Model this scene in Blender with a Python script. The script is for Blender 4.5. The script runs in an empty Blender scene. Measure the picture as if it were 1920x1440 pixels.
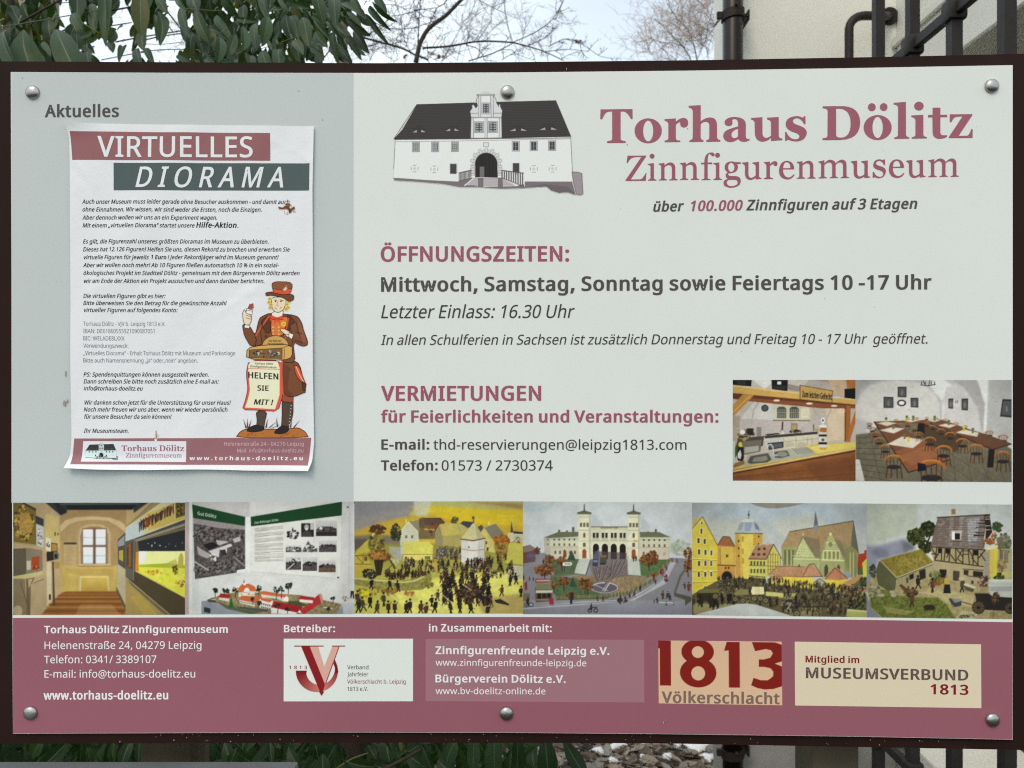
# Museum information board in front of laurel, bare trees and a plastered building.
import bpy, math, random, mathutils
from mathutils import Vector, Matrix
from mathutils.geometry import delaunay_2d_cdt
R_ = math.radians
sc = bpy.context.scene
F = 1440.0                      # focal length in photo pixels
CAM = Vector((0, 0, 1.6))
D0 = 0.665                      # camera to board
# ------------------------------------------------ camera
cd = bpy.data.cameras.new('camera'); cam = bpy.data.objects.new('camera', cd); sc.collection.objects.link(cam)
cam.location = CAM; cam.rotation_euler = (R_(90), 0, 0)
cd.sensor_width = 36; cd.lens = 27.0; cd.clip_start = .05; cd.clip_end = 500
cd.dof.use_dof = True; cd.dof.focus_distance = .672; cd.dof.aperture_fstop = 15.0
sc.camera = cam
# ------------------------------------------------ sky: bright thin overcast with pale blue openings
SUN_EL, SUN_AZ = 48, 205         # azimuth measured from +Y (view direction) clockwise: behind the camera, a little left
w = bpy.data.worlds.new('World'); sc.world = w; w.use_nodes = True
nt = w.node_tree; nt.nodes.clear(); N = nt.nodes.new; K = nt.links.new
out = N('ShaderNodeOutputWorld'); bg = N('ShaderNodeBackground'); sky = N('ShaderNodeTexSky')
sky.sky_type = 'NISHITA'; sky.sun_disc = False; sky.sun_elevation = R_(SUN_EL); sky.sun_rotation = R_(SUN_AZ)
sky.dust_density = 1.5; sky.ozone_density = 1.0
bg.inputs['Strength'].default_value = .15
sky.altitude = 100
tc = N('ShaderNodeTexCoord'); mp = N('ShaderNodeMapping'); mp.inputs['Scale'].default_value = (1, 1, 2.2); mp.inputs['Location'].default_value = (3.1, .4, 1.7)
n1 = N('ShaderNodeTexNoise'); n1.inputs['Scale'].default_value = 1.7; n1.inputs['Detail'].default_value = 4; n1.inputs['Roughness'].default_value = .5
rp = N('ShaderNodeValToRGB'); rp.color_ramp.elements[0].position = .36; rp.color_ramp.elements[0].color = (.78, .78, .78, 1); rp.color_ramp.elements[1].position = .60; rp.color_ramp.elements[1].color = (1, 1, 1, 1)
mx = N('ShaderNodeMix'); mx.data_type = 'RGBA'
mx.inputs['B'].default_value = (7.7, 8.5, 9.0, 1)
K(tc.outputs['Generated'], mp.inputs['Vector']); K(mp.outputs['Vector'], n1.inputs['Vector']); K(n1.outputs['Fac'], rp.inputs['Fac'])
vd = N('ShaderNodeVectorMath'); vd.operation = 'DISTANCE'; vd.inputs[1].default_value = Vector((.17, 1, .50)).normalized()      # a thin blue opening in the cloud
vn = N('ShaderNodeVectorMath'); vn.operation = 'NORMALIZE'; mr = N('ShaderNodeMapRange'); mr.interpolation_type = 'SMOOTHSTEP'
for i_, v_ in ((1, .03), (2, .36), (3, .62), (4, .95)): mr.inputs[i_].default_value = v_
mu = N('ShaderNodeMath'); mu.operation = 'MULTIPLY'
K(tc.outputs['Generated'], vn.inputs[0]); K(vn.outputs['Vector'], vd.inputs[0]); K(vd.outputs['Value'], mr.inputs[0]); K(mr.outputs[0], mu.inputs[0]); K(rp.outputs['Color'], mu.inputs[1])
K(mu.outputs[0], mx.inputs['Factor']); K(sky.outputs['Color'], mx.inputs['A']); K(mx.outputs['Result'], bg.inputs['Color']); K(bg.outputs['Background'], out.inputs['Surface'])
# ------------------------------------------------ sun, veiled by the cloud
sl = bpy.data.lights.new('sun', 'SUN'); sl.energy = 1.2; sl.angle = R_(22); sl.color = (1, .82, .62)
so = bpy.data.objects.new('sun', sl); sc.collection.objects.link(so)
az = R_(SUN_AZ); el = R_(SUN_EL)
so.rotation_euler = Vector((-math.sin(az) * math.cos(el), -math.cos(az) * math.cos(el), -math.sin(el))).to_track_quat('-Z', 'Y').to_euler()
sc.view_settings.view_transform = 'Standard'; sc.view_settings.look = 'None'; sc.view_settings.gamma = 1; sc.view_settings.use_curve_mapping = False
sc.view_settings.exposure = 0.04
sc.cycles.max_bounces = 6
sc.cycles.use_denoising = False
sc.cycles.use_adaptive_sampling = False
sc.cycles.pixel_filter_type = 'BLACKMAN_HARRIS'; sc.cycles.filter_width = 1.15
# ---------------------------------------------------------------- flat print: a small raster painter
import numpy as np
def lin(c):
    c = np.asarray(c, float) / 255.0
    return np.where(c <= 0.04045, c / 12.92, ((c + 0.055) / 1.055) ** 2.4)
def vnoise(h, w, cell, rs):
    gh, gw = int(h / cell) + 3, int(w / cell) + 3
    g = rs.rand(gh, gw)
    ys = np.arange(h) / cell; xs = np.arange(w) / cell
    y0 = ys.astype(int); x0 = xs.astype(int)
    fy = (ys - y0)[:, None]; fx = (xs - x0)[None]
    fy = fy * fy * (3 - 2 * fy); fx = fx * fx * (3 - 2 * fx)
    a = g[y0][:, x0]; b = g[y0][:, x0 + 1]; c = g[y0 + 1][:, x0]; d = g[y0 + 1][:, x0 + 1]
    return (a * (1 - fx) + b * fx) * (1 - fy) + (c * (1 - fx) + d * fx) * fy
class Pic:
    def __init__(s, x0, y0, x1, y1, scale, base=None, seed=1):
        s.x0, s.y0, s.x1, s.y1, s.k = x0, y0, x1, y1, scale      # canvas samples per drawing unit
        s.W = int(round((x1 - x0) * scale / 2)) * 2; s.H = int(round((y1 - y0) * scale / 2)) * 2
        s.a = np.zeros((s.H, s.W, 3)); s.m = np.zeros((s.H, s.W)); s.rs = np.random.RandomState(seed)
        if base is not None: s.a[:] = base; s.m[:] = 1
    def mask(s, loops):
        P = [np.array(l, float) for l in loops]
        P = [np.stack([(p[:, 0] - s.x0) * s.k, (p[:, 1] - s.y0) * s.k], 1) for p in P]
        al = np.concatenate(P)
        xa, ya = np.floor(al.min(0)).astype(int) - 1; xb, yb = np.ceil(al.max(0)).astype(int) + 1
        xa, ya = max(xa, 0), max(ya, 0); xb, yb = min(xb, s.W), min(yb, s.H)
        if xb <= xa or yb <= ya: return None
        h, w = yb - ya, xb - xa
        SS = 3
        acc = np.zeros((h, w))
        xs = np.arange(xa, xb)[None]
        for q in range(SS):
            yy = np.arange(ya, yb) + (q + .5) / SS
            cov = np.zeros((h, w + 1))
            # signed edge crossings, area-exact along x
            for p in P:
                x_, y_ = p[:, 0], p[:, 1]; X_, Y_ = np.roll(x_, -1), np.roll(y_, -1)
                for i in range(len(p)):
                    if y_[i] == Y_[i]: continue
                    lo, hi = (y_[i], Y_[i]) if y_[i] < Y_[i] else (Y_[i], y_[i])
                    r0 = np.searchsorted(yy, lo); r1 = np.searchsorted(yy, hi)
                    if r1 <= r0: continue
                    rr = np.arange(r0, r1)
                    xx = x_[i] + (yy[rr] - y_[i]) * (X_[i] - x_[i]) / (Y_[i] - y_[i]) - xa
                    xx = np.clip(xx, 0, w - 1e-6)
                    sg = 1.0 if Y_[i] > y_[i] else -1.0
                    ix = xx.astype(int); f = xx - ix
                    np.add.at(cov, (rr, ix), sg * (1 - f)); np.add.at(cov, (rr, ix + 1), sg * f)
            acc += np.clip(np.abs(np.cumsum(cov, 1)[:, :w]), 0, 1)
        return ya, yb, xa, xb, acc / SS
    def fill(s, loops, col, al=1.0, tex=0.0, cell=3):
        r = s.mask(loops)
        if r is None: return
        ya, yb, xa, xb, m = r
        c = np.array(col, float)
        if tex:
            n = (vnoise(yb - ya, xb - xa, cell, s.rs) + vnoise(yb - ya, xb - xa, cell * .45 + .6, s.rs) - 1)[..., None]
            c = c * (1 + tex * n)
        m = m[..., None] * al
        s.a[ya:yb, xa:xb] = s.a[ya:yb, xa:xb] * (1 - m) + c * m
        s.m[ya:yb, xa:xb] = np.maximum(s.m[ya:yb, xa:xb], m[..., 0])
    def p(s, pts, col, al=1.0, tex=0.0, cell=3):
        if isinstance(pts, str): pts = pp(pts)
        s.fill([pts], col, al, tex, cell)
    def r(s, x0, y0, x1, y1, col, al=1.0, tex=0.0): s.fill([[(x0, y0), (x1, y0), (x1, y1), (x0, y1)]], col, al, tex)
    def e(s, cx, cy, rx, ry, col, al=1.0, tex=0.0, n=20, a0=0, a1=360):
        t = np.radians(np.linspace(a0, a1, n, endpoint=(a1 - a0 != 360)))
        s.fill([np.stack([cx + rx * np.cos(t), cy + ry * np.sin(t)], 1)], col, al, tex)
    def l(s, pts, w, col, al=1.0):
        if isinstance(pts, str): pts = pp(pts)
        for (ax, ay), (bx, by) in zip(pts[:-1], pts[1:]):
            dx, dy = bx - ax, by - ay; L = (dx * dx + dy * dy) ** .5 + 1e-9
            nx, ny = -dy / L * w / 2, dx / L * w / 2; ex, ey = dx / L * w * .2, dy / L * w * .2
            s.fill([[(ax + nx - ex, ay + ny - ey), (bx + nx + ex, by + ny + ey), (bx - nx + ex, by - ny + ey), (ax - nx - ex, ay - ny - ey)]], col, al)
    def o(s, pts, fillc, w, linec, tex=0.0):
        if isinstance(pts, str): pts = pp(pts)
        if getattr(s, 'sm', 0) and len(pts) > 4:
            q = []
            for (ax, ay), (bx, by) in zip(pts, list(pts[1:]) + [pts[0]]): q += [(ax * .8 + bx * .2, ay * .8 + by * .2), (ax * .2 + bx * .8, ay * .2 + by * .8)]
            pts = q
        if fillc is not None: s.p(pts, fillc, 1, tex)
        s.l(list(pts) + [pts[0]], w, linec)
    def g(s, x0, y0, x1, y1, c0, c1, al=1.0, horiz=False, c2=None):
        xa = int(max(0, (x0 - s.x0) * s.k)); xb = int(min(s.W, round((x1 - s.x0) * s.k))); ya = int(max(0, (y0 - s.y0) * s.k)); yb = int(min(s.H, round((y1 - s.y0) * s.k)))
        if xb <= xa or yb <= ya: return
        t = np.linspace(0, 1, xb - xa if horiz else yb - ya)
        t = t[None, :, None] if horiz else t[:, None, None]
        c = np.array(c0, float) * (1 - t) + np.array(c1, float) * t
        s.a[ya:yb, xa:xb] = s.a[ya:yb, xa:xb] * (1 - al) + c * al; s.m[ya:yb, xa:xb] = 1
    def blob(s, x, y, rx, ry, cols, n, sz, al=.9):
        for _ in range(n):
            a = s.rs.rand() * 6.283; q = s.rs.rand() ** .5
            c = cols[s.rs.randint(len(cols))]; z = sz * (.5 + s.rs.rand())
            cx, cy = x + rx * q * np.cos(a), y + ry * q * np.sin(a); t = s.rs.rand() * 3
            s.p([(cx + z * np.cos(t + k * 1.26) * (.6 + .6 * s.rs.rand()), cy + z * np.sin(t + k * 1.26) * (.6 + .6 * s.rs.rand())) for k in range(5)], c, al)
    def man(s, x, y, h, cols, gun=.5):
        """a tin figure: x, y are its feet"""
        R = s.rs; c = cols[R.randint(len(cols))]; d = tuple(v * .6 for v in c); lean = R.uniform(-.12, .12) * h; w = h * .16
        hx = x + lean
        st = R.uniform(.05, .22) * h
        s.l([(x - st, y), (x + lean * .4, y - h * .42)], h * .09, d); s.l([(x + st, y - R.rand() * .06 * h), (x + lean * .4, y - h * .42)], h * .09, d)
        s.p([(x - w + lean * .3, y - h * .36), (x + w + lean * .3, y - h * .36), (hx + w * .9, y - h * .8), (hx - w * .9, y - h * .8)], c)
        s.e(hx, y - h * .87, h * .065, h * .075, (176, 140, 110) if R.rand() < .5 else d, n=7)
        s.p([(hx - h * .08, y - h * .9), (hx + h * .08, y - h * .9), (hx + h * .07, y - h * 1.04), (hx - h * .07, y - h * 1.04)], (38, 30, 28))
        if R.rand() < .6: s.l([(hx - w, y - h * .72), (hx - w - h * .2 * R.rand(), y - h * .5)], h * .06, c)
        if R.rand() < gun:
            t = R.uniform(-1.1, 1.1); s.l([(hx - np.cos(t) * h * .2, y - h * .6 + np.sin(t) * h * .2), (hx + np.cos(t) * h * .42, y - h * .62 - np.sin(t) * h * .42)], h * .035, (70, 60, 50) if R.rand() < .7 else (210, 205, 190))
    def grain(s, amt, cell=1.6):
        n = vnoise(s.H, s.W, cell, s.rs) - .5 + .6 * (vnoise(s.H, s.W, cell * 4, s.rs) - .5)
        s.a = s.a * (1 + amt * n[..., None])
    def blur(s, r):
        for _ in range(2):
            for ax in (0, 1):
                n = int(r); w = 2 * n + 1
                p = np.pad(s.a, [(n, n) if k == ax else (0, 0) for k in range(3)], mode='edge'); c = np.cumsum(p, ax)
                c = np.concatenate([np.zeros_like(np.take(c, [0], ax)), c], ax)
                L = s.a.shape[ax]; s.a = (np.take(c, range(w, w + L), ax) - np.take(c, range(0, L), ax)) / w
    def mottle(s, n, sz, amt):
        for _ in range(n):
            x, y = s.x0 + s.rs.rand() * (s.x1 - s.x0), s.y0 + s.rs.rand() * (s.y1 - s.y0); z = sz * (.4 + s.rs.rand())
            xa, ya = int((x - s.x0) * s.k), int((y - s.y0) * s.k); q = max(1, int(z * s.k))
            f = 1 + amt * (s.rs.rand() - .5) * 2
            s.a[max(ya - q // 3, 0):ya + q // 3 + 1, max(xa - q, 0):xa + q + 1] *= f
    def finish(s, sat=.9, mott=500):
        s.mottle(mott * 3, 8, .06); b = s.a.copy(); s.blur(1); s.a = b * .7 + s.a * .3
        n = vnoise(s.H, s.W, 26, s.rs) - .5 + .5 * (vnoise(s.H, s.W, 9, s.rs) - .5); s.a *= (1 + .055 * n)[..., None]
        yy, xx = np.mgrid[0:s.H, 0:s.W]; r2 = ((xx / s.W - .5) ** 2 + (yy / s.H - .5) ** 2) * 2; s.a *= (1.02 - .16 * r2)[..., None]
        s.a = np.clip(s.a, 0, 255); s.a = (s.a / 255.) ** 1.12 * 255 * np.array([.985, 1., .965])
        g = s.a.mean(2, keepdims=True); s.a = g + (s.a - g) * sat
        s.m[:] = 1
    def done(s):
        """-> colour (linear albedo) and coverage on a grid of H/2 x W/2 samples"""
        a = np.clip(s.a, 0, 255); a = a.reshape(s.H // 2, 2, s.W // 2, 2, 3).mean((1, 3)); m = s.m.reshape(s.H // 2, 2, s.W // 2, 2).mean((1, 3))
        return a, m
def pp(t): return [tuple(float(v) for v in q.split(',')) for q in t.split()]
FONT = r'''
A 512;437,0 368,177 141,177 73,0 0,0 224,575 289,575 512,0;282,415 274,438 263,473 255,500 247,468 238,438 230,415 165,241 346,241
B 521;241,573 *349,573 404,541 *459,509 459,431 *459,397 446,371 *434,345 409,328 *385,310 350,304 350,300 *386,294 415,279 *444,264 461,236 *478,208 478,163 *478,111 454,74 *430,38 385,19 *341,0 279,0 78,0 78,573;256,329 *330,329 357,352 *384,376 384,423 *384,470 351,490 *318,511 245,511 150,511 150,329;150,269 150,61 265,61 *342,61 371,91 *401,120 401,168 *401,199 388,221 *374,244 344,256 *313,269 260,269
C 507;323,517 *277,517 241,502 *204,486 178,456 *152,426 139,383 *125,340 125,286 *125,216 147,164 *169,111 213,83 *257,55 322,55 *360,55 394,62 *427,68 460,78 460,15 *427,3 393,-2 *359,-8 312,-8 *225,-8 166,28 *107,64 78,131 *49,197 49,287 *49,352 67,406 *85,460 120,499 *155,538 206,559 *257,581 324,581 *368,581 409,572 *450,563 482,547 453,486 *427,498 394,508 *362,517
D 585;536,292 *536,196 501,131 *465,66 399,33 *332,0 237,0 78,0 78,573 254,573 *341,573 404,540 *468,508 502,446 *536,384;460,289 *460,366 435,415 *410,464 361,487 *313,511 244,511 150,511 150,62 228,62 *344,62 402,119 *460,176
E 446;398,0 78,0 78,573 398,573 398,509 150,509 150,330 383,330 383,268 150,268 150,63 398,63
F 416;150,0 78,0 78,573 398,573 398,509 150,509 150,306 383,306 383,243 150,243
G 584;326,302 524,302 524,22 *478,6 431,-1 *383,-8 323,-8 *234,-8 173,28 *112,63 81,130 *49,196 49,286 *49,376 84,442 *119,508 186,544 *252,581 346,581 *394,581 437,572 *480,563 516,547 489,484 *459,498 421,508 *383,517 342,517 *273,517 225,489 *176,461 150,409 *124,358 124,286 *124,218 146,166 *168,113 216,84 *263,55 340,55 *378,55 404,59 *431,63 452,68 452,238 326,238
H 594;516,0 443,0 443,267 150,267 150,0 78,0 78,573 150,573 150,330 443,330 443,573 516,573
I 272;239,0 32,0 32,42 99,57 99,515 32,531 32,573 239,573 239,531 172,515 172,57 239,42
J 219;-3,-152 *-22,-152 -37,-150 *-51,-147 -63,-142 -63,-81 -35,-87 *-21,-89 -5,-89 *15,-89 33,-81 *51,-73 63,-53 *74,-33 74,3 74,573 146,573 146,9 *146,-47 128,-82 *109,-118 75,-135 *42,-152
K 496;496,0 411,0 209,273 150,222 150,0 78,0 78,573 150,573 150,290 199,345 249,399 403,573 488,573 261,323
L 420;78,0 78,573 150,573 150,64 400,64 400,0
M 727;330,0 142,502 139,502 142,461 144,407 144,347 144,0 78,0 78,573 184,573 361,103 364,103 544,573 650,573 650,0 578,0 578,352 579,408 581,460 584,501 581,501 390,0
N 609;532,0 447,0 141,476 138,476 141,432 143,378 144,320 144,0 78,0 78,573 161,573 467,99 470,99 468,137 466,193 464,249 464,573 532,573
O 626;577,287 *577,221 561,166 *544,112 510,73 *477,34 428,13 *379,-8 314,-8 *246,-8 196,13 *147,34 114,73 *81,112 65,167 *49,221 49,288 *49,376 78,442 *107,508 166,545 *225,581 314,581 *400,581 459,545 *517,508 547,442 *577,376;125,287 *125,215 145,163 *165,111 207,83 *249,55 314,55 *379,55 420,83 *461,111 481,163 *501,215 501,287 *501,395 456,457 *411,518 314,518 *249,518 207,490 *165,463 145,411 *125,359
P 485;229,573 *342,573 393,528 *444,484 444,404 *444,369 433,336 *421,304 395,278 *368,253 324,238 *280,223 216,223 150,223 150,0 78,0 78,573;223,511 150,511 150,285 208,285 *262,285 298,296 *334,308 352,334 *370,359 370,401 *370,456 334,484 *299,511
R 499;236,573 *307,573 353,555 *399,536 422,500 *444,464 444,410 *444,364 427,334 *411,303 385,285 *358,267 330,257 487,0 403,0 264,237 150,237 150,0 78,0 78,573;232,510 150,510 150,298 236,298 *306,298 338,325 *370,353 370,407 *370,444 355,467 *340,489 310,500 *279,510
S 440;403,153 *403,102 378,66 *353,30 307,11 *261,-8 198,-8 *166,-8 137,-5 *107,-2 83,4 *59,10 41,19 41,88 *70,75 113,65 *156,55 201,55 *244,55 273,66 *302,77 316,98 *330,119 330,147 *330,175 318,194 *306,213 277,230 *248,246 196,265 *159,278 131,294 *103,310 85,330 *67,350 57,375 *48,401 48,435 *48,480 71,513 *95,545 136,563 *177,581 231,581 *278,581 318,572 *357,563 389,549 366,487 *337,500 302,508 *267,517 229,517 *193,517 169,507 *145,496 133,478 *121,459 121,434 *121,405 133,386 *145,366 172,351 *200,336 246,318 *297,300 332,279 *366,257 385,228 *403,198
T 446;259,0 187,0 187,509 8,509 8,573 437,573 437,509 259,509
U 586;513,202 *513,143 489,95 *465,47 416,20 *366,-8 290,-8 *184,-8 128,50 *72,108 72,204 72,573 144,573 144,201 *144,132 182,93 *219,55 294,55 *346,55 379,73 *411,92 427,126 *442,159 442,202 442,573 513,573
V 481;481,573 277,0 204,0 0,573 75,573 204,205 220,160 231,119 241,80 250,119 262,161 277,207 405,573
W 746;735,573 583,0 510,0 399,375 389,410 380,443 373,471 370,488 367,471 361,443 352,409 342,373 234,0 161,0 10,573 85,573 174,223 183,186 190,151 196,118 201,87 206,119 213,154 222,191 232,227 333,573 407,573 512,225 523,187 532,151 538,117 544,87 550,129 560,175 572,224 660,573
X 470;467,0 385,0 233,249 79,0 3,0 193,298 15,573 95,573 236,348 377,573 453,573 276,300
Z 459;427,0 30,0 30,55 332,508 40,508 40,573 419,573 419,518 118,64 427,64
a 450;231,437 *310,437 347,403 *385,368 385,293 385,0 334,0 320,61 317,61 *298,38 279,22 *259,6 234,-1 *209,-8 172,-8 *134,-8 103,6 *72,19 55,48 *37,76 37,119 *37,184 87,219 *138,253 243,257 316,259 316,285 *316,338 293,359 *269,380 227,380 *193,380 163,370 *132,360 106,347 84,400 *112,415 151,426 *189,437;252,208 *172,204 141,182 *110,160 110,119 *110,83 132,66 *154,49 188,49 *243,49 279,79 *315,109 315,172 315,210
b 493;139,461 138,410 135,373 139,373 *157,400 189,419 *221,437 272,437 *352,437 401,381 *449,326 449,215 *449,141 427,91 *405,42 365,17 *325,-8 272,-8 *221,-8 189,10 *157,29 139,55 133,55 119,0 68,0 68,609 139,609;260,379 *214,379 188,361 *161,344 150,308 *139,273 139,217 139,214 *139,135 165,93 *191,51 261,51 *319,51 348,93 *376,136 376,216 *376,297 348,338 *319,379
c 385;241,-8 *184,-8 139,15 *95,38 69,87 *44,136 44,213 *44,292 71,342 *97,391 142,415 *188,438 245,438 *278,438 309,431 *339,424 358,415 337,356 *318,363 292,370 *266,376 244,376 *200,376 172,358 *144,339 131,303 *117,267 117,213 *117,162 131,126 *144,90 172,71 *199,53 240,53 *275,53 302,60 *329,67 351,78 351,15 *330,4 304,-2 *277,-8
d 493;221,-8 *140,-8 92,48 *44,103 44,214 *44,325 93,381 *141,438 221,438 *255,438 280,429 *305,421 323,407 *342,392 354,374 359,374 356,405 354,438 354,609 425,609 425,0 368,0 358,58 354,58 *342,39 323,24 *305,10 279,1 *254,-8;232,51 *300,51 328,88 *355,125 355,200 355,213 *355,294 329,336 *302,379 231,379 *174,379 146,334 *117,289 117,213 *117,136 146,93 *174,51
e 452;234,438 *289,438 329,414 *369,390 390,346 *411,302 411,244 411,201 117,201 *119,128 154,90 *190,52 254,52 *295,52 327,60 *358,67 392,82 392,20 *359,6 327,-1 *295,-8 251,-8 *190,-8 143,17 *96,42 70,91 *44,140 44,212 *44,282 68,333 *91,383 134,411 *177,438;233,380 *183,380 154,348 *124,315 119,257 338,257 *338,294 326,322 *315,349 292,364 *269,380
f 276;266,375 158,375 158,0 87,0 87,375 12,375 12,408 87,432 87,457 *87,512 104,547 *120,581 152,597 *183,613 227,613 *253,613 274,609 *295,605 310,599 292,544 262,552 *245,556 228,556 *192,556 175,532 *158,508 158,458 158,430 266,430
g 493;221,438 *263,438 297,422 *331,406 355,373 359,373 369,430 425,430 425,-7 *425,-68 404,-109 *383,-151 341,-172 *298,-192 233,-192 *186,-192 147,-186 *108,-179 78,-165 78,-100 *108,-116 149,-125 *190,-134 237,-134 *292,-134 324,-101 *355,-69 355,-13 355,4 356,32 358,57 354,57 *332,24 299,8 *265,-8 221,-8 *138,-8 91,51 *44,109 44,214 *44,317 91,377 *138,438;230,379 *194,379 169,359 *144,340 130,303 *117,266 117,213 *117,134 146,92 *176,50 232,50 *265,50 288,58 *311,67 326,85 *342,103 349,131 *356,159 356,197 356,214 *356,273 343,309 *330,345 302,362 *273,379
h 496;139,431 138,399 135,370 140,370 *153,393 174,407 *195,422 221,429 *246,437 273,437 *326,437 360,421 *395,404 413,370 *431,335 431,280 431,0 361,0 361,275 *361,327 338,353 *314,379 265,379 *217,379 189,360 *162,342 150,308 *139,273 139,222 139,0 68,0 68,609 139,609
i 207;139,430 139,0 68,0 68,430;104,591 *120,591 133,580 *145,569 145,546 *145,524 133,512 *120,501 104,501 *87,501 75,512 *63,524 63,546 *63,569 75,580 *87,591
j 207;18,-192 *-2,-192 -18,-190 *-33,-187 -44,-183 -44,-126 -19,-132 *-6,-134 9,-134 *34,-134 51,-120 *68,-106 68,-67 68,430 139,430 139,-64 *139,-104 126,-133 *113,-162 87,-177 *60,-192;63,546 *63,569 75,580 *87,591 104,591 *120,591 133,580 *145,569 145,546 *145,524 133,512 *120,501 104,501 *87,501 75,512 *63,524
k 428;138,291 137,257 135,221 138,221 152,240 172,264 189,285 326,430 409,430 235,246 421,0 336,0 187,200 138,158 138,0 68,0 68,609 138,609
l 207;139,0 68,0 68,609 139,609
m 750;540,438 *613,438 649,401 *685,363 685,280 685,0 615,0 615,277 *615,327 594,353 *573,379 528,379 *465,379 438,342 *411,306 411,237 411,0 342,0 342,277 *342,310 332,333 *322,356 303,367 *284,379 253,379 *210,379 185,360 *160,342 150,308 *139,273 139,223 139,0 68,0 68,430 125,430 136,371 140,371 *153,394 173,409 *192,423 217,431 *241,438 266,438 *316,438 349,420 *383,403 398,366 402,366 *423,403 461,420 *498,438
n 496;275,438 *352,438 391,401 *431,363 431,280 431,0 361,0 361,275 *361,327 338,353 *314,379 265,379 *193,379 166,338 *139,298 139,223 139,0 68,0 68,430 125,430 136,371 140,371 *154,394 175,409 *196,423 222,431 *248,438
o 485;442,216 *442,162 428,121 *414,79 388,51 *362,22 324,7 *287,-8 241,-8 *199,-8 163,7 *127,22 100,51 *74,79 59,121 *44,162 44,216 *44,287 68,336 *92,386 137,412 *182,438 244,438 *302,438 347,412 *391,386 417,336 *442,287;117,216 *117,165 130,128 *144,91 172,71 *200,51 243,51 *286,51 314,71 *342,91 356,128 *369,165 369,216 *369,267 355,303 *342,339 314,359 *286,379 242,379 *176,379 147,335 *117,292
p 493;273,438 *352,438 401,383 *449,327 449,216 *449,143 427,93 *405,43 365,17 *326,-8 272,-8 *239,-8 213,1 *188,10 170,24 *152,38 139,55 134,55 137,20 139,-16 139,-192 68,-192 68,430 126,430 136,371 139,371 *152,390 170,405 *188,420 213,429 *238,438;260,379 *217,379 190,362 *164,346 152,313 *140,280 139,229 139,216 *139,163 150,126 *161,89 188,70 *215,51 261,51 *301,51 326,72 *351,94 364,131 *376,168 376,217 *376,290 348,334 *319,379
r 331;269,438 295,437 319,433 310,368 287,372 264,374 *239,374 217,363 *194,353 176,334 *159,315 149,289 *139,262 139,229 139,0 68,0 68,430 126,430 134,351 137,351 *151,375 170,395 *189,415 214,426 *239,438
s 384;348,119 *348,77 327,49 *306,21 268,6 *229,-8 176,-8 *132,-8 99,-1 *67,6 42,19 42,83 *67,71 104,60 *140,49 178,49 *232,49 256,66 *280,83 280,112 *280,128 271,141 *262,154 239,167 *217,180 174,196 *132,212 103,228 *73,244 57,266 *41,289 41,324 *41,379 85,408 *130,438 202,438 *241,438 275,430 *310,423 339,409 315,353 *288,364 258,372 *229,380 197,380 *154,380 131,366 *108,352 108,328 *108,310 119,298 *129,285 154,274 *178,262 219,246 *260,231 289,215 *318,199 333,176 *348,153
t 289;212,50 *228,50 245,53 272,59 272,5 *261,-1 240,-4 *219,-8 200,-8 *166,-8 138,4 *109,15 91,44 *74,73 74,125 74,375 13,375 13,409 75,437 103,528 144,528 144,430 269,430 269,375 144,375 144,127 *144,87 163,69 *182,50
u 496;427,430 427,0 370,0 359,57 356,57 *342,34 321,20 *299,6 273,-1 *248,-8 220,-8 *168,-8 134,8 *99,25 81,59 *63,94 63,148 63,430 135,430 135,153 *135,102 158,76 *181,51 230,51 *278,51 306,69 *334,87 345,121 *357,156 357,206 357,430
v 407;163,0 0,430 75,430 167,176 180,137 193,96 201,63 204,63 214,96 227,138 241,176 332,430 407,430 244,0
w 630;346,243 336,276 328,308 321,335 316,357 313,357 308,335 302,307 294,275 284,242 207,1 127,1 9,431 82,431 141,201 153,154 163,109 169,73 172,73 178,97 185,128 193,160 201,188 277,431 354,431 428,188 440,149 451,109 *455,89 457,74 460,74 466,108 477,153 489,201 549,431 621,431 502,1 419,1
x 424;170,220 22,430 102,430 213,268 322,430 402,430 253,220 410,0 330,0 213,172 94,0 14,0
y 409;1,430 76,430 169,185 184,144 196,105 *202,86 205,68 209,68 224,121 245,186 333,430 409,430 224,-59 *209,-99 188,-130 *168,-160 138,-176 *109,-192 67,-192 *48,-192 34,-190 9,-186 9,-130 30,-133 56,-135 *81,-135 99,-126 *117,-116 130,-99 *143,-82 152,-59 174,-2
z 377;346,0 31,0 31,47 262,375 45,375 45,430 340,430 340,377 112,55 346,55
0 459;419,287 *419,217 409,163 *399,108 376,70 *353,32 316,12 *280,-8 229,-8 *164,-8 122,27 *80,63 60,129 *39,195 39,287 *39,380 58,446 *77,512 119,547 *160,581 229,581 *293,581 335,547 *378,512 399,446 *419,380;110,287 *110,209 121,156 *133,104 159,78 *185,52 229,52 *272,52 298,78 *324,103 336,156 *348,209 348,287 *348,366 336,417 *324,469 298,495 *272,521 229,521 *185,521 159,495 *133,469 121,417 *110,366
1 459;285,0 216,0 216,400 216,439 217,470 219,499 196,477 169,455 108,405 71,452 226,573 285,573
2 459;417,0 38,0 38,59 188,210 *232,253 261,287 *291,321 306,353 *322,386 322,424 *322,472 294,496 *265,520 221,520 *179,520 147,506 *115,492 83,466 45,513 *67,532 94,548 *121,563 153,572 *184,581 221,581 *274,581 313,562 *351,544 372,510 *394,476 394,428 *394,383 375,344 *357,305 324,267 *291,229 247,185 128,67 128,64 417,64
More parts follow.
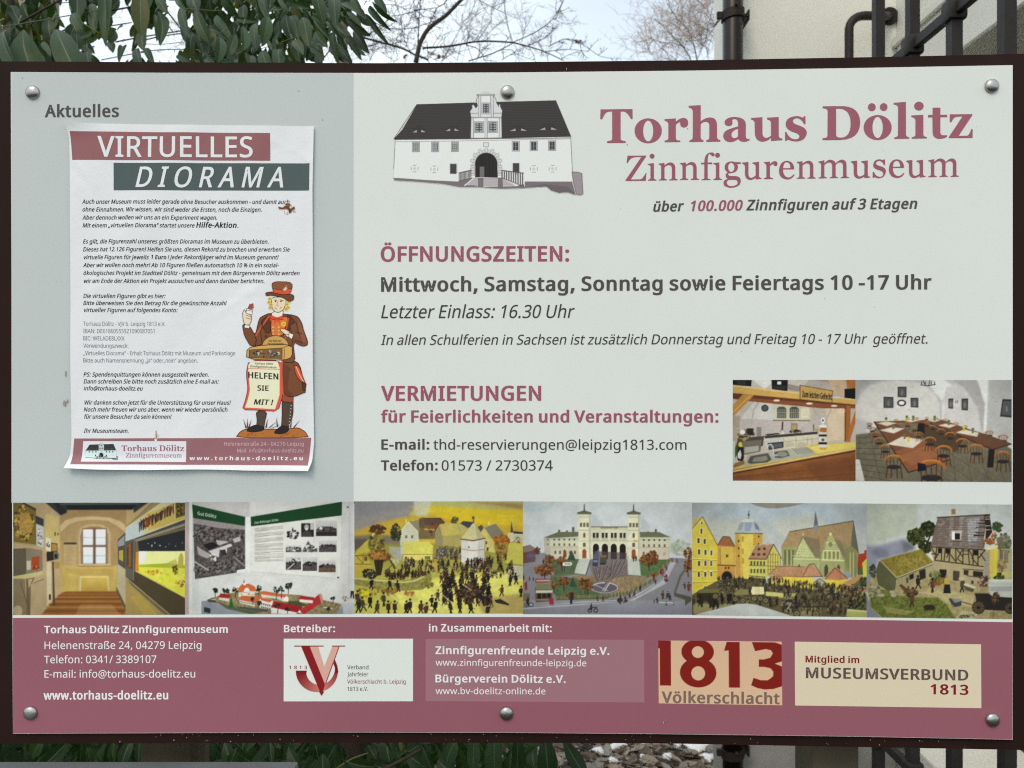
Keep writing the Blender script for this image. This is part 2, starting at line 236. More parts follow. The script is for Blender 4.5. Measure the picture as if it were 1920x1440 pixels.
3 459;395,439 *395,400 381,372 *366,344 340,326 *313,309 277,302 277,298 *346,290 379,255 *413,220 413,163 *413,113 390,74 *366,35 318,14 *269,-8 193,-8 *148,-8 110,-1 *71,6 36,23 36,89 *72,71 114,61 *156,51 194,51 *271,51 305,81 *339,111 339,164 *339,200 320,223 *302,245 265,255 *229,265 179,265 123,265 123,326 180,326 *227,326 259,339 *290,353 307,377 *323,402 323,434 *323,476 295,498 *267,521 219,521 *188,521 164,515 *139,509 117,498 *96,488 75,473 39,521 *70,545 115,563 *160,581 218,581 *308,581 352,540 *395,500
4 459;443,130 359,130 359,0 291,0 291,130 17,130 17,190 286,576 359,576 359,193 443,193;291,374 291,412 293,444 294,474 295,500 292,500 276,468 *266,450 257,438 86,193 291,193
5 459;221,351 *279,351 322,331 *366,311 389,274 *413,237 413,183 *413,123 387,81 *362,38 314,15 *266,-8 199,-8 *155,-8 116,0 *77,8 51,23 51,90 *79,72 121,62 *162,52 200,52 *242,52 274,65 *306,79 323,106 *341,134 341,176 *341,232 306,262 *272,292 197,292 *175,292 146,288 99,280 64,302 86,573 373,573 373,508 146,508 132,342 169,348 *192,351
6 459;44,245 *44,294 51,342 *58,391 75,433 *91,476 121,510 *151,543 196,562 *241,581 306,581 344,579 *364,577 377,573 377,513 *362,518 344,520 *326,523 308,523 *253,523 216,504 *179,486 158,454 *136,422 127,380 *117,338 115,291 119,291 *132,310 150,326 *168,341 194,350 *221,358 255,358 *305,358 342,338 *379,318 400,279 *421,240 421,184 *421,125 399,82 *376,38 336,15 *295,-8 239,-8 *198,-8 163,7 *128,22 101,54 *74,85 59,133 *44,180;238,51 *289,51 320,84 *351,116 351,184 *351,239 324,271 *296,303 241,303 *203,303 175,287 *147,272 131,248 *115,224 115,198 *115,172 123,146 *131,120 146,99 *162,77 185,64 *208,51
7 459;109,0 344,508 35,508 35,573 419,573 419,518 187,0
8 459;229,581 *279,581 318,565 *356,549 378,519 *400,488 400,443 *400,409 385,383 *370,358 346,338 *321,318 291,303 *326,286 355,265 *384,244 401,216 *419,188 419,148 *419,100 395,65 *372,30 330,11 *288,-8 231,-8 *169,-8 126,10 *83,29 61,63 *39,97 39,146 *39,185 56,214 *72,243 99,264 *127,285 158,299 *130,315 107,336 *84,356 71,383 *58,409 58,444 *58,488 80,518 *103,549 141,565 *180,581;108,145 *108,103 138,76 *168,48 229,48 *288,48 319,76 *350,103 350,148 *350,176 335,197 *320,218 293,235 *266,252 229,265 217,270 *181,255 157,237 *133,220 121,197 *108,175;228,524 *184,524 155,502 *127,481 127,441 *127,411 141,391 *155,371 179,357 *203,343 232,330 *260,342 282,357 *304,371 317,392 *330,412 330,441 *330,481 302,502 *274,524
9 459;417,328 *417,279 410,231 *403,182 387,139 *370,96 340,63 *310,30 265,11 *219,-8 154,-8 117,-6 *95,-4 82,0 82,60 *96,55 115,53 *135,50 152,50 *209,50 245,68 *281,87 303,118 *325,150 334,192 *344,234 346,281 341,281 *329,262 310,247 *292,232 266,223 *240,214 204,214 *156,214 118,235 *81,255 61,294 *40,332 40,387 *40,447 63,491 *86,534 127,557 *168,581 223,581 *264,581 299,565 *334,549 361,518 *387,487 402,439 *417,392;223,521 *173,521 142,488 *110,455 110,388 *110,333 137,301 *164,269 220,269 *258,269 286,285 *314,301 330,325 *346,349 346,374 *346,400 338,426 *330,452 315,474 *300,496 277,508 *253,521
. 215;58,43 *58,73 72,85 *87,97 107,97 *128,97 142,85 *157,73 157,43 *157,14 142,2 *128,-11 107,-11 *87,-11 72,2 *58,14
, 215;154,84 *147,56 136,23 *124,-10 111,-42 85,-103 33,-103 49,-38 63,31 73,93 148,93
: 215;58,43 *58,73 72,85 *87,97 107,97 *128,97 142,85 *157,73 157,43 *157,14 142,2 *128,-11 107,-11 *87,-11 72,2 *58,14;58,387 *58,417 72,429 *87,441 107,441 *128,441 142,429 *157,417 157,387 *157,358 142,345 *128,332 107,332 *87,332 72,345 *58,358
; 215;147,84 *140,56 128,23 *117,-10 104,-42 78,-103 25,-103 36,-55 48,-4 58,47 66,93 141,93;56,387 *56,417 71,429 *85,441 105,441 *126,441 141,429 *156,417 156,387 *156,358 141,345 *126,332 105,332 *85,332 71,345 *56,358
! 216;131,161 85,161 65,573 151,573;58,43 *58,73 72,85 *87,97 107,97 *128,97 142,85 *157,73 157,43 *157,14 142,2 *128,-11 107,-11 *87,-11 72,2 *58,14
- 258;32,184 32,246 226,246 226,184
/ 298;290,573 77,0 8,0 221,573
@ 721;674,286 *674,249 666,214 *658,179 640,150 *622,122 597,105 *571,87 536,87 *499,87 478,109 *456,130 451,157 447,157 *433,128 405,107 *377,87 334,87 *273,87 240,128 *207,169 207,237 *207,289 228,330 *249,370 287,394 *325,417 377,417 *412,417 446,411 *480,405 500,398 492,235 491,215 491,206 *491,164 506,151 *520,137 540,137 *565,137 583,158 *600,178 609,212 *618,246 618,287 *618,362 588,413 *558,465 506,492 *453,520 387,520 *318,520 265,498 *213,476 177,437 *141,398 123,344 *104,291 104,227 *104,148 132,93 *160,38 215,10 *269,-18 347,-18 *396,-18 441,-8 *485,3 520,16 520,-38 *485,-53 442,-62 *399,-71 347,-71 *253,-71 185,-36 *118,-1 82,65 *47,132 47,225 *47,299 70,363 *93,427 137,474 *181,520 244,547 *307,573 387,573 *449,573 502,553 *554,533 593,496 *632,459 653,406 *674,353;269,235 *269,184 290,160 *310,137 345,137 *390,137 409,171 *429,204 432,258 437,358 411,364 *395,366 378,366 *338,366 314,347 *290,328 280,298 *269,268
% 666;156,581 *216,581 246,534 *277,487 277,402 *277,317 247,269 *218,221 156,221 *99,221 69,269 *39,317 39,402 *39,487 67,534 *95,581;156,531 *126,531 112,498 *98,466 98,402 *98,338 112,305 *126,272 156,272 *188,272 203,304 *218,337 218,402 *218,466 203,498 *188,531;523,573 205,0 144,0 461,573;507,351 *565,351 596,304 *627,257 627,172 *627,87 598,40 *569,-8 507,-8 *450,-8 420,40 *390,87 390,172 *390,257 418,304 *446,351;507,301 *476,301 462,269 *448,237 448,172 *448,107 462,75 *476,43 507,43 *538,43 553,75 *569,107 569,172 *569,237 553,269 *538,301
ß 506;419,495 *419,468 407,447 *396,427 379,411 *362,395 346,383 *329,370 318,357 *306,345 306,330 *306,320 312,311 *317,302 332,291 377,259 *406,240 427,221 *447,201 459,178 *470,155 470,123 *470,77 451,48 *432,19 399,6 *365,-8 321,-8 *283,-8 254,-1 *225,6 204,19 204,83 *218,75 237,67 *255,59 276,54 *298,49 318,49 *362,49 382,67 *401,86 401,118 *401,137 394,152 *387,167 371,181 *354,196 326,214 *292,236 273,253 *254,270 246,288 *238,306 238,326 *238,351 249,369 *260,387 276,400 309,426 *326,439 336,454 *347,469 347,491 *347,524 319,540 *290,555 245,555 *217,555 193,547 *168,540 154,521 *139,503 139,468 139,0 68,0 68,468 *68,522 91,554 *115,585 155,599 *195,613 245,613 *298,613 336,600 *375,587 397,561 *419,535
ä 450;231,437 *310,437 347,403 *385,368 385,293 385,0 334,0 320,61 317,61 *298,38 279,22 *259,6 234,-1 *209,-8 172,-8 *134,-8 103,6 *72,19 55,48 *37,76 37,119 *37,184 87,219 *138,253 243,257 316,259 316,285 *316,338 293,359 *269,380 227,380 *193,380 163,370 *132,360 106,347 84,400 *112,415 151,426 *189,437;252,208 *172,204 141,182 *110,160 110,119 *110,83 132,66 *154,49 188,49 *243,49 279,79 *315,109 315,172 315,210;113,546 *113,567 124,576 *136,585 151,585 *166,585 177,576 *188,567 188,546 *188,526 177,516 *166,506 151,506 *136,506 124,516 *113,526;264,546 *264,567 275,576 *285,585 301,585 *316,585 327,576 *338,567 338,546 *338,526 327,516 *316,506 301,506 *285,506 275,516 *264,526
ö 485;442,216 *442,162 428,121 *414,79 388,51 *362,22 324,7 *287,-8 241,-8 *199,-8 163,7 *127,22 100,51 *74,79 59,121 *44,162 44,216 *44,287 68,336 *92,386 137,412 *182,438 244,438 *302,438 347,412 *391,386 417,336 *442,287;117,216 *117,165 130,128 *144,91 172,71 *200,51 243,51 *286,51 314,71 *342,91 356,128 *369,165 369,216 *369,267 355,303 *342,339 314,359 *286,379 242,379 *176,379 147,335 *117,292;131,546 *131,567 142,576 *153,585 168,585 *184,585 195,576 *206,567 206,546 *206,526 195,516 *184,506 168,506 *153,506 142,516 *131,526;281,546 *281,567 292,576 *303,585 318,585 *334,585 345,576 *356,567 356,546 *356,526 345,516 *334,506 318,506 *303,506 292,516 *281,526
ü 496;427,430 427,0 370,0 359,57 356,57 *342,34 321,20 *299,6 273,-1 *248,-8 220,-8 *168,-8 134,8 *99,25 81,59 *63,94 63,148 63,430 135,430 135,153 *135,102 158,76 *181,51 230,51 *278,51 306,69 *334,87 345,121 *357,156 357,206 357,430;136,546 *136,567 147,576 *158,585 173,585 *188,585 200,576 *211,567 211,546 *211,526 200,516 *188,506 173,506 *158,506 147,516 *136,526;286,546 *286,567 297,576 *308,585 323,585 *338,585 350,576 *361,567 361,546 *361,526 350,516 *338,506 323,506 *308,506 297,516 *286,526
Ö 626;577,287 *577,221 561,166 *544,112 510,73 *477,34 428,13 *379,-8 314,-8 *246,-8 196,13 *147,34 114,73 *81,112 65,167 *49,221 49,288 *49,376 78,442 *107,508 166,545 *225,581 314,581 *400,581 459,545 *517,508 547,442 *577,376;125,287 *125,215 145,163 *165,111 207,83 *249,55 314,55 *379,55 420,83 *461,111 481,163 *501,215 501,287 *501,395 456,457 *411,518 314,518 *249,518 207,490 *165,463 145,411 *125,359;201,689 *201,710 213,719 *224,728 239,728 *254,728 265,719 *277,710 277,689 *277,669 265,659 *254,649 239,649 *224,649 213,659 *201,669;352,689 *352,710 363,719 *374,728 389,728 *404,728 415,719 *427,710 427,689 *427,669 415,659 *404,649 389,649 *374,649 363,659 *352,669
„ 334;294,84 *286,56 275,23 *264,-10 251,-42 225,-103 172,-103 187,-38 202,31 213,93 288,93;145,84 *138,56 127,23 *115,-10 102,-42 76,-103 25,-103 36,-55 47,-4 57,47 64,93 140,93
“ 288;278,573 263,507 249,438 238,376 162,376 156,385 *164,413 175,445 *186,478 200,511 226,573;130,573 115,507 100,438 90,376 14,376 10,385 *17,413 28,445 53,511 79,573
| 442;192,609 250,609 250,-193 192,-193
q 493;354,-9 355,25 *356,44 358,58 354,58 *335,30 303,11 *270,-8 219,-8 *141,-8 93,48 *44,103 44,214 *44,288 67,338 *89,387 129,413 *169,438 221,438 *272,438 304,419 *336,399 355,371 358,371 369,430 425,430 425,-192 354,-192;233,51 *277,51 304,67 *330,83 342,116 *354,149 355,199 355,213 *355,295 328,337 *301,379 231,379 *173,379 145,334 *117,289 117,213 *117,136 146,93 *174,51
'''
SERIF_BOLD = [("""118,268 756,262 757,457 725,457 *690,390 640,335 *610,308 560,305 518,306 518,850 *520,885 560,893 620,903 618,935 248,938 248,905 300,895 *352,885 352,850 350,306 *260,305 235,325 *200,350 150,462 112,463
E1070,695,272,248|E1070,697,102,210
1398,462 1622,448 1622,515 *1700,438 1785,438 *1868,450 1870,540 *1865,625 1785,628 *1712,622 1708,545 *1706,525 1712,515 *1665,525 1622,575 1622,840 *1630,882 1660,887 1713,892 1713,918 1400,922 1400,892 1430,885 *1470,880 1474,840 1474,560 *1470,510 1400,492""", 1115, 180, 10.667),
("""50,147 230,137 230,380 *300,322 380,322 *470,330 474,430 474,610 *480,650 500,655 525,662 525,682 313,685 313,665 340,655 *360,648 360,610 360,440 *355,385 305,383 *260,385 230,425 228,610 *232,650 250,655 272,665 272,685 60,687 60,668 85,658 *112,650 112,610 113,230 *110,180 50,172
792,455 792,400 *785,345 740,342 *700,345 703,368 *708,385 706,405 *700,450 645,448 *590,440 588,395 *592,355 640,332 *690,312 745,315 *880,320 903,400 907,440 905,600 *910,645 940,645 962,645 965,658 *930,685 875,685 *810,680 795,640 *740,688 670,688 *575,680 568,600 *570,530 650,500 *700,482 792,455|790,487 *690,520 690,580 *695,632 740,633 *770,628 790,605
985,330 1155,318 1155,560 *1160,625 1215,630 *1255,620 1285,595 1285,400 *1280,358 1227,348 1225,325 1400,315 1400,600 *1405,635 1455,640 1457,660 1285,672 1285,625 *1220,685 1150,683 *1050,670 1043,560 1040,400 *1035,360 985,350
1775,305 1800,302 1802,418 1780,420 *1740,335 1670,330 *1610,340 1612,385 *1620,420 1700,440 *1825,480 1820,555 *1805,670 1665,680 *1610,680 1545,655 *1520,655 1520,670 1498,672 1495,540 1515,540 *1560,645 1645,650 *1710,650 1712,600 *1705,560 1620,540 *1500,500 1505,410 *1520,310 1670,300 *1710,302 1750,322 *1775,325 1776,312""", 1285, 180, 8.0),
("""148,232 620,228 *990,250 992,600 *985,970 560,985 146,990 146,950 190,945 *255,935 258,890 262,330 *258,280 148,270|450,280 *770,250 780,600 *785,940 550,938 *450,935 450,870
E1386,708,315,280|E1386,705,118,240
E1255,250,86,88
E1522,247,85,86""", 1530, 180, 12.0),
("""62,145 320,125 322,820 *330,868 395,875 392,902 75,905 75,878 *150,868 155,820 158,240 *150,185 62,175
435,412 690,398 690,820 *700,862 765,870 765,895 445,900 445,873 *520,862 524,820 524,510 *515,455 435,440
E597,212,100,91
888,248 1050,248 1050,398 1195,398 1195,445 1050,447 1050,770 *1055,832 1110,832 1195,832 1195,858 *1130,905 1020,905 *890,890 888,760 884,450 792,450 792,402 888,400
1250,388 1728,385 1728,405 1435,845 1610,842 *1670,830 1705,702 1735,702 1733,885 1230,888 1230,870 1520,432 *1380,425 1345,460 *1320,480 1285,552 1250,552""", 1670, 180, 11.294)]
SERIF_REG = [("""110,115 445,113 445,125 165,543 340,540 *390,530 438,425 450,425 440,563 75,568 75,555 362,135 *220,130 180,160 *150,175 115,240 95,243
472,262 585,248 585,515 *590,540 632,547 632,560 480,562 480,548 *520,540 524,515 526,310 *520,280 472,272
E553,122,43,43
670,258 775,243 775,290 *830,237 885,235 *965,245 970,330 970,515 *975,535 1015,542 1015,553 863,556 863,545 *908,535 910,515 910,340 *905,278 850,280 *805,285 775,325 775,515 *780,535 822,543 822,555 670,558 670,547 *715,540 717,515 717,310 *712,275 670,268
1432,243 1495,240 *1490,50 1635,55 *1680,65 1678,105 *1670,125 1645,122 *1625,118 1590,75 *1550,90 1552,238 1632,236 1632,264 1552,264 1552,515 *1555,535 1608,538 1608,550 1443,552 1443,542 *1490,535 1493,515 1495,265 1432,267""", 1165, 280, 9.6),
("""420,232 420,258 350,262 *372,290 370,320 *360,415 250,425 *200,425 192,440 *190,475 240,480 330,482 *420,490 422,570 *415,680 245,690 *110,680 110,600 *115,545 195,530 *145,505 150,460 *155,430 190,412 *130,380 132,320 *140,220 255,218 *290,218 320,230|E250,322,57,83|205,545 *168,570 168,600 *175,660 255,662 *365,655 365,595 *362,550 320,545
445,240 558,226 558,440 *560,510 610,512 *650,505 690,470 690,310 *688,262 632,252 632,238 750,222 750,480 *755,515 797,517 797,528 690,538 690,510 *635,548 590,548 *500,540 498,440 498,320 *495,265 445,252
835,232 945,220 945,265 *1000,210 1045,212 *1085,225 1083,262 *1078,300 1045,298 *1010,290 1015,262 *975,270 945,300 945,490 *950,512 1003,518 1003,530 838,535 838,522 *880,512 884,490 884,300 *878,250 835,242
1180,358 *1185,500 1280,508 *1330,500 1375,448 1390,460 *1340,540 1255,540 *1110,525 1110,380 *1120,215 1250,205 *1380,215 1384,358|1182,340 *1190,230 1250,228 *1315,235 1315,338""", 1345, 280, 9.6),
("""1460,183 1540,165 1540,205 *1585,157 1620,157 *1680,165 1690,205 *1740,155 1780,157 *1835,165 1835,230 1835,375 *1840,388 1870,390 1870,398 1757,402 1757,392 *1790,388 1790,370 1790,235 *1788,190 1745,192 *1715,195 1690,225 1690,372 *1695,388 1722,392 1722,400 1610,402 1610,394 *1645,388 1645,370 1645,235 *1640,190 1605,192 *1570,195 1540,228 1540,375 *1545,390 1575,395 1575,403 1462,405 1462,395 *1495,390 1497,372 1497,225 *1495,195 1460,192
865,172 882,170 885,242 870,244 *845,185 805,187 *765,195 762,222 *765,245 820,260 *900,280 895,330 *885,415 800,420 *770,418 750,405 *735,402 735,415 720,415 720,338 735,335 *760,400 815,402 *860,398 862,360 *860,325 795,308 *722,285 727,240 *735,172 805,168 *840,172 855,180""", 1535, 275, 7.111)]
# repeated letters: index in SUBT, shift
# 0 Z 1 i 2 dot 3 n 4 f 5 g 6 u 7 r 8 e 9 m 10 s
SERIF_COPY = [(3, 40, -.8), (1, 122.7, -1.3), (2, 122.7, -1.8), (3, 258.9, -3.2), (9, -206, 2.3), (6, 203.8, -2.4), (8, 205.9, -2.7), (6, 307.4, -3.6)]
RES = 1.6          # canvas samples per photo pixel before the final 2x reduction
def pic_corridor():
    P = Pic(25, 75, 1900, 1296, RES / 5.818, (186, 158, 112), 3)
    P.g(540, 150, 1260, 1040, (164, 132, 92), (196, 168, 96))
    P.p("25,75 540,75 540,330 545,1060 330,1296 25,1296", (186, 160, 122), tex=.06, cell=40)
    P.p("380,200 520,230 540,560 380,640", (214, 190, 110), .55)
    P.p("380,75 1500,75 1340,190 1340,150 620,150 600,190 545,215", (58, 58, 62)); P.p("600,105 1370,100 1320,155 620,155", (34, 38, 42)); P.p("470,75 520,75 620,180 545,215", (44, 46, 50)); P.p("520,80 1400,80 1390,96 545,100", (92, 90, 88))
    P.p("540,330 600,265 720,235 900,225 1080,240 1200,280 1250,330 1250,400 1160,330 1060,275 900,262 740,275 640,310 545,400", (206, 178, 136))
    P.p("560,400 640,310 740,278 900,264 1060,278 1170,340 1200,420 1150,1030 570,1030", (176, 146, 100), 1, .05, 40)
    P.p("560,760 1160,760 1150,1040 575,1040", (200, 170, 92), 1, .05, 30); P.p("600,790 1130,800 1080,1010 760,870 640,840", (176, 148, 82), .35)
    P.p("740,760 735,440 760,350 840,315 910,308 1010,318 1070,360 1090,430 1090,760", (198, 168, 128)); P.p("765,745 760,440 785,365 860,335 960,335 1040,365 1062,430 1062,745", (160, 128, 92))
    P.r(780, 355, 1046, 742, (124, 92, 70))
    for x0, x1 in ((790, 897), (928, 1037)):
        for y0, y1 in ((368, 536), (562, 736)):
            P.g(x0, y0, x1, y1, (236, 240, 244), (214, 224, 234)); P.r(x0, (y0 + y1) / 2, x1, (y0 + y1) / 2 + 7, (168, 172, 170))
    P.r(740, 742, 1092, 760, (216, 186, 146)); P.l("735,764 1095,764", 6, (120, 94, 66))
    P.p("580,500 720,500 718,775 582,770", (192, 164, 118)); P.r(582, 508, 718, 530, (70, 62, 54))
    for k in range(14): P.l([(592, 556 + k * 15), (592 + 60 + 45 * P.rs.rand(), 556 + k * 15)], 3, (140, 116, 84))
    P.g(757, 878, 1062, 1040, (208, 180, 92), (186, 150, 66)); P.r(757, 872, 1062, 890, (228, 204, 134)); P.r(762, 1040, 1060, 1066, (48, 36, 26)); P.r(753, 880, 766, 1062, (214, 200, 160)); P.r(1056, 880, 1070, 1062, (206, 190, 150))
    P.p("545,1060 600,1038 1160,1038 1250,1250 1240,1296 330,1296", (150, 96, 44))
    for k in range(10):
        y = 1062 + k * k * 2.2 + k * 6; P.l([(560 - k * 24, y), (1175 + k * 12, y)], 5 + k * 1.2, (188, 128, 66) if k % 2 else (120, 76, 36))
    P.p("760,1180 1100,1180 1200,1296 700,1296", (220, 176, 120), .3)
    P.blur(1)
    # left wall objects
    P.p("30,75 150,75 278,140 280,540 36,505", (128, 106, 46)); P.blob(140, 300, 110, 190, [(168, 138, 50), (92, 74, 36), (196, 158, 66), (70, 60, 36), (206, 174, 90)], 150, 16)
    P.p("110,180 200,200 250,300 230,400 150,420 90,330", (188, 148, 70), .8, .2); P.p("150,75 278,140 278,170 120,80", (60, 64, 66)); P.l("30,508 285,540", 16, (170, 150, 96))
    P.p("275,215 362,255 362,335 275,300", (64, 66, 70)); P.p("280,310 362,340 358,560 285,540", (190, 186, 190)); P.blob(322, 440, 28, 90, [(130, 130, 140), (96, 96, 104), (220, 218, 220)], 24, 10)
    P.p("30,575 170,570 170,870 30,880", (104, 92, 72)); P.p("170,565 345,590 352,810 170,870", (140, 126, 106)); P.p("232,668 314,656 312,790 232,812", (176, 76, 32)); P.p("175,708 222,704 220,800 178,808", (196, 186, 168)); P.blob(270, 780, 36, 16, [(120, 40, 20), (220, 130, 60)], 14, 8)
    P.p("25,875 345,820 350,850 240,890 25,900", (196, 184, 130)); P.p("150,905 265,885 235,950 190,1010 180,1296 215,1296 222,960 240,900", (128, 108, 78)); P.p("30,900 160,905 175,1296 25,1296", (140, 120, 92)); P.p("170,900 190,900 215,1296 175,1296", (112, 98, 74)); P.l("110,940 180,1180", 8, (96, 82, 60)); P.l("250,950 360,905", 8, (120, 104, 80))
    P.e(80, 1250, 50, 60, (200, 176, 140), .8)
    P.p("385,450 440,470 438,605 388,590", (214, 206, 190)); P.blob(412, 530, 18, 40, [(60, 60, 60), (150, 140, 130)], 10, 10); P.p("443,508 512,520 512,620 443,610", (96, 78, 50)); P.p("452,520 505,530 505,600 452,600", (172, 134, 62))
    P.p("392,610 470,605 470,700 395,712", (52, 46, 40)); P.p("470,605 528,625 525,690 470,700", (120, 110, 96)); P.p("480,630 512,640 510,680 480,682", (40, 40, 42)); P.p("480,395 492,395 492,440 478,430", (84, 66, 38)); P.p("510,405 522,405 522,432 512,430", (84, 66, 38))
    P.p("452,715 472,715 484,1190 462,1195", (88, 76, 54)); P.p("392,725 440,720 445,1150 395,1200", (216, 200, 170), .75); P.r(418, 1070, 438, 1130, (60, 52, 40)); P.p("480,720 540,720 535,790 480,790", (176, 140, 74))
    # right-hand showcases
    P.p("1250,340 1540,75 1900,75 1900,1296 1740,1296 1260,890 1250,700", (122, 106, 76))
    P.p("1255,330 1535,90 1560,75 1640,75 1290,340", (158, 136, 92)); P.p("1252,345 1640,75 1900,75 1900,258 1345,470 1250,500", (202, 192, 150))
    P.p("1250,350 1440,250 1450,440 1250,498", (186, 196, 204), .9); P.p("1480,200 1800,75 1900,75 1900,250 1500,385", (196, 168, 66), .75)
    for k in range(44):
        t = k / 44.; x = 1400 + 380 * t; y = 335 - 190 * t; P.l([(x, y - 30 - 40 * P.rs.rand()), (x + P.rs.uniform(-14, 14), y + 36 + 24 * P.rs.rand())], 9, [(92, 40, 20), (130, 62, 30), (70, 34, 22), (60, 66, 80)][P.rs.randint(4)])
    P.p("1790,75 1900,75 1900,215 1795,250", (104, 92, 44)); P.blob(1845, 160, 46, 60, [(60, 50, 26), (160, 140, 60), (40, 36, 24)], 40, 10); P.l("1785,75 1792,255", 8, (220, 210, 180))
    P.p("1250,500 1345,468 1900,262 1900,345 1360,480 1345,930 1250,880", (84, 80, 76)); P.l("1345,470 1335,925", 7, (150, 142, 124)); P.p("1350,480 1900,300 1900,330 1365,500", (150, 142, 126))
    P.p("1385,500 1900,372 1900,604 1395,602", (48, 50, 56)); P.blob(1650, 520, 220, 40, [(200, 200, 200)], 12, 7)
    P.p("1268,540 1308,515 1306,778 1268,768", (166, 96, 30)); P.p("1270,560 1285,552 1285,760 1272,760", (90, 60, 30)); P.p("1250,505 1345,470 1338,500 1262,530 1258,780 1330,800 1330,925 1250,880", (112, 106, 96), .7)
    P.p("1365,615 1900,603 1900,1110 1640,960 1360,815", (226, 222, 70)); P.p("1395,605 1900,605 1900,740 1395,750", (236, 236, 160)); P.p("1395,605 1480,605 1450,730 1395,740", (240, 242, 246), .9); P.p("1365,620 1395,605 1395,830 1362,815", (214, 140, 30))
    P.p("1400,750 1700,735 1900,760 1900,790 1400,775", (176, 186, 50)); P.p("1840,640 1858,620 1880,660 1880,760 1820,760 1825,680", (196, 180, 84)); P.p("1700,730 1800,690 1830,780 1720,790", (196, 186, 80), .7)
    P.blob(1560, 830, 90, 26, [(190, 120, 50), (150, 120, 40), (230, 180, 60)], 60, 9); P.blob(1790, 800, 26, 60, [(110, 96, 40), (90, 70, 40)], 30, 12); P.blob(1850, 950, 60, 40, [(150, 80, 40), (120, 90, 30), (230, 200, 90)], 30, 12); P.blob(1700, 900, 200, 90, [(200, 204, 60), (236, 232, 110)], 60, 16, .5)
    P.p("1345,815 1900,1110 1900,1296 1740,1296 1260,890 1345,925", (86, 74, 50)); P.l("1360,818 1900,1108", 9, (214, 202, 120)); P.p("1250,880 1740,1296 1250,1296 1250,1230", (172, 146, 86)); P.p("1300,960 1600,1230 1680,1296 1740,1296 1260,890", (120, 106, 76)); P.l("1262,895 1730,1290", 7, (190, 176, 140)); P.p("1400,1060 1600,1296 1450,1296 1300,1100", (196, 166, 70), .5)
    P.p("1165,480 1248,400 1250,860 1170,740", (86, 84, 80)); P.p("1168,500 1240,430 1240,540 1170,555", (150, 150, 150)); P.p("1178,600 1225,590 1225,718 1180,690", (186, 166, 60)); P.p("1165,740 1250,800 1250,1240 1155,1000", (184, 170, 140)); P.p("1150,985 1250,1190 1250,1250 1150,1040", (110, 90, 60))
    P.grain(0.040); P.finish(); return P
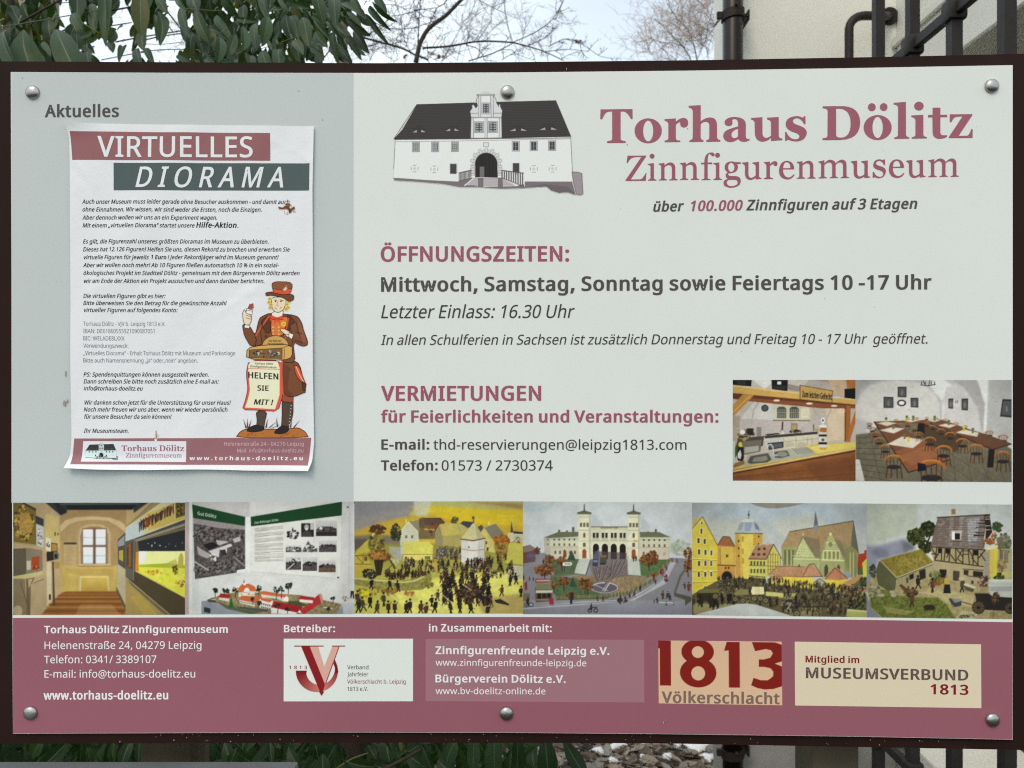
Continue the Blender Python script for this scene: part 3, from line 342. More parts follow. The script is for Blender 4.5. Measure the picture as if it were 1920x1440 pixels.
def pic_panels(text):
    P = Pic(40, 62, 1890, 1288, RES / 5.818, (206, 202, 204), 5)
    P.g(40, 62, 750, 1288, (198, 192, 196), (216, 214, 216)); P.p("750,62 1890,62 1890,1288 740,1288 735,300", (212, 208, 210)); P.g(40, 62, 90, 1288, (176, 166, 170), (206, 196, 196)); P.r(40, 250, 82, 1288, (196, 172, 170)); P.r(88, 62, 122, 1288, (222, 220, 222))
    P.p("700,230 760,230 750,840 700,800", (226, 224, 226)); P.g(200, 880, 1750, 1150, (222, 220, 220), (232, 232, 232), .4)
    P.p("120,92 697,228 697,800 148,908", (232, 232, 232)); P.p("120,92 697,228 695,328 130,240", (28, 74, 42)); P.p("130,240 695,328 697,795 606,808 606,835 150,905", (92, 84, 86), 1, .4, 4)
    P.p("130,240 695,328 695,370 420,350 135,300", (166, 154, 158), .9, .1)
    for x, y, rx, ry, n in ((250, 380, 110, 50, 120), (560, 420, 130, 60, 160), (300, 440, 160, 60, 140), (230, 800, 90, 60, 120), (480, 770, 150, 70, 200), (630, 640, 60, 80, 90)): P.blob(x, y, rx, ry, [(52, 46, 48), (112, 104, 106), (74, 68, 70), (136, 126, 128)], n, 13)
    P.p("170,540 230,585 345,650 280,680 190,640", (176, 168, 168)); P.p("300,600 540,520 560,545 430,590 500,560 500,625 420,580 410,670 340,640", (206, 200, 202)); P.p("380,480 470,490 520,500 400,545", (190, 184, 186)); P.p("240,530 340,500 420,540 300,590", (40, 36, 38)); P.p("560,470 640,440 650,490 580,510", (186, 180, 182)); P.l("150,715 300,810", 14, (186, 178, 180)); P.l("570,660 690,760", 10, (160, 150, 152)); P.p("430,590 480,580 500,640 440,650", (60, 54, 56)); P.blob(350, 670, 40, 40, [(230, 226, 226), (120, 112, 114)], 14, 12)
    P.p("606,810 697,796 697,826 606,840", (230, 228, 230))
    P.p("757,228 1752,65 1735,905 757,822", (222, 218, 216)); P.p("757,228 1752,65 1750,215 760,332", (28, 74, 42)); P.l("757,822 1735,905", 5, (190, 188, 190)); P.l("1752,65 1735,905", 6, (196, 196, 200))
    text(P, "Gut Dölitz", 180, 205, 383, 243, 36, 34); text(P, "Das Rittergut Dölitz", 800, 305, 1060, 272, 24, 26)
    y = 352
    for k in range(26):
        if k in (4, 8, 12, 18, 21): y += 8
        dy = (345 - 352) * 0; e = 1110 if k % 4 != 3 else 960; t = (y - 352) / 350.
        P.l([(800, y + 4), (e, y - 24 * (1 - t) + 0)], 4.2, (120, 108, 104), .75); y += 12.6
    for (x0, y0, x1, y1, c) in ((1140, 345, 1285, 455, 0), (1305, 300, 1443, 448, 1), (1468, 290, 1692, 438, 2), (1138, 540, 1308, 612, 3), (1320, 530, 1482, 612, 4), (1500, 490, 1688, 612, 5), (1138, 668, 1305, 805, 6), (1320, 672, 1478, 818, 7), (1495, 706, 1680, 832, 8)):
        if c not in (0, 4): P.r(x0, y0, x1, y1, (96, 88, 90), tex=.3)
        w, h = x1 - x0, y1 - y0; cx, cy = (x0 + x1) / 2, (y0 + y1) / 2
        if c == 0: P.blob(cx, cy + 20, w * .45, h * .4, [(60, 54, 56), (120, 114, 116), (36, 32, 34)], 60, 12); P.p([(cx - 8, y0 + 20), (cx + 4, y0 - 5), (cx + 12, y0 + 40)], (60, 56, 58)); P.r(cx - 30, cy - 5, cx + 44, cy + 30, (224, 220, 222)); P.blob(cx + 6, cy + 18, 34, 22, [(70, 64, 66)], 12, 7)
        if c == 1: P.r(x0, y0, x1, y1, (46, 42, 44)); P.e(cx - 10, y0 + 42, 26, 32, (176, 168, 168)); P.p([(x0, y1), (x0 + 20, y0 + 96), (cx - 10, y0 + 76), (cx + 40, y0 + 100), (x1 - 20, y1)], (74, 68, 70)); P.r(cx + 30, y0, x1, y0 + 70, (196, 190, 192)); P.e(cx - 10, y0 + 62, 16, 14, (220, 216, 216))
        if c in (2, 5, 7, 8, 3, 6): P.g(x0, y0 - (20 if c == 2 else 0), x1, cy, (208, 204, 206), (190, 184, 186)); P.blob(cx, cy - 2, w * .46, h * .16, [(60, 54, 56), (96, 90, 92), (34, 30, 32)], 70, 10); P.r(x0, cy + h * .16, x1, y1, (86, 78, 80), tex=.4)
        if c == 2: P.r(x0, y1 - 44, x1, y1, (52, 46, 48)); P.e(cx - 60, cy - 10, 18, 16, (220, 216, 216))
        if c == 3: P.blob(cx, cy + 4, w * .45, h * .3, [(220, 216, 216), (60, 56, 58), (150, 144, 146)], 60, 9)
        if c == 4: P.p([(x0, y1), (x0, cy + 20), (x0 + 50, y0 - 20), (cx - 16, y0 - 34), (cx + 30, cy - 10), (x1, cy), (x1, y1)], (110, 104, 104), 1, .3); P.blob(cx, cy + 6, w * .42, h * .5, [(220, 216, 216), (60, 56, 58), (150, 144, 146)], 60, 10); P.l([(cx - 20, y0 - 40), (cx - 20, y0)], 5, (60, 56, 58))
        if c == 6: P.e(cx, cy - 32, 20, 20, (30, 26, 28)); P.r(cx - 20, cy - 32, cx + 20, cy - 14, (30, 26, 28)); P.l([(x0 + 20, y1 - 6), (cx + 10, cy - 4)], 8, (220, 214, 216)); P.blob(cx, cy - 40, w * .45, 20, [(220, 216, 216), (120, 112, 114)], 16, 8)
        if c == 8: P.r(x0 + 50, cy - 14, x1 - 16, cy + 16, (96, 74, 62)); P.r(x0, cy + 16, x1, y1, (110, 88, 72), tex=.3)
    P.l("1830,62 1825,1288", 5, (180, 178, 184)); P.r(1862, 62, 1890, 1288, (216, 216, 222)); P.r(1880, 62, 1892, 82, (20, 20, 20)); P.e(1812, 125, 11, 8, (40, 34, 30)); P.e(1707, 890, 10, 9, (40, 36, 36)); P.p("1842,1035 1880,1038 1880,1120 1866,1120 1864,1060 1850,1120 1840,1115", (54, 52, 64))
    # model of the manor
    P.p("222,1145 300,1135 1000,1280 700,1288 222,1288", (168, 170, 182)); P.p("222,1145 300,1150 760,1288 222,1288", (150, 152, 166)); P.p("250,1208 320,1225 318,1278 250,1262", (42, 62, 54))
    P.p("260,1145 420,1080 620,1040 1300,1080 1750,1180 1700,1288 760,1288 400,1170", (150, 132, 96), 1, .25, 6); P.p("380,1150 620,1225 900,1260 760,1288 500,1230", (86, 100, 66), .9); P.p("1120,1140 1280,1150 1400,1200 1200,1200", (74, 92, 50)); P.p("600,1200 960,1240 930,1262 620,1222", (84, 84, 92))
    P.p("285,1130 340,1105 385,1120 380,1160 300,1155", (90, 84, 74), 1, .3); P.p("300,1120 380,1118 380,1138 330,1128", (196, 190, 180))
    P.p("410,1105 520,1115 520,1150 412,1130", (214, 208, 200)); P.p("405,1100 430,1060 545,1075 520,1115", (176, 40, 34))
    P.p("625,1050 800,1050 800,1100 625,1100", (224, 214, 200)); P.p("620,1010 660,960 740,955 800,985 830,1040 700,1035 625,1050", (214, 106, 56)); P.p("670,980 685,900 700,980", (150, 62, 46)); P.r(676, 945, 704, 975, (236, 226, 220)); P.p("700,1000 730,1000 750,1040 680,1040", (240, 232, 226)); P.blob(720, 1075, 70, 14, [(96, 70, 56), (240, 236, 230)], 22, 6)
    P.p("845,1040 900,1035 1160,1080 1130,1105 870,1075", (210, 110, 66)); P.p("870,1072 1120,1105 1115,1150 1040,1120 870,1100", (220, 212, 204))
    P.p("630,1130 655,1085 880,1095 1000,1135 960,1155 850,1130 800,1165", (208, 104, 60)); P.p("632,1130 800,1165 800,1205 636,1165", (216, 206, 196)); P.p("850,1135 880,1098 1000,1135 985,1240 850,1215", (232, 226, 220)); P.p("855,1100 1000,1135 960,1160 870,1135", (210, 104, 60))
    for k in range(5): P.r(872 + k * 22, 1165 + k * 5, 884 + k * 22, 1184 + k * 5, (70, 60, 60)); P.r(872 + k * 22, 1200 + k * 5, 884 + k * 22, 1218 + k * 5, (60, 52, 52))
    for k in range(8): P.r(642 + k * 20, 1145 + k * 4, 650 + k * 20, 1156 + k * 4, (90, 70, 60))
    P.p("975,1210 1015,1145 1320,1205 1290,1288 990,1260", (172, 34, 40)); P.p("978,1212 1260,1270 1260,1288 980,1280", (226, 220, 216)); P.p("1280,1265 1500,1070 1530,1080 1545,1150 1340,1288", (190, 50, 54)); P.p("1270,1120 1300,1088 1445,1105 1440,1135", (184, 36, 42)); P.p("1285,1128 1435,1140 1430,1170 1290,1155", (232, 228, 226)); P.p("1500,1080 1520,1060 1545,1130 1530,1190", (206, 150, 130)); P.p("1110,1120 1150,1085 1170,1120 1165,1155 1110,1145", (236, 232, 230)); P.p("1265,1270 1290,1240 1310,1280", (236, 236, 236)); P.l("1550,1215 1640,1225", 12, (226, 222, 220))
    for x, y, h in ((370, 1100, 90), (470, 1075, 60), (590, 1110, 110), (505, 1060, 40), (845, 1080, 100), (780, 1180, 80), (845, 1220, 70), (1035, 1130, 140), (1090, 1120, 130), (1165, 1070, 110), (1190, 1010, 60), (1050, 1280, 110), (1155, 1280, 60), (1650, 1180, 80), (1600, 1270, 50)):
        P.l([(x, y), (x + 4, y - h * .7)], 7, (70, 56, 44)); P.blob(x, y - h * .78, h * .2 + 8, h * .26, [(38, 50, 34), (60, 66, 48), (30, 38, 30)], 14, 12)
    P.p("520,1215 545,1085 570,1215", (34, 110, 44)); P.p("480,1060 500,995 530,1060", (50, 66, 44)); P.p("815,1040 835,965 850,1040", (44, 64, 40)); P.p("1750,1170 1880,1165 1880,1288 1700,1288", (196, 198, 208)); P.p("1690,1285 1755,1190 1765,1288", (150, 154, 168)); P.blob(1780, 1120, 36, 26, [(120, 104, 80), (170, 150, 120)], 16, 8)
    P.grain(0.030); P.finish(); return P
MENDARK = [(52, 38, 34), (38, 32, 34), (70, 46, 40), (84, 66, 50), (46, 44, 52), (96, 58, 44), (60, 56, 40)]
def pic_battle():
    P = Pic(55, 58, 1893, 1280, RES / 5.818, (214, 196, 60), 7)
    P.g(55, 58, 1893, 520, (190, 188, 120), (206, 176, 60)); P.p("55,58 760,58 640,230 200,330 55,380", (150, 146, 152)); P.p("55,230 500,190 420,300 55,420", (160, 150, 140), .7); P.p("55,390 400,270 700,210 1100,200 1893,260 1893,460 700,470 55,470", (206, 168, 44), .8)
    P.p("640,120 1000,115 1500,150 1893,150 1893,330 1200,300 800,170", (228, 196, 30), .85); P.p("1000,58 1893,58 1893,120 1500,90", (190, 184, 110)); P.p("1250,60 1893,90 1893,150 1700,120", (168, 128, 88), .8); P.p("700,58 900,58 850,220 720,215", (206, 206, 196), .8)
    for k in range(26):
        y = 80 + P.rs.rand() * 300; x = 55 + P.rs.rand() * 1700; P.l([(x, y), (x + 300, y + P.rs.uniform(-10, 24))], 8, [(200, 160, 50), (236, 220, 90), (170, 160, 130)][P.rs.randint(3)], .25)
    P.p("55,440 240,420 560,440 560,520 55,560", (120, 112, 106), .9)
    P.g(55, 520, 1893, 1280, (150, 140, 62), (214, 206, 92)); P.p("880,900 1893,800 1893,1280 600,1280 500,1040", (224, 216, 110), 1, .12, 8); P.p("1380,1120 1893,1060 1893,1280 1460,1280", (190, 166, 98), .9, .15)
    P.blur(3)
    # houses
    P.p("815,240 1000,240 1045,290 1000,330 820,320", (88, 64, 56)); P.p("755,270 815,245 820,370 990,380 990,470 755,470", (126, 108, 70)); P.p("760,250 800,235 1010,260 1030,300 1000,370 760,350", (106, 84, 66), .8); P.blob(920, 360, 60, 70, [(110, 66, 50), (140, 84, 56), (80, 60, 50)], 50, 14)
    P.p("550,400 650,285 755,390 760,500 600,560 560,545", (206, 202, 178)); P.l("552,400 650,285 755,390", 14, (226, 220, 190)); P.p("610,430 635,430 635,462 610,462", (110, 110, 110)); P.p("675,430 698,430 698,462 675,462", (110, 110, 110)); P.r(612, 255, 628, 300, (214, 208, 170)); P.r(690, 262, 706, 310, (214, 208, 170)); P.p("650,280 760,262 765,400 750,385", (150, 140, 110))
    P.p("935,400 985,310 1170,290 1210,310 1225,430 1210,560 940,530", (176, 160, 96)); P.p("985,310 1165,290 1215,420 1020,440", (196, 178, 92), 1, .08); P.p("1180,310 1240,300 1290,360 1230,420", (190, 176, 110)); P.p("935,430 980,330 1020,440 1020,540 938,540", (150, 140, 100)); P.p("1210,300 1240,275 1350,285 1370,330 1290,350", (74, 74, 84)); P.p("1400,340 1440,315 1480,370 1440,420", (96, 84, 80))
    P.blob(1145, 265, 46, 36, [(84, 84, 60), (110, 100, 70)], 40, 12); P.blob(310, 370, 85, 50, [(86, 60, 40), (110, 72, 44), (70, 54, 38)], 90, 14); P.blob(515, 400, 60, 90, [(60, 64, 44), (80, 80, 50), (50, 50, 40)], 100, 14)
    P.p("1430,400 1470,340 1590,300 1690,430 1570,470 1590,620 1480,600 1490,460", (206, 190, 110)); P.p("1470,345 1595,302 1700,430 1560,470", (140, 132, 112)); P.r(1510, 280, 1535, 320, (226, 206, 110))
    for k in range(6): P.l([(1490 + k * 6, 360 + k * 20), (1610 + k * 16, 320 + k * 20)], 4, (110, 104, 92))
    P.r(1485, 495, 1503, 525, (80, 76, 70)); P.r(1495, 560, 1518, 600, (80, 76, 70))
    P.p("1730,400 1760,400 1768,270 1780,270 1790,400 1893,410 1893,500 1730,500", (206, 200, 170)); P.p("1755,400 1768,272 1790,400", (96, 80, 70)); P.p("1790,385 1893,395 1893,415 1790,410", (60, 60, 66)); P.blob(1660, 480, 90, 50, [(160, 96, 30), (130, 80, 34), (190, 120, 40)], 120, 14); P.blob(1660, 600, 60, 80, [(150, 96, 40), (120, 86, 40), (170, 140, 60)], 100, 14); P.blob(1830, 480, 60, 30, [(110, 100, 80), (190, 180, 140)], 30, 10)
    P.p("60,640 150,520 240,455 290,440 260,600 200,620", (196, 180, 70), 1, .08); P.p("60,635 200,640 240,760 120,880 60,850", (196, 172, 60)); P.l("60,650 230,650", 8, (110, 92, 40)); P.l("60,740 240,745", 8, (120, 100, 50)); P.l("70,640 150,735", 7, (120, 100, 40)); P.l("150,640 155,740", 7, (120, 100, 40)); P.r(165, 660, 200, 705, (96, 90, 60)); P.r(250, 410, 280, 445, (226, 216, 150)); P.p("60,500 60,470 200,470 140,540 60,600", (104, 92, 80))
    P.blob(300, 520, 90, 90, [(110, 104, 50), (150, 120, 50), (74, 70, 40), (170, 160, 70)], 160, 14); P.blob(330, 650, 130, 60, [(176, 116, 50), (120, 80, 40), (190, 150, 60), (150, 86, 40)], 170, 14); P.p("270,700 380,690 350,860 300,870", (60, 48, 34)); P.l("420,640 500,790", 22, (84, 70, 50)); P.l("520,700 420,800", 10, (110, 96, 60)); P.blob(520, 680, 60, 60, [(150, 146, 110), (200, 196, 150)], 40, 14)
    P.p("580,635 590,510 620,498 870,498 915,545 910,640", (214, 204, 96), 1, .05); P.l("580,636 912,638", 8, (150, 130, 60)); P.p("590,640 905,640 905,690 700,700 590,705", (222, 206, 110)); P.r(825, 655, 885, 690, (120, 120, 60)); P.p("440,550 560,560 580,700 520,700 440,620", (170, 168, 150))
    P.p("560,560 570,500 600,500 585,640 560,640", (190, 190, 180))
    # crowd behind
    for k in range(90): P.man(935 + P.rs.rand() * 280, 590 + P.rs.rand() * 110, 46, [(96, 84, 90), (120, 104, 110), (70, 60, 60), (140, 90, 80), (150, 150, 160)])
    # round tower
    P.p("1222,470 1475,470 1470,720 1370,790 1222,720", (214, 208, 204)); P.g(1222, 480, 1290, 730, (196, 190, 186), (206, 198, 190), .6); P.p("1400,480 1475,480 1470,720 1400,760", (190, 182, 180), .7); P.p("1215,470 1345,300 1370,300 1480,465 1350,490", (204, 196, 150), 1, .06); P.p("1370,300 1480,465 1400,480", (176, 166, 122), .8); P.l("1215,470 1350,488 1480,462", 13, (120, 76, 56)); P.l("1222,578 1350,596 1472,582", 8, (170, 128, 90)); P.e(1304, 558, 7, 11, (40, 36, 34)); P.e(1352, 240, 15, 18, (80, 70, 70)); P.p("1345,300 1350,215 1356,215 1366,300", (120, 110, 100))
    P.p("1700,735 1740,515 1893,518 1893,755", (200, 190, 84), 1, .05); P.p("1720,745 1893,758 1893,900 1725,915", (196, 190, 160)); P.l("1700,740 1893,756", 9, (130, 116, 70))
    # crowd
    for k in range(120): P.man(560 + P.rs.rand() * 1000, 720 + P.rs.rand() * 120, 62, MENDARK + [(120, 100, 80), (150, 130, 90)])
    for k in range(40): P.man(1480 + P.rs.rand() * 300, 700 + P.rs.rand() * 200, 66, MENDARK + [(110, 104, 60), (130, 90, 60)])
    P.blob(220, 850, 70, 60, [(40, 36, 34), (60, 56, 46)], 60, 14)
    for k in range(50): P.man(400 + P.rs.rand() * 480, 860 + P.rs.rand() * 60, 70, MENDARK + [(110, 70, 50)])
    P.p("55,890 200,905 450,930 600,925 880,850 880,960 800,1020 600,1030 300,1010 55,960", (150, 142, 74), 1, .2, 5); P.l("55,895 200,910 440,930 590,940 700,925 870,860", 14, (206, 198, 130)); P.blob(860, 930, 60, 80, [(110, 104, 50), (150, 140, 60)], 50, 14); P.blob(330, 1030, 240, 40, [(150, 120, 50), (110, 104, 50), (200, 180, 60), (170, 110, 60)], 90, 14); P.blob(660, 1060, 60, 30, [(170, 96, 60), (190, 140, 70)], 24, 14); P.blob(150, 1080, 110, 50, [(226, 206, 40), (150, 140, 50)], 50, 18); P.blob(920, 740, 50, 60, [(196, 160, 70)], 20, 14)
    for k in range(115):
        y = 880 + P.rs.rand() * 320; x = 1000 + P.rs.rand() * 520 + (y - 880) * .1; P.man(x, y, 105, MENDARK)
    for x, y in ((240, 1010), (450, 1020), (540, 1040), (700, 780), (960, 1140), (1040, 1180), (1110, 1110), (900, 1200), (1660, 1090), (1870, 1100), (1820, 960), (1280, 770), (1400, 760), (1440, 770), (1750, 980)): P.man(x, y, 120 if y > 900 else 90, MENDARK)
    for x, y in ((100, 1270), (160, 1250), (230, 1220), (300, 1290), (380, 1200), (430, 1290), (500, 1290), (620, 1290), (660, 1270), (780, 1290), (830, 1310), (1110, 1290), (1210, 1280), (1330, 1290), (930, 1270), (90, 1180), (1500, 1320)): P.man(x, y, 150, MENDARK)
    P.p("1580,1130 1650,1120 1745,1175 1735,1190 1600,1160", (60, 52, 50)); P.blob(1300, 1060, 90, 110, [(50, 38, 34), (86, 62, 44), (120, 90, 60)], 110, 15)
    for a, b in (((960, 1030), (1120, 1160)), ((1240, 960), (1330, 1025)), ((1500, 830), (1620, 870)), ((980, 1150), (1090, 1230)), ((430, 1060), (560, 1160)), ((160, 1190), (240, 1230))): P.l([a, b], 6, (230, 226, 200))
    P.r(55, 58, 60, 80, (30, 30, 30)); P.grain(0.080, 1.4); P.finish(); return P
def pic_station():
    P = Pic(32, 60, 1878, 1293, RES / 5.818, (200, 202, 208), 9)
    P.g(32, 60, 1878, 700, (206, 210, 214), (204, 204, 212)); P.p("32,70 380,70 340,150 100,190 32,160", (190, 204, 210), .7)
    P.p("780,190 900,280 900,330 780,330", (170, 174, 182), .5); P.p("1310,200 1420,320 1400,400 1310,380", (172, 176, 184), .5)
    P.blur(4)
    P.blob(1750, 560, 110, 90, [(176, 180, 160), (190, 190, 180), (150, 160, 130)], 120, 16, .6)
    P.p("32,640 300,620 1878,680 1878,1293 32,1293", (140, 136, 146)); P.g(32, 1140, 1878, 1293, (150, 148, 160), (138, 136, 150))
    P.p("32,560 110,535 200,590 190,640 32,640", (134, 76, 66)); P.p("32,570 110,537 175,575 100,620 32,640", (140, 120, 120)); P.p("40,620 170,600 170,720 40,740", (120, 80, 74)); P.e(120, 665, 44, 36, (96, 100, 130)); P.p("60,680 175,670 170,710 60,720", (110, 84, 90))
    P.blob(200, 600, 30, 40, [(110, 76, 50), (84, 60, 44)], 30, 10)
    # wings
    P.p("265,460 640,455 645,690 400,690 330,655 265,620", (206, 202, 180)); P.p("265,455 330,460 335,655 270,625", (186, 178, 164)); P.p("265,456 420,395 640,392 642,445 330,462", (112, 116, 90)); P.p("1308,450 1645,450 1635,690 1308,690", (206, 202, 178)); P.p("1305,390 1520,392 1645,448 1308,450", (112, 116, 90))
    P.p("335,560 640,560 640,688 400,685 335,655", (200, 190, 172), .9); P.p("1308,565 1638,565 1635,690 1308,690", (204, 192, 176), .9)
    for y in (470, 557): P.l([(335, y), (640, y - 4)], 5, (160, 152, 130)); P.l([(1308, y), (1640, y)], 5, (160, 152, 130))
    for k in range(5):
        P.r(368 + k * 55, 468, 384 + k * 55, 486, (56, 54, 50)); P.r(368 + k * 55, 520, 386 + k * 55, 546, (110, 100, 86)); P.r(1342 + k * 57, 472, 1360 + k * 57, 488, (56, 54, 50)); P.r(1340 + k * 57, 524, 1360 + k * 57, 556, (120, 100, 90))
    for x in (378, 430, 540, 592): P.r(x, 600, x + 20, 634, (100, 92, 84))
    P.p("465,675 468,600 490,572 512,600 516,675", (236, 226, 206)); P.p("472,672 474,602 490,580 508,602 512,672", (130, 82, 50)); P.p("1430,640 1432,600 1465,572 1498,600 1498,680 1430,690", (226, 216, 196)); P.p("1440,640 1442,602 1465,584 1484,602 1486,680 1440,690", (110, 80, 56)); P.r(1340, 605, 1360, 645, (110, 96, 84)); P.r(1560, 612, 1586, 650, (176, 164, 150)); P.r(300, 520, 312, 540, (110, 100, 90)); P.r(300, 470, 312, 488, (110, 100, 90))
    for x, y0, y1, w in ((430, 372, 398, 22), (516, 378, 394, 18), (583, 340, 392, 26), (1398, 385, 398, 16), (1482, 358, 398, 22)): P.r(x - w / 2, y0, x + w / 2, y1, (110, 96, 84))
    # hall
    P.p("778,335 1175,335 1175,690 778,690", (212, 210, 184)); P.l("778,338 1175,338", 12, (130, 122, 112)); P.r(880, 340, 1010, 356, (110, 90, 84)); P.r(1018, 340, 1070, 356, (110, 90, 84)); P.l("778,365 1175,365", 6, (176, 172, 150)); P.l("778,490 1175,490", 6, (166, 160, 136)); P.g(778, 345, 1175, 385, (196, 190, 160), (220, 216, 190), .5)
    for k in range(4):
        for d in (0, 38): P.r(796 + k * 98 + d, 402, 822 + k * 98 + d, 458, (62, 56, 54)); P.r(794 + k * 98 + d, 462, 826 + k * 98 + d, 482, (190, 184, 156))
        cx = 831 + k * 97; t = np.radians(np.linspace(180, 360, 14)); P.p([(cx - 38, 690)] + [(cx + 42 * np.cos(v), 560 + 48 * np.sin(v)) for v in t] + [(cx + 38, 690)], (236, 232, 212)); P.p([(cx - 34, 690)] + [(cx + 34 * np.cos(v), 560 + 40 * np.sin(v)) for v in t] + [(cx + 34, 690)], (44, 34, 34))
    P.p("800,600 1165,620 1165,690 800,690", (90, 80, 82), .7)
    for x0, x1 in ((636, 772), (1176, 1306)):
        P.p([(x0, 195), (x1, 195), (x1, 690), (x0 + 8, 690)], (220, 216, 190)); P.p([(x1 - 16, 200), (x1, 200), (x1, 690), (x1 - 16, 690)], (190, 184, 158)); P.r(x0 + 12, 232, x1 - 16, 355, (226, 222, 196)); P.l([(x0, 375), (x1, 375)], 6, (170, 164, 140)); P.l([(x0, 490), (x1, 490)], 5, (176, 170, 146)); P.l([(x0, 570), (x1, 570)], 5, (176, 170, 146)); P.l([(x0 + 10, 232), (x1 - 14, 232)], 4, (160, 154, 130))
        cx = (x0 + x1) / 2; P.p([(x0 - 12, 182), (cx, 158), (x1 + 14, 182), (x1 + 8, 200), (x0 - 6, 200)], (104, 108, 84)); P.p([(cx - 7, 165), (cx - 3, 88), (cx + 3, 88), (cx + 7, 165)], (60, 56, 56))
        for k in (-36, 0, 36): P.r(cx + k - 12, 302, cx + k + 12, 340, (104, 92, 76)); P.e(cx + k, 303, 12, 12, (104, 92, 76)); P.r(cx + k - 1, 295, cx + k + 2, 340, (190, 180, 150))
        P.e(cx, 425, 18, 24, (236, 226, 206)); P.e(cx, 418, 13, 16, (130, 84, 54)); P.r(cx - 13, 418, cx + 13, 455, (140, 90, 60)); P.r(cx - 15, 512, cx + 15, 556, (110, 92, 74)); P.e(cx, 606, 22, 26, (150, 78, 44)); P.r(cx - 22, 604, cx + 22, 680, (158, 84, 46))
        if x0 > 1000: P.blob(cx + 20, 490, 30, 10, [(196, 160, 110)], 8, 8)
    # forecourt
    P.p("780,690 1175,690 1160,860 960,940 820,940 760,760", (126, 116, 118)); P.p("655,685 775,685 720,862 580,845", (190, 192, 184)); P.l("770,700 722,862", 12, (90, 90, 96)); P.p("1175,685 1300,685 1325,870 1185,860", (192, 194, 186)); P.l("1300,690 1322,868", 8, (150, 150, 146)); P.l("580,848 720,866", 14, (110, 124, 80)); P.l("1175,865 1320,875", 14, (110, 116, 84))
    P.p("560,880 820,860 1180,870 1420,880 1300,990 1150,1060 1000,1055 700,1000", (150, 128, 98), 1, .15, 6); P.p("790,780 1000,760 1160,700 1175,870 830,940", (118, 104, 104), .9, .2)
    for pts in ("800,780 850,935", "830,780 860,930", "880,760 870,900", "960,760 900,930", "1010,700 990,860 920,940", "1060,700 1010,840 940,950", "1110,700 1030,870 950,950", "1150,705 1090,830 970,950"): P.l(pts, 5, (70, 56, 58)); P.l([(a + 9, b) for a, b in pp(pts)], 3, (176, 166, 168))
    P.p("300,700 640,690 590,860 380,880 360,780", (92, 108, 80), 1, .2); P.p("330,880 620,900 850,1060 1000,1090 960,1120 400,1140 360,1000", (88, 110, 76), 1, .2); P.p("1310,700 1620,690 1560,800 1400,890 1320,860", (92, 118, 76), 1, .2)
    P.e(925, 1000, 155, 66, (96, 88, 98)); P.e(925, 1000, 150, 60, (196, 186, 190)); P.e(925, 1003, 138, 50, (104, 96, 106)); P.p("870,1035 935,940 990,940 930,1045", (140, 132, 136)); P.l("880,1030 950,935", 8, (60, 52, 54)); P.l("925,1040 985,940", 8, (214, 206, 206)); P.l("800,960 960,1035", 8, (180, 172, 176)); P.p("660,960 820,930 780,1020 700,1040", (88, 110, 76), .8)
    P.p("800,650 865,570 865,660 850,760 795,765", (96, 94, 118)); P.p("795,690 855,690 852,770 792,765", (62, 66, 100)); P.r(800, 700, 848, 725, (120, 130, 150)); P.p("880,660 950,650 945,745 870,745", (70, 84, 70)); P.p("890,645 945,645 940,668 885,668", (150, 100, 70)); P.r(876, 735, 930, 750, (50, 30, 30))
    # streets, fences
    P.p("32,1220 700,1150 1180,1130 1560,900 1640,720 1700,720 1580,960 1240,1140 700,1190 32,1240", (178, 176, 184)); P.l("32,1222 700,1170 1180,1140 1340,1060 1560,910", 5, (110, 106, 116))
    P.l("390,1110 1000,1090 1180,1060 1430,930 1630,700", 34, (124, 120, 84)); P.l("1690,1050 1750,870 1878,700", 24, (110, 104, 84)); P.l("400,1135 960,1110", 14, (96, 100, 70)); P.l("350,880 600,850", 20, (110, 114, 84)); P.l("350,880 380,960", 16, (110, 114, 80)); P.p("1680,1050 1870,1100 1870,1140 1800,1195 1800,1130 1680,1090", (96, 90, 76))
    for k in range(60):
        t = k / 59.; q = [(390, 1110), (1000, 1085), (1180, 1055), (1430, 925), (1630, 690)]; u = t * 4; i = min(int(u), 3); f = u - i; x = q[i][0] + (q[i + 1][0] - q[i][0]) * f; y = q[i][1] + (q[i + 1][1] - q[i][1]) * f; P.l([(x, y - 22), (x, y + 22)], 4, (176, 168, 100) if k % 3 == 0 else (84, 84, 56))
    AUT = [(110, 66, 34), (136, 82, 40), (84, 52, 30), (160, 104, 52)]
    for x, y, rx, ry in ((320, 690, 50, 45), (270, 810, 110, 60), (460, 720, 50, 50), (480, 930, 60, 50), (710, 960, 70, 60), (1405, 700, 100, 60), (1440, 650, 70, 50), (1840, 620, 50, 60), (370, 980, 36, 36), (550, 1080, 50, 30), (1830, 760, 40, 70), (740, 1000, 50, 30), (1460, 860, 40, 20)): P.blob(x, y, rx, ry, AUT, int(rx * ry / 45), 13); P.l([(x, y + ry * .4), (x + 4, y + ry + 50)], 9, (60, 42, 34))
    for x, y in ((580, 985), (565, 690)): P.p([(x, y - 100), (x + 46, y + 10), (x - 46, y + 10)], (60, 84, 62), 1, .3)
    P.p("470,728 560,724 572,742 560,762 470,764", (226, 226, 226)); P.l("486,765 488,830", 8, (60, 56, 50)); P.r(490, 738, 555, 750, (60, 60, 60), .7)
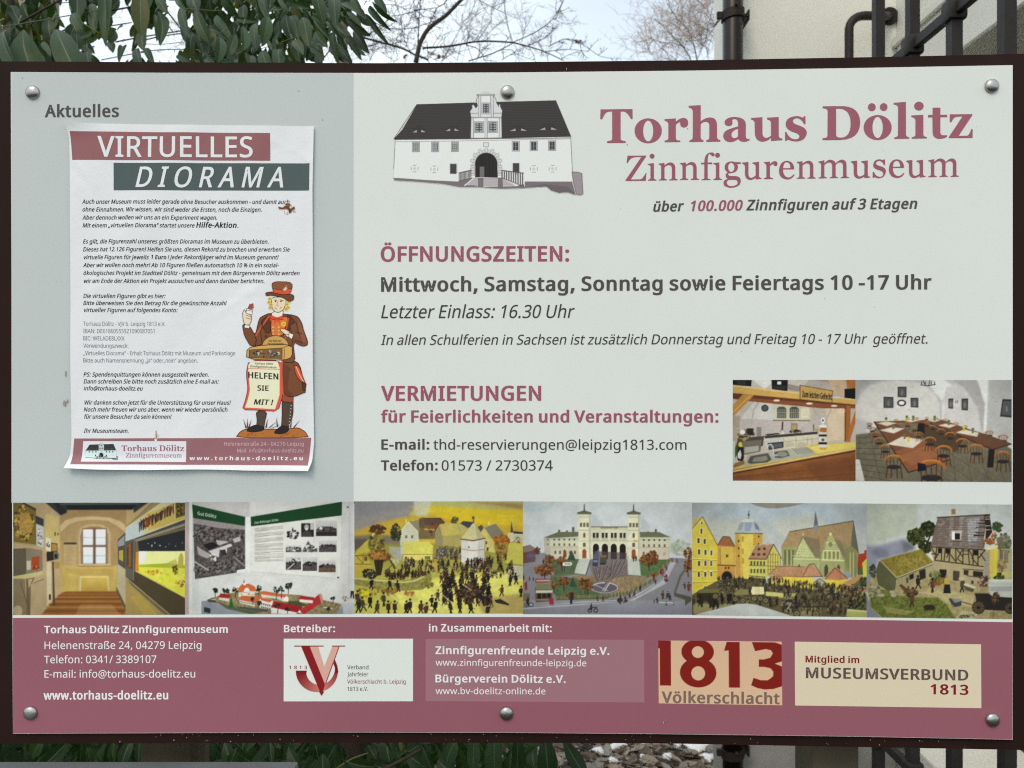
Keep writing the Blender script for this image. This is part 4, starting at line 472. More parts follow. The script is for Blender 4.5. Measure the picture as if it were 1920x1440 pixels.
    # tram
    P.p("165,1000 350,990 360,1150 175,1165", (110, 86, 70)); P.p("180,965 335,960 355,1020 175,1030", (126, 130, 100)); P.p("175,1035 355,1030 355,1060 175,1062", (206, 198, 178)); P.p("170,905 335,905 335,945 170,955", (150, 84, 80)); P.l("185,928 325,924", 14, (206, 170, 160)); P.r(195, 1065, 232, 1125, (36, 32, 30)); P.r(244, 1064, 292, 1118, (50, 46, 44)); P.r(302, 1062, 338, 1115, (40, 36, 34)); P.r(180, 1128, 355, 1142, (150, 136, 110)); P.r(40, 1065, 110, 1150, (126, 106, 96))
    PEO = [(60, 48, 50), (90, 60, 50), (52, 50, 66), (120, 60, 60), (70, 60, 50)]
    for x, y, h in ((560, 1180, 120), (850, 1150, 60), (910, 1150, 60), (1095, 1180, 90), (1150, 1150, 60), (1200, 1115, 60), (1245, 1105, 70), (1560, 1125, 90), (1605, 1120, 80), (1640, 1140, 80), (1500, 1165, 60), (1465, 1165, 40), (1595, 1195, 50), (1675, 1185, 40), (260, 750, 60), (290, 760, 50), (1240, 715, 60), (1268, 712, 60), (1800, 1010, 70), (1840, 1020, 80), (1660, 715, 40), (1715, 725, 44), (45, 920, 60), (110, 930, 50), (150, 930, 40), (1310, 1040, 60), (1480, 960, 50), (1600, 810, 50)): P.man(x, y, h, PEO, .1)
    P.p("325,1190 315,1120 345,1105 370,1130 372,1190", (160, 50, 66)); P.p("62,1030 50,960 80,930 84,1030", (150, 50, 56)); P.blob(1550, 835, 22, 36, [(170, 60, 60), (110, 40, 44)], 18, 12); P.blob(1595, 890, 22, 34, [(150, 60, 66), (90, 50, 60)], 18, 12); P.blob(1850, 990, 30, 40, [(130, 66, 66)], 14, 12)
    for x in (765, 828): P.e(x, 1250, 24, 24, (34, 30, 32)); P.e(x, 1250, 15, 15, (150, 148, 158))
    P.l("765,1245 800,1215 845,1215", 9, (50, 40, 40)); P.man(775, 1250, 74, [(70, 50, 46)], 0)
    for x in (80, 125): P.e(x, 1190, 26, 26, (40, 36, 38)); P.e(x, 1190, 19, 19, (160, 158, 164))
    P.man(85, 1200, 90, [(50, 44, 44)], 0); P.blob(1120, 1140, 60, 20, [(60, 48, 44), (100, 76, 60)], 20, 12); P.l("1520,1160 1680,1165", 10, (206, 204, 206))
    P.grain(0.050, 1.4); P.finish(); return P
def pic_town():
    P = Pic(40, 70, 1890, 1280, RES / 5.647, (184, 190, 200), 11)
    P.g(40, 70, 1890, 700, (178, 188, 200), (190, 188, 186)); P.p("40,70 500,70 300,260 40,230", (168, 170, 168), .7); P.p("40,260 700,230 900,420 500,560 150,500", (196, 192, 172), .5); P.p("900,260 1300,200 1500,300 1200,420 960,420", (200, 196, 178), .6); P.blob(500, 180, 400, 70, [(190, 200, 214), (170, 178, 186)], 60, 60, .3); P.p("1500,90 1890,90 1890,460 1780,340", (170, 172, 176), .5)
    P.blur(5)
    P.p("650,74 1240,74 1120,105 950,132 830,128 730,108", (150, 142, 134))
    Y = (214, 188, 84); K = (70, 58, 34)
    P.p("1790,610 1860,600 1862,565 1888,565 1890,800 1780,750", (176, 64, 38)); P.p("1790,750 1890,740 1890,830 1790,830", (96, 100, 60)); P.p("1840,700 1890,650 1890,860 1850,850", (210, 204, 60))
    # church
    P.p("985,540 1070,378 1745,258 1800,600 1780,870 1000,750", (150, 148, 100)); P.p("985,540 1070,378 1745,258 1720,520 1400,545 1150,530", (170, 142, 104), 1, .07, 6); P.l("1070,378 1745,258 1800,600", 7, (84, 66, 50)); P.p("1745,262 1795,590 1720,515", (110, 110, 90)); P.p("1325,345 1345,150 1380,325 1355,372", (110, 110, 122)); P.p("1325,310 1375,300 1375,325 1355,372 1335,365", (140, 140, 156))
    P.p("990,540 1180,530 1120,730 1060,740 990,640", (160, 158, 104)); [P.r(x, 570, x + 22, 730, (110, 112, 76)) for x in (1016, 1060, 1100)]; [P.r(x, 580, x + 8, 740, (190, 186, 130)) for x in (1042, 1086)]
    P.p("1215,425 1390,455 1400,650 1330,640 1230,520", (140, 124, 96), 1, .1); P.p("1110,670 1130,620 1215,420 1350,650 1395,680 1385,840 1110,760", (176, 178, 124)); 
    for k in range(6):
        a = 470 + k * 28; w = 12 + k * 20; P.l([(1215 - w, a + 20), (1215 + w, a + 24)], 5, (214, 214, 160))
    for k in range(-3, 4): P.l([(1215 + k * 10, 450 + abs(k) * 22), (1215 + k * 34, 640)], 5, (214, 214, 160)); P.l([(1215 + k * 20, 500 + abs(k) * 30), (1215 + k * 6 + 30, 640)], 4, (214, 214, 160))
    P.l("1215,390 1215,440", 8, (220, 216, 150)); P.l("1110,665 1390,668", 8, (220, 218, 160)); P.l("1120,640 1215,425 1350,650", 6, (110, 104, 74))
    P.p("1540,450 1610,465 1680,640 1640,640", (140, 126, 100)); P.p("1405,690 1415,600 1445,570 1450,500 1500,400 1520,400 1560,490 1600,560 1650,690 1650,860 1410,880", (180, 180, 126)); P.l("1405,672 1650,680", 10, (224, 222, 166)); P.l("1425,575 1600,575", 8, (222, 220, 166)); P.l("1455,490 1560,495", 7, (222, 220, 166)); [P.r(x, 585, x + 20, 660, (140, 138, 92)) for x in (1440, 1485, 1530, 1572)]; P.e(1505, 510, 22, 26, (140, 138, 92)); P.e(1505, 400, 14, 18, (220, 216, 160)); [P.l([(x, 575), (x, 670)], 6, (226, 224, 170)) for x in (1430, 1472, 1518, 1562, 1602)]
    P.p("1400,690 1650,690 1660,780 1560,750 1450,860 1400,840", (166, 166, 110)); [P.p([(x - w, 850), (x - w, 750), (x, 715), (x + w, 750), (x + w, 850)], (80, 82, 70)) for x, w in ((1460, 20), (1590, 16), (1175, 14))]; P.p("1660,560 1720,520 1780,600 1780,860 1730,860 1660,700", (140, 138, 92)); [P.r(x, 590, x + 14, 860, (184, 178, 120)) for x in (1706, 1740)]
    # left gable house
    P.p("48,350 48,250 150,225 200,330 290,480 310,520 318,1020 48,1060", (220, 198, 70), 1, .04, 20); P.p("48,260 155,222 60,345 48,380", (196, 178, 120)); P.l("155,222 308,520", 8, (120, 104, 60)); P.l("48,350 155,222", 6, (120, 104, 60)); [P.l([(48, y), (314, y + dy)], 8, (240, 224, 130)) for y, dy in ((668, 14), (795, 6), (918, -10))]; [P.l([(48, y + 10), (314, y + dy + 8)], 5, (150, 124, 44)) for y, dy in ((668, 14), (795, 6), (918, -10))]
    for x, y, w, h in ((147, 290, 14, 18), (143, 376, 16, 32), (112, 478, 18, 34), (177, 486, 18, 32), (118, 598, 18, 32), (185, 602, 18, 32), (247, 608, 16, 32), (118, 722, 18, 32), (185, 720, 18, 32), (246, 720, 16, 32), (115, 838, 18, 32), (184, 836, 18, 32), (246, 834, 16, 30), (184, 978, 18, 20), (250, 972, 16, 20)): P.r(x - w, y - h, x + w, y + h, (236, 230, 200)); P.r(x - w + 7, y - h + 7, x + w - 6, y + h - 4, (60, 58, 52)); P.l([(x, y - h + 8), (x, y + h - 6)], 3, (150, 146, 130))
    # gate
    P.p("312,530 370,432 445,438 500,530 500,870 312,880", (206, 160, 80)); P.p("310,530 370,432 440,437 496,540", (164, 104, 66), 1, .08); P.l("310,532 370,432 440,437 496,540", 6, K); P.p("345,545 470,545 495,730 350,730", (214, 182, 80)); P.l("340,545 345,730", 6, (140, 110, 60)); P.l("312,738 510,745", 12, (120, 82, 50)); P.r(400, 625, 428, 656, (120, 90, 40)); P.p("315,750 500,750 500,880 315,880", (206, 154, 74)); P.e(413, 870, 68, 80, (170, 130, 76)); P.e(413, 870, 56, 66, (40, 34, 28)); P.r(388, 755, 408, 782, (110, 76, 40)); P.r(420, 755, 440, 782, (110, 76, 40))
    # round tower
    P.p("498,395 785,395 790,560 690,600 640,900 510,900", (214, 180, 80)); P.p("560,400 690,400 680,900 590,900", (226, 204, 96), .8); P.p("700,400 785,400 785,540 700,560", (206, 160, 70), .8); P.p("498,400 540,400 560,880 510,880", (196, 150, 70), .8); [P.r(x, y, x + 22, y + 60, (180, 128, 50), .6) for x, y in ((568, 430), (568, 560), (572, 660))]; [P.r(x, y, x + 14, y + 22, (60, 50, 34)) for x, y in ((530, 470), (530, 548), (530, 628), (740, 420), (740, 500))]; [P.r(690, 420 + k * 30, 716, 430 + k * 30, (180, 130, 60)) for k in range(5)]
    P.p("495,390 540,300 570,268 640,245 700,262 745,300 790,392 700,398 580,398", (176, 182, 188)); P.p("600,280 680,280 660,375 600,370", (150, 160, 178)); P.p("700,275 745,320 760,370 710,350", (120, 132, 150)); P.p("545,300 590,275 570,360 520,370", (150, 158, 170)); P.p("560,260 640,240 700,256 690,275 580,280", (206, 208, 200)); P.l("495,398 790,400", 10, (120, 96, 60)); P.l("642,245 642,160", 6, (80, 76, 80)); P.e(642, 200, 9, 14, (60, 60, 64))
    # half-timbered
    P.p("645,670 640,860 820,880 880,820 985,700 980,660 895,510 700,520", (206, 196, 100)); P.p("640,668 720,520 905,512 828,672", (176, 130, 106), 1, .1); P.l("828,672 905,512 990,665", 7, K); P.l("640,670 830,672", 8, K); P.l("640,740 980,745", 6, (110, 90, 50)); P.l("645,850 820,862", 6, K)
    [P.e(x, y, 17, 15, (96, 66, 50)) for x, y in ((752, 565), (808, 560), (690, 620), (748, 622), (806, 620))]; [P.r(660 + k * 34, y, 678 + k * 34, y + 44, (84, 88, 64)) for k in range(5) for y in (694, 776)]; [P.l([(846 + k * 26, 590 + abs(k - 2) * 20), (846 + k * 26, 830)], 5, (104, 84, 50)) for k in range(6)]; [P.l([(838 + k * 6, y), (975, y)], 4, (104, 84, 50)) for k, y in ((2, 620), (0, 700), (0, 780))]; P.r(752, 500, 775, 530, (196, 176, 130)); P.r(830, 490, 852, 525, (196, 176, 130)); P.p("645,860 825,880 820,980 640,960", (90, 84, 60))
    # low roofs and walls
    P.p("860,850 1010,840 1240,855 1330,870 1330,1000 850,930", (222, 200, 70), 1, .07, 10); P.p("850,835 945,740 1235,745 1290,715 1420,850 1200,855 990,850", (184, 138, 104), 1, .16, 4); P.p("1210,852 1250,740 1300,712 1420,848", (190, 140, 110), 1, .12); P.l("1210,852 1280,725 1330,715 1420,850 1210,855", 6, (90, 66, 50)); P.p("840,880 920,840 1000,852 985,895 845,890", (184, 142, 104), 1, .1); P.l("850,838 945,742 1235,748", 5, (110, 80, 60)); P.l("855,848 1210,856", 5, (110, 80, 60))
    P.p("1325,915 1390,870 1450,915 1450,1000 1330,1000", (176, 176, 140)); P.l("1330,912 1390,872 1450,912", 8, (96, 96, 70)); P.e(1392, 975, 24, 30, (80, 76, 60)); P.p("1455,885 1680,885 1600,1020 1455,1000", (222, 200, 66)); P.p("1448,880 1470,820 1550,755 1590,760 1690,870 1600,888", (190, 130, 96), 1, .12); P.l("1448,880 1550,755 1690,870", 6, (90, 66, 50)); P.e(1524, 960, 26, 34, (90, 90, 84)); P.r(1498, 960, 1550, 1010, (90, 90, 84)); P.p("1620,770 1700,800 1740,850 1690,860", (150, 156, 160)); P.p("1600,935 1830,820 1840,850 1720,950", (196, 150, 90)); P.p("1600,940 1890,965 1890,1010 1610,985", (176, 132, 100), 1, .12); P.l("1600,940 1890,970", 6, (90, 66, 50)); P.p("1610,990 1890,1015 1890,1060 1610,1040", (176, 160, 70))
    P.p("1720,950 1830,860 1890,850 1890,960", (110, 112, 66)); P.blob(1850, 900, 40, 50, [(84, 90, 60), (60, 56, 46)], 60, 10)
    # square and crowd
    P.p("40,1060 320,900 560,870 850,930 1330,990 1890,1060 1890,1280 40,1280", (106, 96, 66)); P.p("900,1040 1150,1030 1120,1090 950,1080", (196, 186, 110), .8); P.p("60,1150 480,1150 700,1200 60,1260", (166, 158, 110), .8); P.p("1000,1200 1400,1180 1400,1270 1100,1270", (170, 160, 110), .6)
    CR = [(70, 62, 46), (96, 84, 60), (50, 44, 38), (120, 104, 76), (84, 60, 50), (60, 58, 56), (140, 124, 90)]
    for k in range(230): x = 320 + P.rs.rand() * 1560; P.man(x, 900 + max(0, x - 800) * .08 + P.rs.rand() * 90, 50, CR, .7)
    for k in range(150): P.man(340 + P.rs.rand() * 1550, 1010 + P.rs.rand() * 110, 62, CR, .6)
    for k in range(70): P.man(1000 + P.rs.rand() * 890, 1110 + P.rs.rand() * 150, 74, CR, .4)
    for k in range(26): P.man(60 + P.rs.rand() * 440, 1100 + P.rs.rand() * 120, 90, [(50, 44, 36), (70, 60, 44), (40, 36, 34)], .3)
    P.p("100,1020 130,1000 320,995 330,1030 110,1040", (120, 116, 70)); P.p("120,1040 320,1035 310,1120 140,1130", (50, 44, 34), .8); P.p("680,965 800,965 808,1045 680,1050 665,1010", (226, 216, 170)); P.r(700, 970, 760, 1040, (206, 190, 130), .5); P.p("820,1015 1000,1030 1005,1070 820,1060", (206, 200, 120)); P.p("480,1040 560,985 640,1000 640,1050 500,1060", (140, 132, 84))
    for x, y, q in ((500, 1100, 30), (580, 1115, 32), (700, 1090, 34), (765, 1090, 32), (820, 1110, 34), (1150, 1245, 40), (1350, 1250, 44), (290, 1070, 34)): P.e(x, y, q, q, (60, 50, 40)); P.e(x, y, q * .75, q * .75, (130, 120, 84)); P.e(x, y, 6, 6, (50, 44, 36))
    P.l("1120,1200 1420,1215", 10, (110, 96, 70)); P.l("1120,1170 1460,1165", 8, (60, 50, 40)); [P.l([(1130 + k * 32, 1165), (1136 + k * 32, 1215)], 5, (60, 50, 40)) for k in range(10)]; P.blob(1070, 1150, 44, 50, [(40, 50, 66), (60, 60, 70), (170, 150, 120)], 26, 14)
    for k in range(9): P.man(620 + P.rs.rand() * 420, 1150 + P.rs.rand() * 70, 90, CR, .2)
    P.p("50,1275 520,1150 620,1145 720,1155 1120,1280", (196, 198, 196)); P.p("1680,1190 1890,1205 1890,1280 1670,1275", (186, 184, 110)); P.p("1680,1190 1890,1205 1890,1225 1685,1215", (206, 204, 140)); P.blob(1790, 1130, 100, 50, [(60, 60, 40), (110, 110, 60), (40, 36, 30)], 90, 14)
    P.grain(0.065, 1.4); P.finish(); return P
def pic_farm():
    P = Pic(60, 85, 1697, 1372, RES / 6.0, (196, 198, 196), 13)
    P.g(60, 85, 1697, 800, (196, 198, 200), (206, 206, 202)); P.p("60,85 640,85 620,400 200,520 60,560", (178, 182, 166), .7); P.p("60,560 200,560 480,480 600,560 500,660 200,720 150,900 60,1100", (140, 140, 160), .9); P.p("100,640 200,580 310,620 300,720 200,700", (112, 112, 134), .7); P.p("450,500 560,520 620,600 480,640", (96, 98, 112), .7); P.blob(300, 300, 220, 120, [(200, 200, 186), (170, 176, 160)], 30, 50, .3)
    P.blur(5)
    P.p("1520,560 1697,580 1697,1400 1480,900", (176, 164, 128)); P.blob(1600, 520, 70, 110, [(96, 98, 70), (130, 130, 100), (70, 76, 56)], 100, 20, .8); P.blob(1530, 340, 60, 50, [(60, 74, 44), (84, 96, 60)], 60, 16); P.r(1550, 460, 1590, 720, (120, 108, 92)); P.l("1580,590 1697,592", 14, (176, 166, 140)); P.r(1600, 600, 1650, 740, (140, 124, 96), tex=.2); P.l("1500,540 1697,520", 10, (120, 110, 84)); P.blob(1570, 770, 60, 60, [(120, 96, 66), (160, 140, 96)], 50, 16); P.p("1480,860 1697,830 1697,900 1500,930", (190, 180, 110)); P.blob(1540, 890, 60, 36, [(60, 70, 34), (84, 90, 44)], 50, 14)
    P.blob(610, 460, 95, 90, [(52, 60, 28), (84, 92, 40), (36, 42, 22), (110, 112, 56)], 220, 16); P.blob(750, 370, 90, 80, [(40, 44, 26), (70, 78, 40), (30, 32, 20)], 160, 16); P.blob(720, 570, 80, 70, [(40, 44, 26), (60, 66, 34)], 120, 16); P.l("700,680 760,480 800,380", 16, (44, 38, 26))
    # ground
    P.p("60,1000 160,900 420,980 800,900 1400,920 1697,940 1697,1372 230,1372 110,1280", (168, 152, 108), 1, .14, 8); P.p("110,1060 300,1060 400,1120 650,1140 860,1140 960,1220 1060,1372 240,1372 100,1240", (112, 118, 54), 1, .3, 5); P.p("640,1080 1000,1060 1280,1120 1230,1240 960,1200 860,1130", (186, 170, 124), 1, .1); P.p("60,1100 120,1280 230,1372 60,1372", (140, 140, 152)); P.p("240,1240 420,1270 600,1300 500,1340 300,1320", (168, 156, 96), .7, .2); P.p("1060,1372 1130,1280 1300,1300 1300,1372", (190, 180, 140), .9); P.blob(150, 1080, 70, 80, [(130, 128, 96), (90, 92, 66), (170, 164, 130)], 90, 14); P.blob(135, 850, 40, 70, [(60, 66, 46), (84, 88, 60)], 50, 14)
    [P.e(x, y, 32, 20, (176, 166, 140)) for x, y in ((135, 1025), (350, 1085), (365, 1120), (230, 1120))]
    # barn
    P.p("165,850 200,740 260,720 400,920 380,1060 300,1070 190,1000", (96, 96, 66), 1, .12); P.p("215,720 670,595 815,740 400,920 290,800", (140, 124, 52), 1, .22, 5); P.blob(540, 740, 180, 70, [(160, 136, 60), (110, 104, 44), (172, 150, 76)], 120, 16, .5); P.l("215,722 670,597", 8, (170, 156, 100)); P.l("215,725 290,805 400,920 820,745", 13, (176, 166, 120)); P.l("400,932 820,762", 7, (50, 44, 30)); P.p("400,935 730,800 740,920 610,960 560,1020 400,1070", (160, 146, 108), 1, .1); P.p("650,840 720,815 725,920 660,945", (52, 44, 36)); P.p("540,890 590,870 590,925 545,945", (44, 38, 32)); P.p("505,925 530,915 530,975 508,985", (84, 74, 56)); P.p("730,800 820,770 830,900 740,920", (170, 154, 118))
    # house
    P.p("780,575 1390,600 1390,990 1000,950 820,900 815,740", (176, 160, 122)); P.p("1375,580 1530,545 1520,880 1450,920 1380,900", (206, 186, 84)); P.p("1375,580 1445,590 1440,920 1380,900", (160, 150, 130), 1, .15); P.p("1500,545 1535,545 1520,880 1480,900", (216, 196, 70)); P.p("1375,575 1535,540 1520,580 1400,605", (214, 208, 160))
    P.p("780,560 800,575 1390,600 1370,760 1100,755 820,720", (168, 154, 112)); W = (66, 52, 44)
    for t in ("785,570 1395,600", "820,720 1370,785", "850,575 830,720", "905,580 900,730", "945,580 930,735", "1000,585 985,740", "1060,590 1065,750", "1145,590 1140,760", "1200,595 1215,770", "1255,595 1255,770", "1310,600 1310,780", "790,650 860,650", "790,580 850,690", "1000,600 960,690", "1070,590 1140,680", "1135,600 1080,700", "1080,700 1140,750", "990,640 1060,730", "1310,700 1390,600", "1260,700 1210,600", "1240,690 1310,770", "1340,640 1390,720", "820,700 870,650"): P.l(t, 12, W)
    [P.p([(x, y), (x + w, y + 2), (x + w, y + 60), (x, y + 58)], (34, 30, 28)) for x, y, w in ((862, 582, 38), (950, 586, 42), (1262, 602, 50))]; P.l("1145,610 1210,612", 9, W); P.l("1145,650 1210,652", 9, W)
    P.p("780,560 860,235 1440,200 1380,580 1360,590", (130, 112, 106)); P.p("1000,225 1040,220 1020,560 980,555", (170, 160, 150), .6); P.p("1110,215 1370,205 1370,560 1100,560", (146, 134, 132), .6); P.p("1190,250 1330,240 1300,500 1200,510", (190, 196, 206), .8); P.p("1110,220 1160,216 1120,420 1080,420", (176, 170, 160), .6)
    for k in range(17): y = 250 + k * 19.5; P.l([(858 - k * 4.6, y + 6), (1420 - k * 2.5, y)], 4, (84, 70, 66))
    for k in range(150): y = 250 + P.rs.randint(17) * 19.5; x = 850 + P.rs.rand() * 520; P.r(x, y, x + 26, y + 17, [(150, 130, 122), (110, 94, 90), (176, 160, 150)][P.rs.randint(3)], .35)
    P.p("1380,215 1440,200 1470,400 1400,500 1370,560 1400,400", (52, 42, 38)); [P.l([(1290 + P.rs.rand() * 60, y), (1440, y - 6)], 9, (50, 40, 36)) for y in (270, 305, 345, 410, 440)]; [P.l([(1390, y), (1450, y - 4)], 7, (206, 196, 176)) for y in (230, 255, 330, 375)]; P.p("1375,480 1400,330 1390,540", (210, 196, 140)); P.r(1285, 400, 1325, 415, (40, 34, 32)); P.r(1262, 430, 1320, 445, (50, 44, 42)); P.l("850,240 1445,203", 12, (70, 56, 52)); P.l("780,570 1370,596", 10, (80, 62, 56))
    P.r(1012, 142, 1060, 205, (164, 120, 72), tex=.1); P.p("1015,385 1135,385 1120,495 1015,495", (190, 180, 160)); P.p("1018,395 1050,400 1050,488 1018,485", (226, 232, 240)); P.r(1050, 415, 1108, 485, (40, 36, 34)); P.l("1010,500 1125,502", 9, (70, 56, 46)); P.blob(1440, 500, 60, 36, [(150, 70, 40), (120, 110, 50), (180, 100, 60)], 50, 14); P.blob(1490, 440, 30, 40, [(190, 100, 50), (110, 110, 60)], 30, 12)
    P.p("880,820 960,825 950,930 880,930", (44, 38, 32)); P.p("1030,835 1105,840 1100,950 1030,945", (84, 72, 62)); P.l("1050,840 1050,945", 4, (60, 50, 44)); P.p("1150,825 1205,830 1200,885 1150,880", (60, 54, 48)); P.p("1255,835 1365,845 1365,905 1255,895", (52, 46, 42)); P.l("1140,815 1370,830", 9, (84, 70, 56)); P.l("1190,890 1370,915", 9, (84, 70, 56)); P.r(1235, 945, 1260, 980, (60, 52, 44)); P.blob(830, 880, 60, 40, [(110, 116, 70), (150, 150, 100), (60, 66, 36)], 50, 14); P.blob(880, 950, 110, 34, [(74, 84, 34), (100, 106, 44), (150, 120, 40)], 90, 14)
    # figures, pig, wagons
    for x, y, h, c in ((640, 1045, 150, (50, 40, 42)), (800, 1085, 160, (92, 66, 52)), (1130, 1075, 160, (84, 76, 60)), (1345, 1010, 120, (130, 90, 70)), (570, 1250, 170, (96, 70, 50)), (520, 1130, 110, (110, 76, 50)), (1510, 1220, 130, (120, 84, 54)), (1400, 1010, 120, (90, 50, 44))): P.man(x, y, h, [c], .2)
    P.p("920,1090 935,990 960,970 995,990 1005,1090", (36, 38, 40)); P.p("935,990 930,930 960,905 1000,930 990,990", (190, 160, 76)); P.e(960, 900, 15, 17, (170, 130, 96)); P.l("905,950 930,935", 9, (150, 110, 70)); P.e(1125, 925, 34, 22, (190, 176, 140)); P.e(855, 985, 46, 18, (150, 84, 50)); P.blob(560, 1080, 70, 50, [(70, 50, 36), (110, 84, 56), (50, 40, 30)], 40, 16); P.p("425,1010 450,990 500,1030 520,1100 480,1070", (104, 72, 48))
    P.e(765, 1250, 66, 32, (60, 46, 38)); [P.l([(x, 1265), (x - 6, 1292)], 8, (50, 38, 32)) for x in (715, 740, 810, 830)]; P.p("1150,985 1180,975 1290,1015 1270,1035 1155,1000", (206, 198, 170)); P.p("1155,1000 1270,1040 1255,1075 1165,1050", (96, 84, 66)); P.p("980,1145 1060,1150 1125,1160 1125,1225 1050,1245 1010,1210", (74, 74, 76)); P.p("1010,1150 1110,1150 1130,1175 1050,1195", (140, 142, 146)); P.l("1120,1180 1240,1215", 9, (84, 64, 48))
    P.p("1425,930 1697,925 1697,1130 1470,1115 1430,1060", (190, 190, 184)); P.g(1440, 930, 1697, 985, (214, 214, 208), (176, 176, 172), .8); P.p("1430,1010 1697,1000 1697,1060 1435,1060", (150, 150, 148), .6); P.p("1270,1080 1420,1080 1470,1120 1697,1130 1697,1200 1300,1190", (44, 38, 36)); P.l("1270,1082 1430,1082", 12, (150, 130, 100)); P.p("1280,1090 1697,1140 1697,1280 1380,1270 1290,1180", (50, 44, 40))
    for x, y, q in ((1315, 1245, 74), (1670, 1250, 66)):
        P.e(x, y, q, q, (70, 56, 40)); P.e(x, y, q * .8, q * .8, (104, 92, 66)); [P.l([(x, y), (x + q * .85 * np.cos(v), y + q * .85 * np.sin(v))], 7, (60, 46, 34)) for v in np.arange(0, 6.28, .63)]; P.e(x, y, 14, 14, (40, 32, 28))
    P.blob(1510, 1140, 40, 60, [(150, 110, 70), (110, 76, 50), (60, 46, 40)], 40, 16); P.blob(1370, 950, 60, 50, [(120, 70, 56), (176, 150, 130), (60, 50, 46)], 50, 14); P.blob(1150, 1350, 60, 20, [(60, 66, 40), (110, 110, 70)], 30, 10); P.blob(1350, 1320, 200, 40, [(130, 118, 84), (180, 166, 124)], 60, 14, .5)
    P.grain(0.065, 1.4); P.finish(); return P
def pic_kitchen(text):
    P = Pic(32, 43, 842, 711, RES / 3.523, (200, 184, 176), 15)
    P.g(32, 43, 842, 460, (186, 172, 168), (198, 184, 176)); P.p("32,43 540,43 480,110 32,90", (206, 196, 190)); P.p("270,43 160,43 240,105 300,60", (230, 226, 222)); P.p("540,43 780,43 770,120 680,110 660,60", (176, 150, 136)); P.p("660,43 780,43 775,150 690,140", (206, 176, 150)); P.p("345,60 480,90 470,120 390,110", (160, 146, 140)); P.p("640,230 770,235 770,440 650,450 660,340", (214, 192, 166)); P.p("560,200 640,210 650,460 580,470", (190, 176, 170))
    P.p("80,310 180,180 300,190 300,310", (206, 200, 198)); P.l("160,310 172,240 205,190", 8, (176, 168, 166)); P.l("560,230 600,290 640,320 680,240", 7, (176, 164, 156)); P.p("60,300 580,320 585,400 60,420", (190, 178, 176)); P.p("32,280 80,280 80,520 32,600", (176, 160, 144))
    # shelf speakers, beam
    P.p("32,45 158,45 155,88 32,80", (30, 28, 30)); P.r(60, 50, 120, 80, (56, 54, 56)); P.p("288,45 396,45 392,122 292,115", (26, 26, 28)); P.r(326, 56, 352, 76, (230, 230, 230)); P.r(300, 84, 384, 110, (50, 50, 54)); P.p("768,105 840,96 840,185 768,178", (22, 22, 24)); P.p("778,43 840,43 840,100 785,105", (190, 120, 56))
    P.p("32,78 840,172 840,212 32,140", (214, 172, 96)); P.p("32,78 840,172 840,180 32,88", (232, 200, 130)); P.p("32,132 840,208 840,232 620,232 180,190 32,170", (110, 60, 34)); P.p("60,160 840,215 840,232 620,230 180,188", (150, 84, 56)); [P.e(x, y, 22, 7, (240, 220, 190)) for x, y in ((322, 181), (538, 201), (700, 216))]
    P.p("476,80 690,118 686,196 476,174", (204, 164, 92)); P.l("476,80 690,118 686,196 476,174 476,80", 4, (90, 66, 36)); text(P, "Zum letzten Gefecht", 490, 158, 684, 178, 40, 30); P.e(715, 160, 30, 8, (206, 200, 196))
    P.p("32,215 100,140 175,146 32,292", (196, 140, 66)); P.l("32,262 150,148", 5, (226, 184, 110)); P.p("775,212 808,214 806,450 768,452", (176, 104, 46)); P.p("842,240 842,320 800,455 780,452 820,300", (190, 116, 50)); P.p("768,215 780,215 776,452 768,452", (130, 74, 36)); P.e(745, 250, 30, 18, (240, 210, 170), .5)
    # kitchen
    P.e(245, 232, 24, 23, (56, 54, 56)); P.e(245, 232, 17, 16, (90, 88, 90)); P.p("300,206 520,222 560,250 545,312 300,312", (206, 196, 176)); P.p("470,222 560,245 555,305 470,305", (196, 184, 162)); P.l("300,312 540,314", 6, (110, 96, 80))
    for x in (325, 408): P.p([(x, 232), (x + 14, 222), (x + 46, 222), (x + 60, 234), (x + 60, 298), (x, 298)], (84, 84, 76)); P.l([(x, 262), (x + 60, 262)], 4, (190, 186, 170)); [P.r(x + 8 + k * 13, 268, x + 15 + k * 13, 294, (150, 150, 140)) for k in range(4)]; [P.r(x + 8 + k * 13, 236, x + 15 + k * 13, 258, (140, 140, 130)) for k in range(4)]
    P.p("480,235 500,228 540,240 540,300 480,298", (214, 204, 184)); P.p("240,415 590,385 592,402 245,432", (70, 62, 56)); P.p("248,432 592,402 590,470 400,500 252,500", (206, 196, 176)); [P.l([(x, 425), (x, 490)], 3, (150, 140, 124)) for x in (370, 450, 525, 556)]; P.l("370,452 592,432", 3, (150, 140, 124)); [P.p([(x, 490), (x, 462), (x + 24, 452), (x + 56, 462), (x + 58, 480)], (190, 178, 156)) for x in (380, 460)]; P.p("262,462 366,452 366,492 270,508", (56, 56, 58)); P.p("272,470 358,462 358,488 276,498", (96, 100, 104)); P.p("250,432 366,424 366,450 252,462", (190, 190, 188))
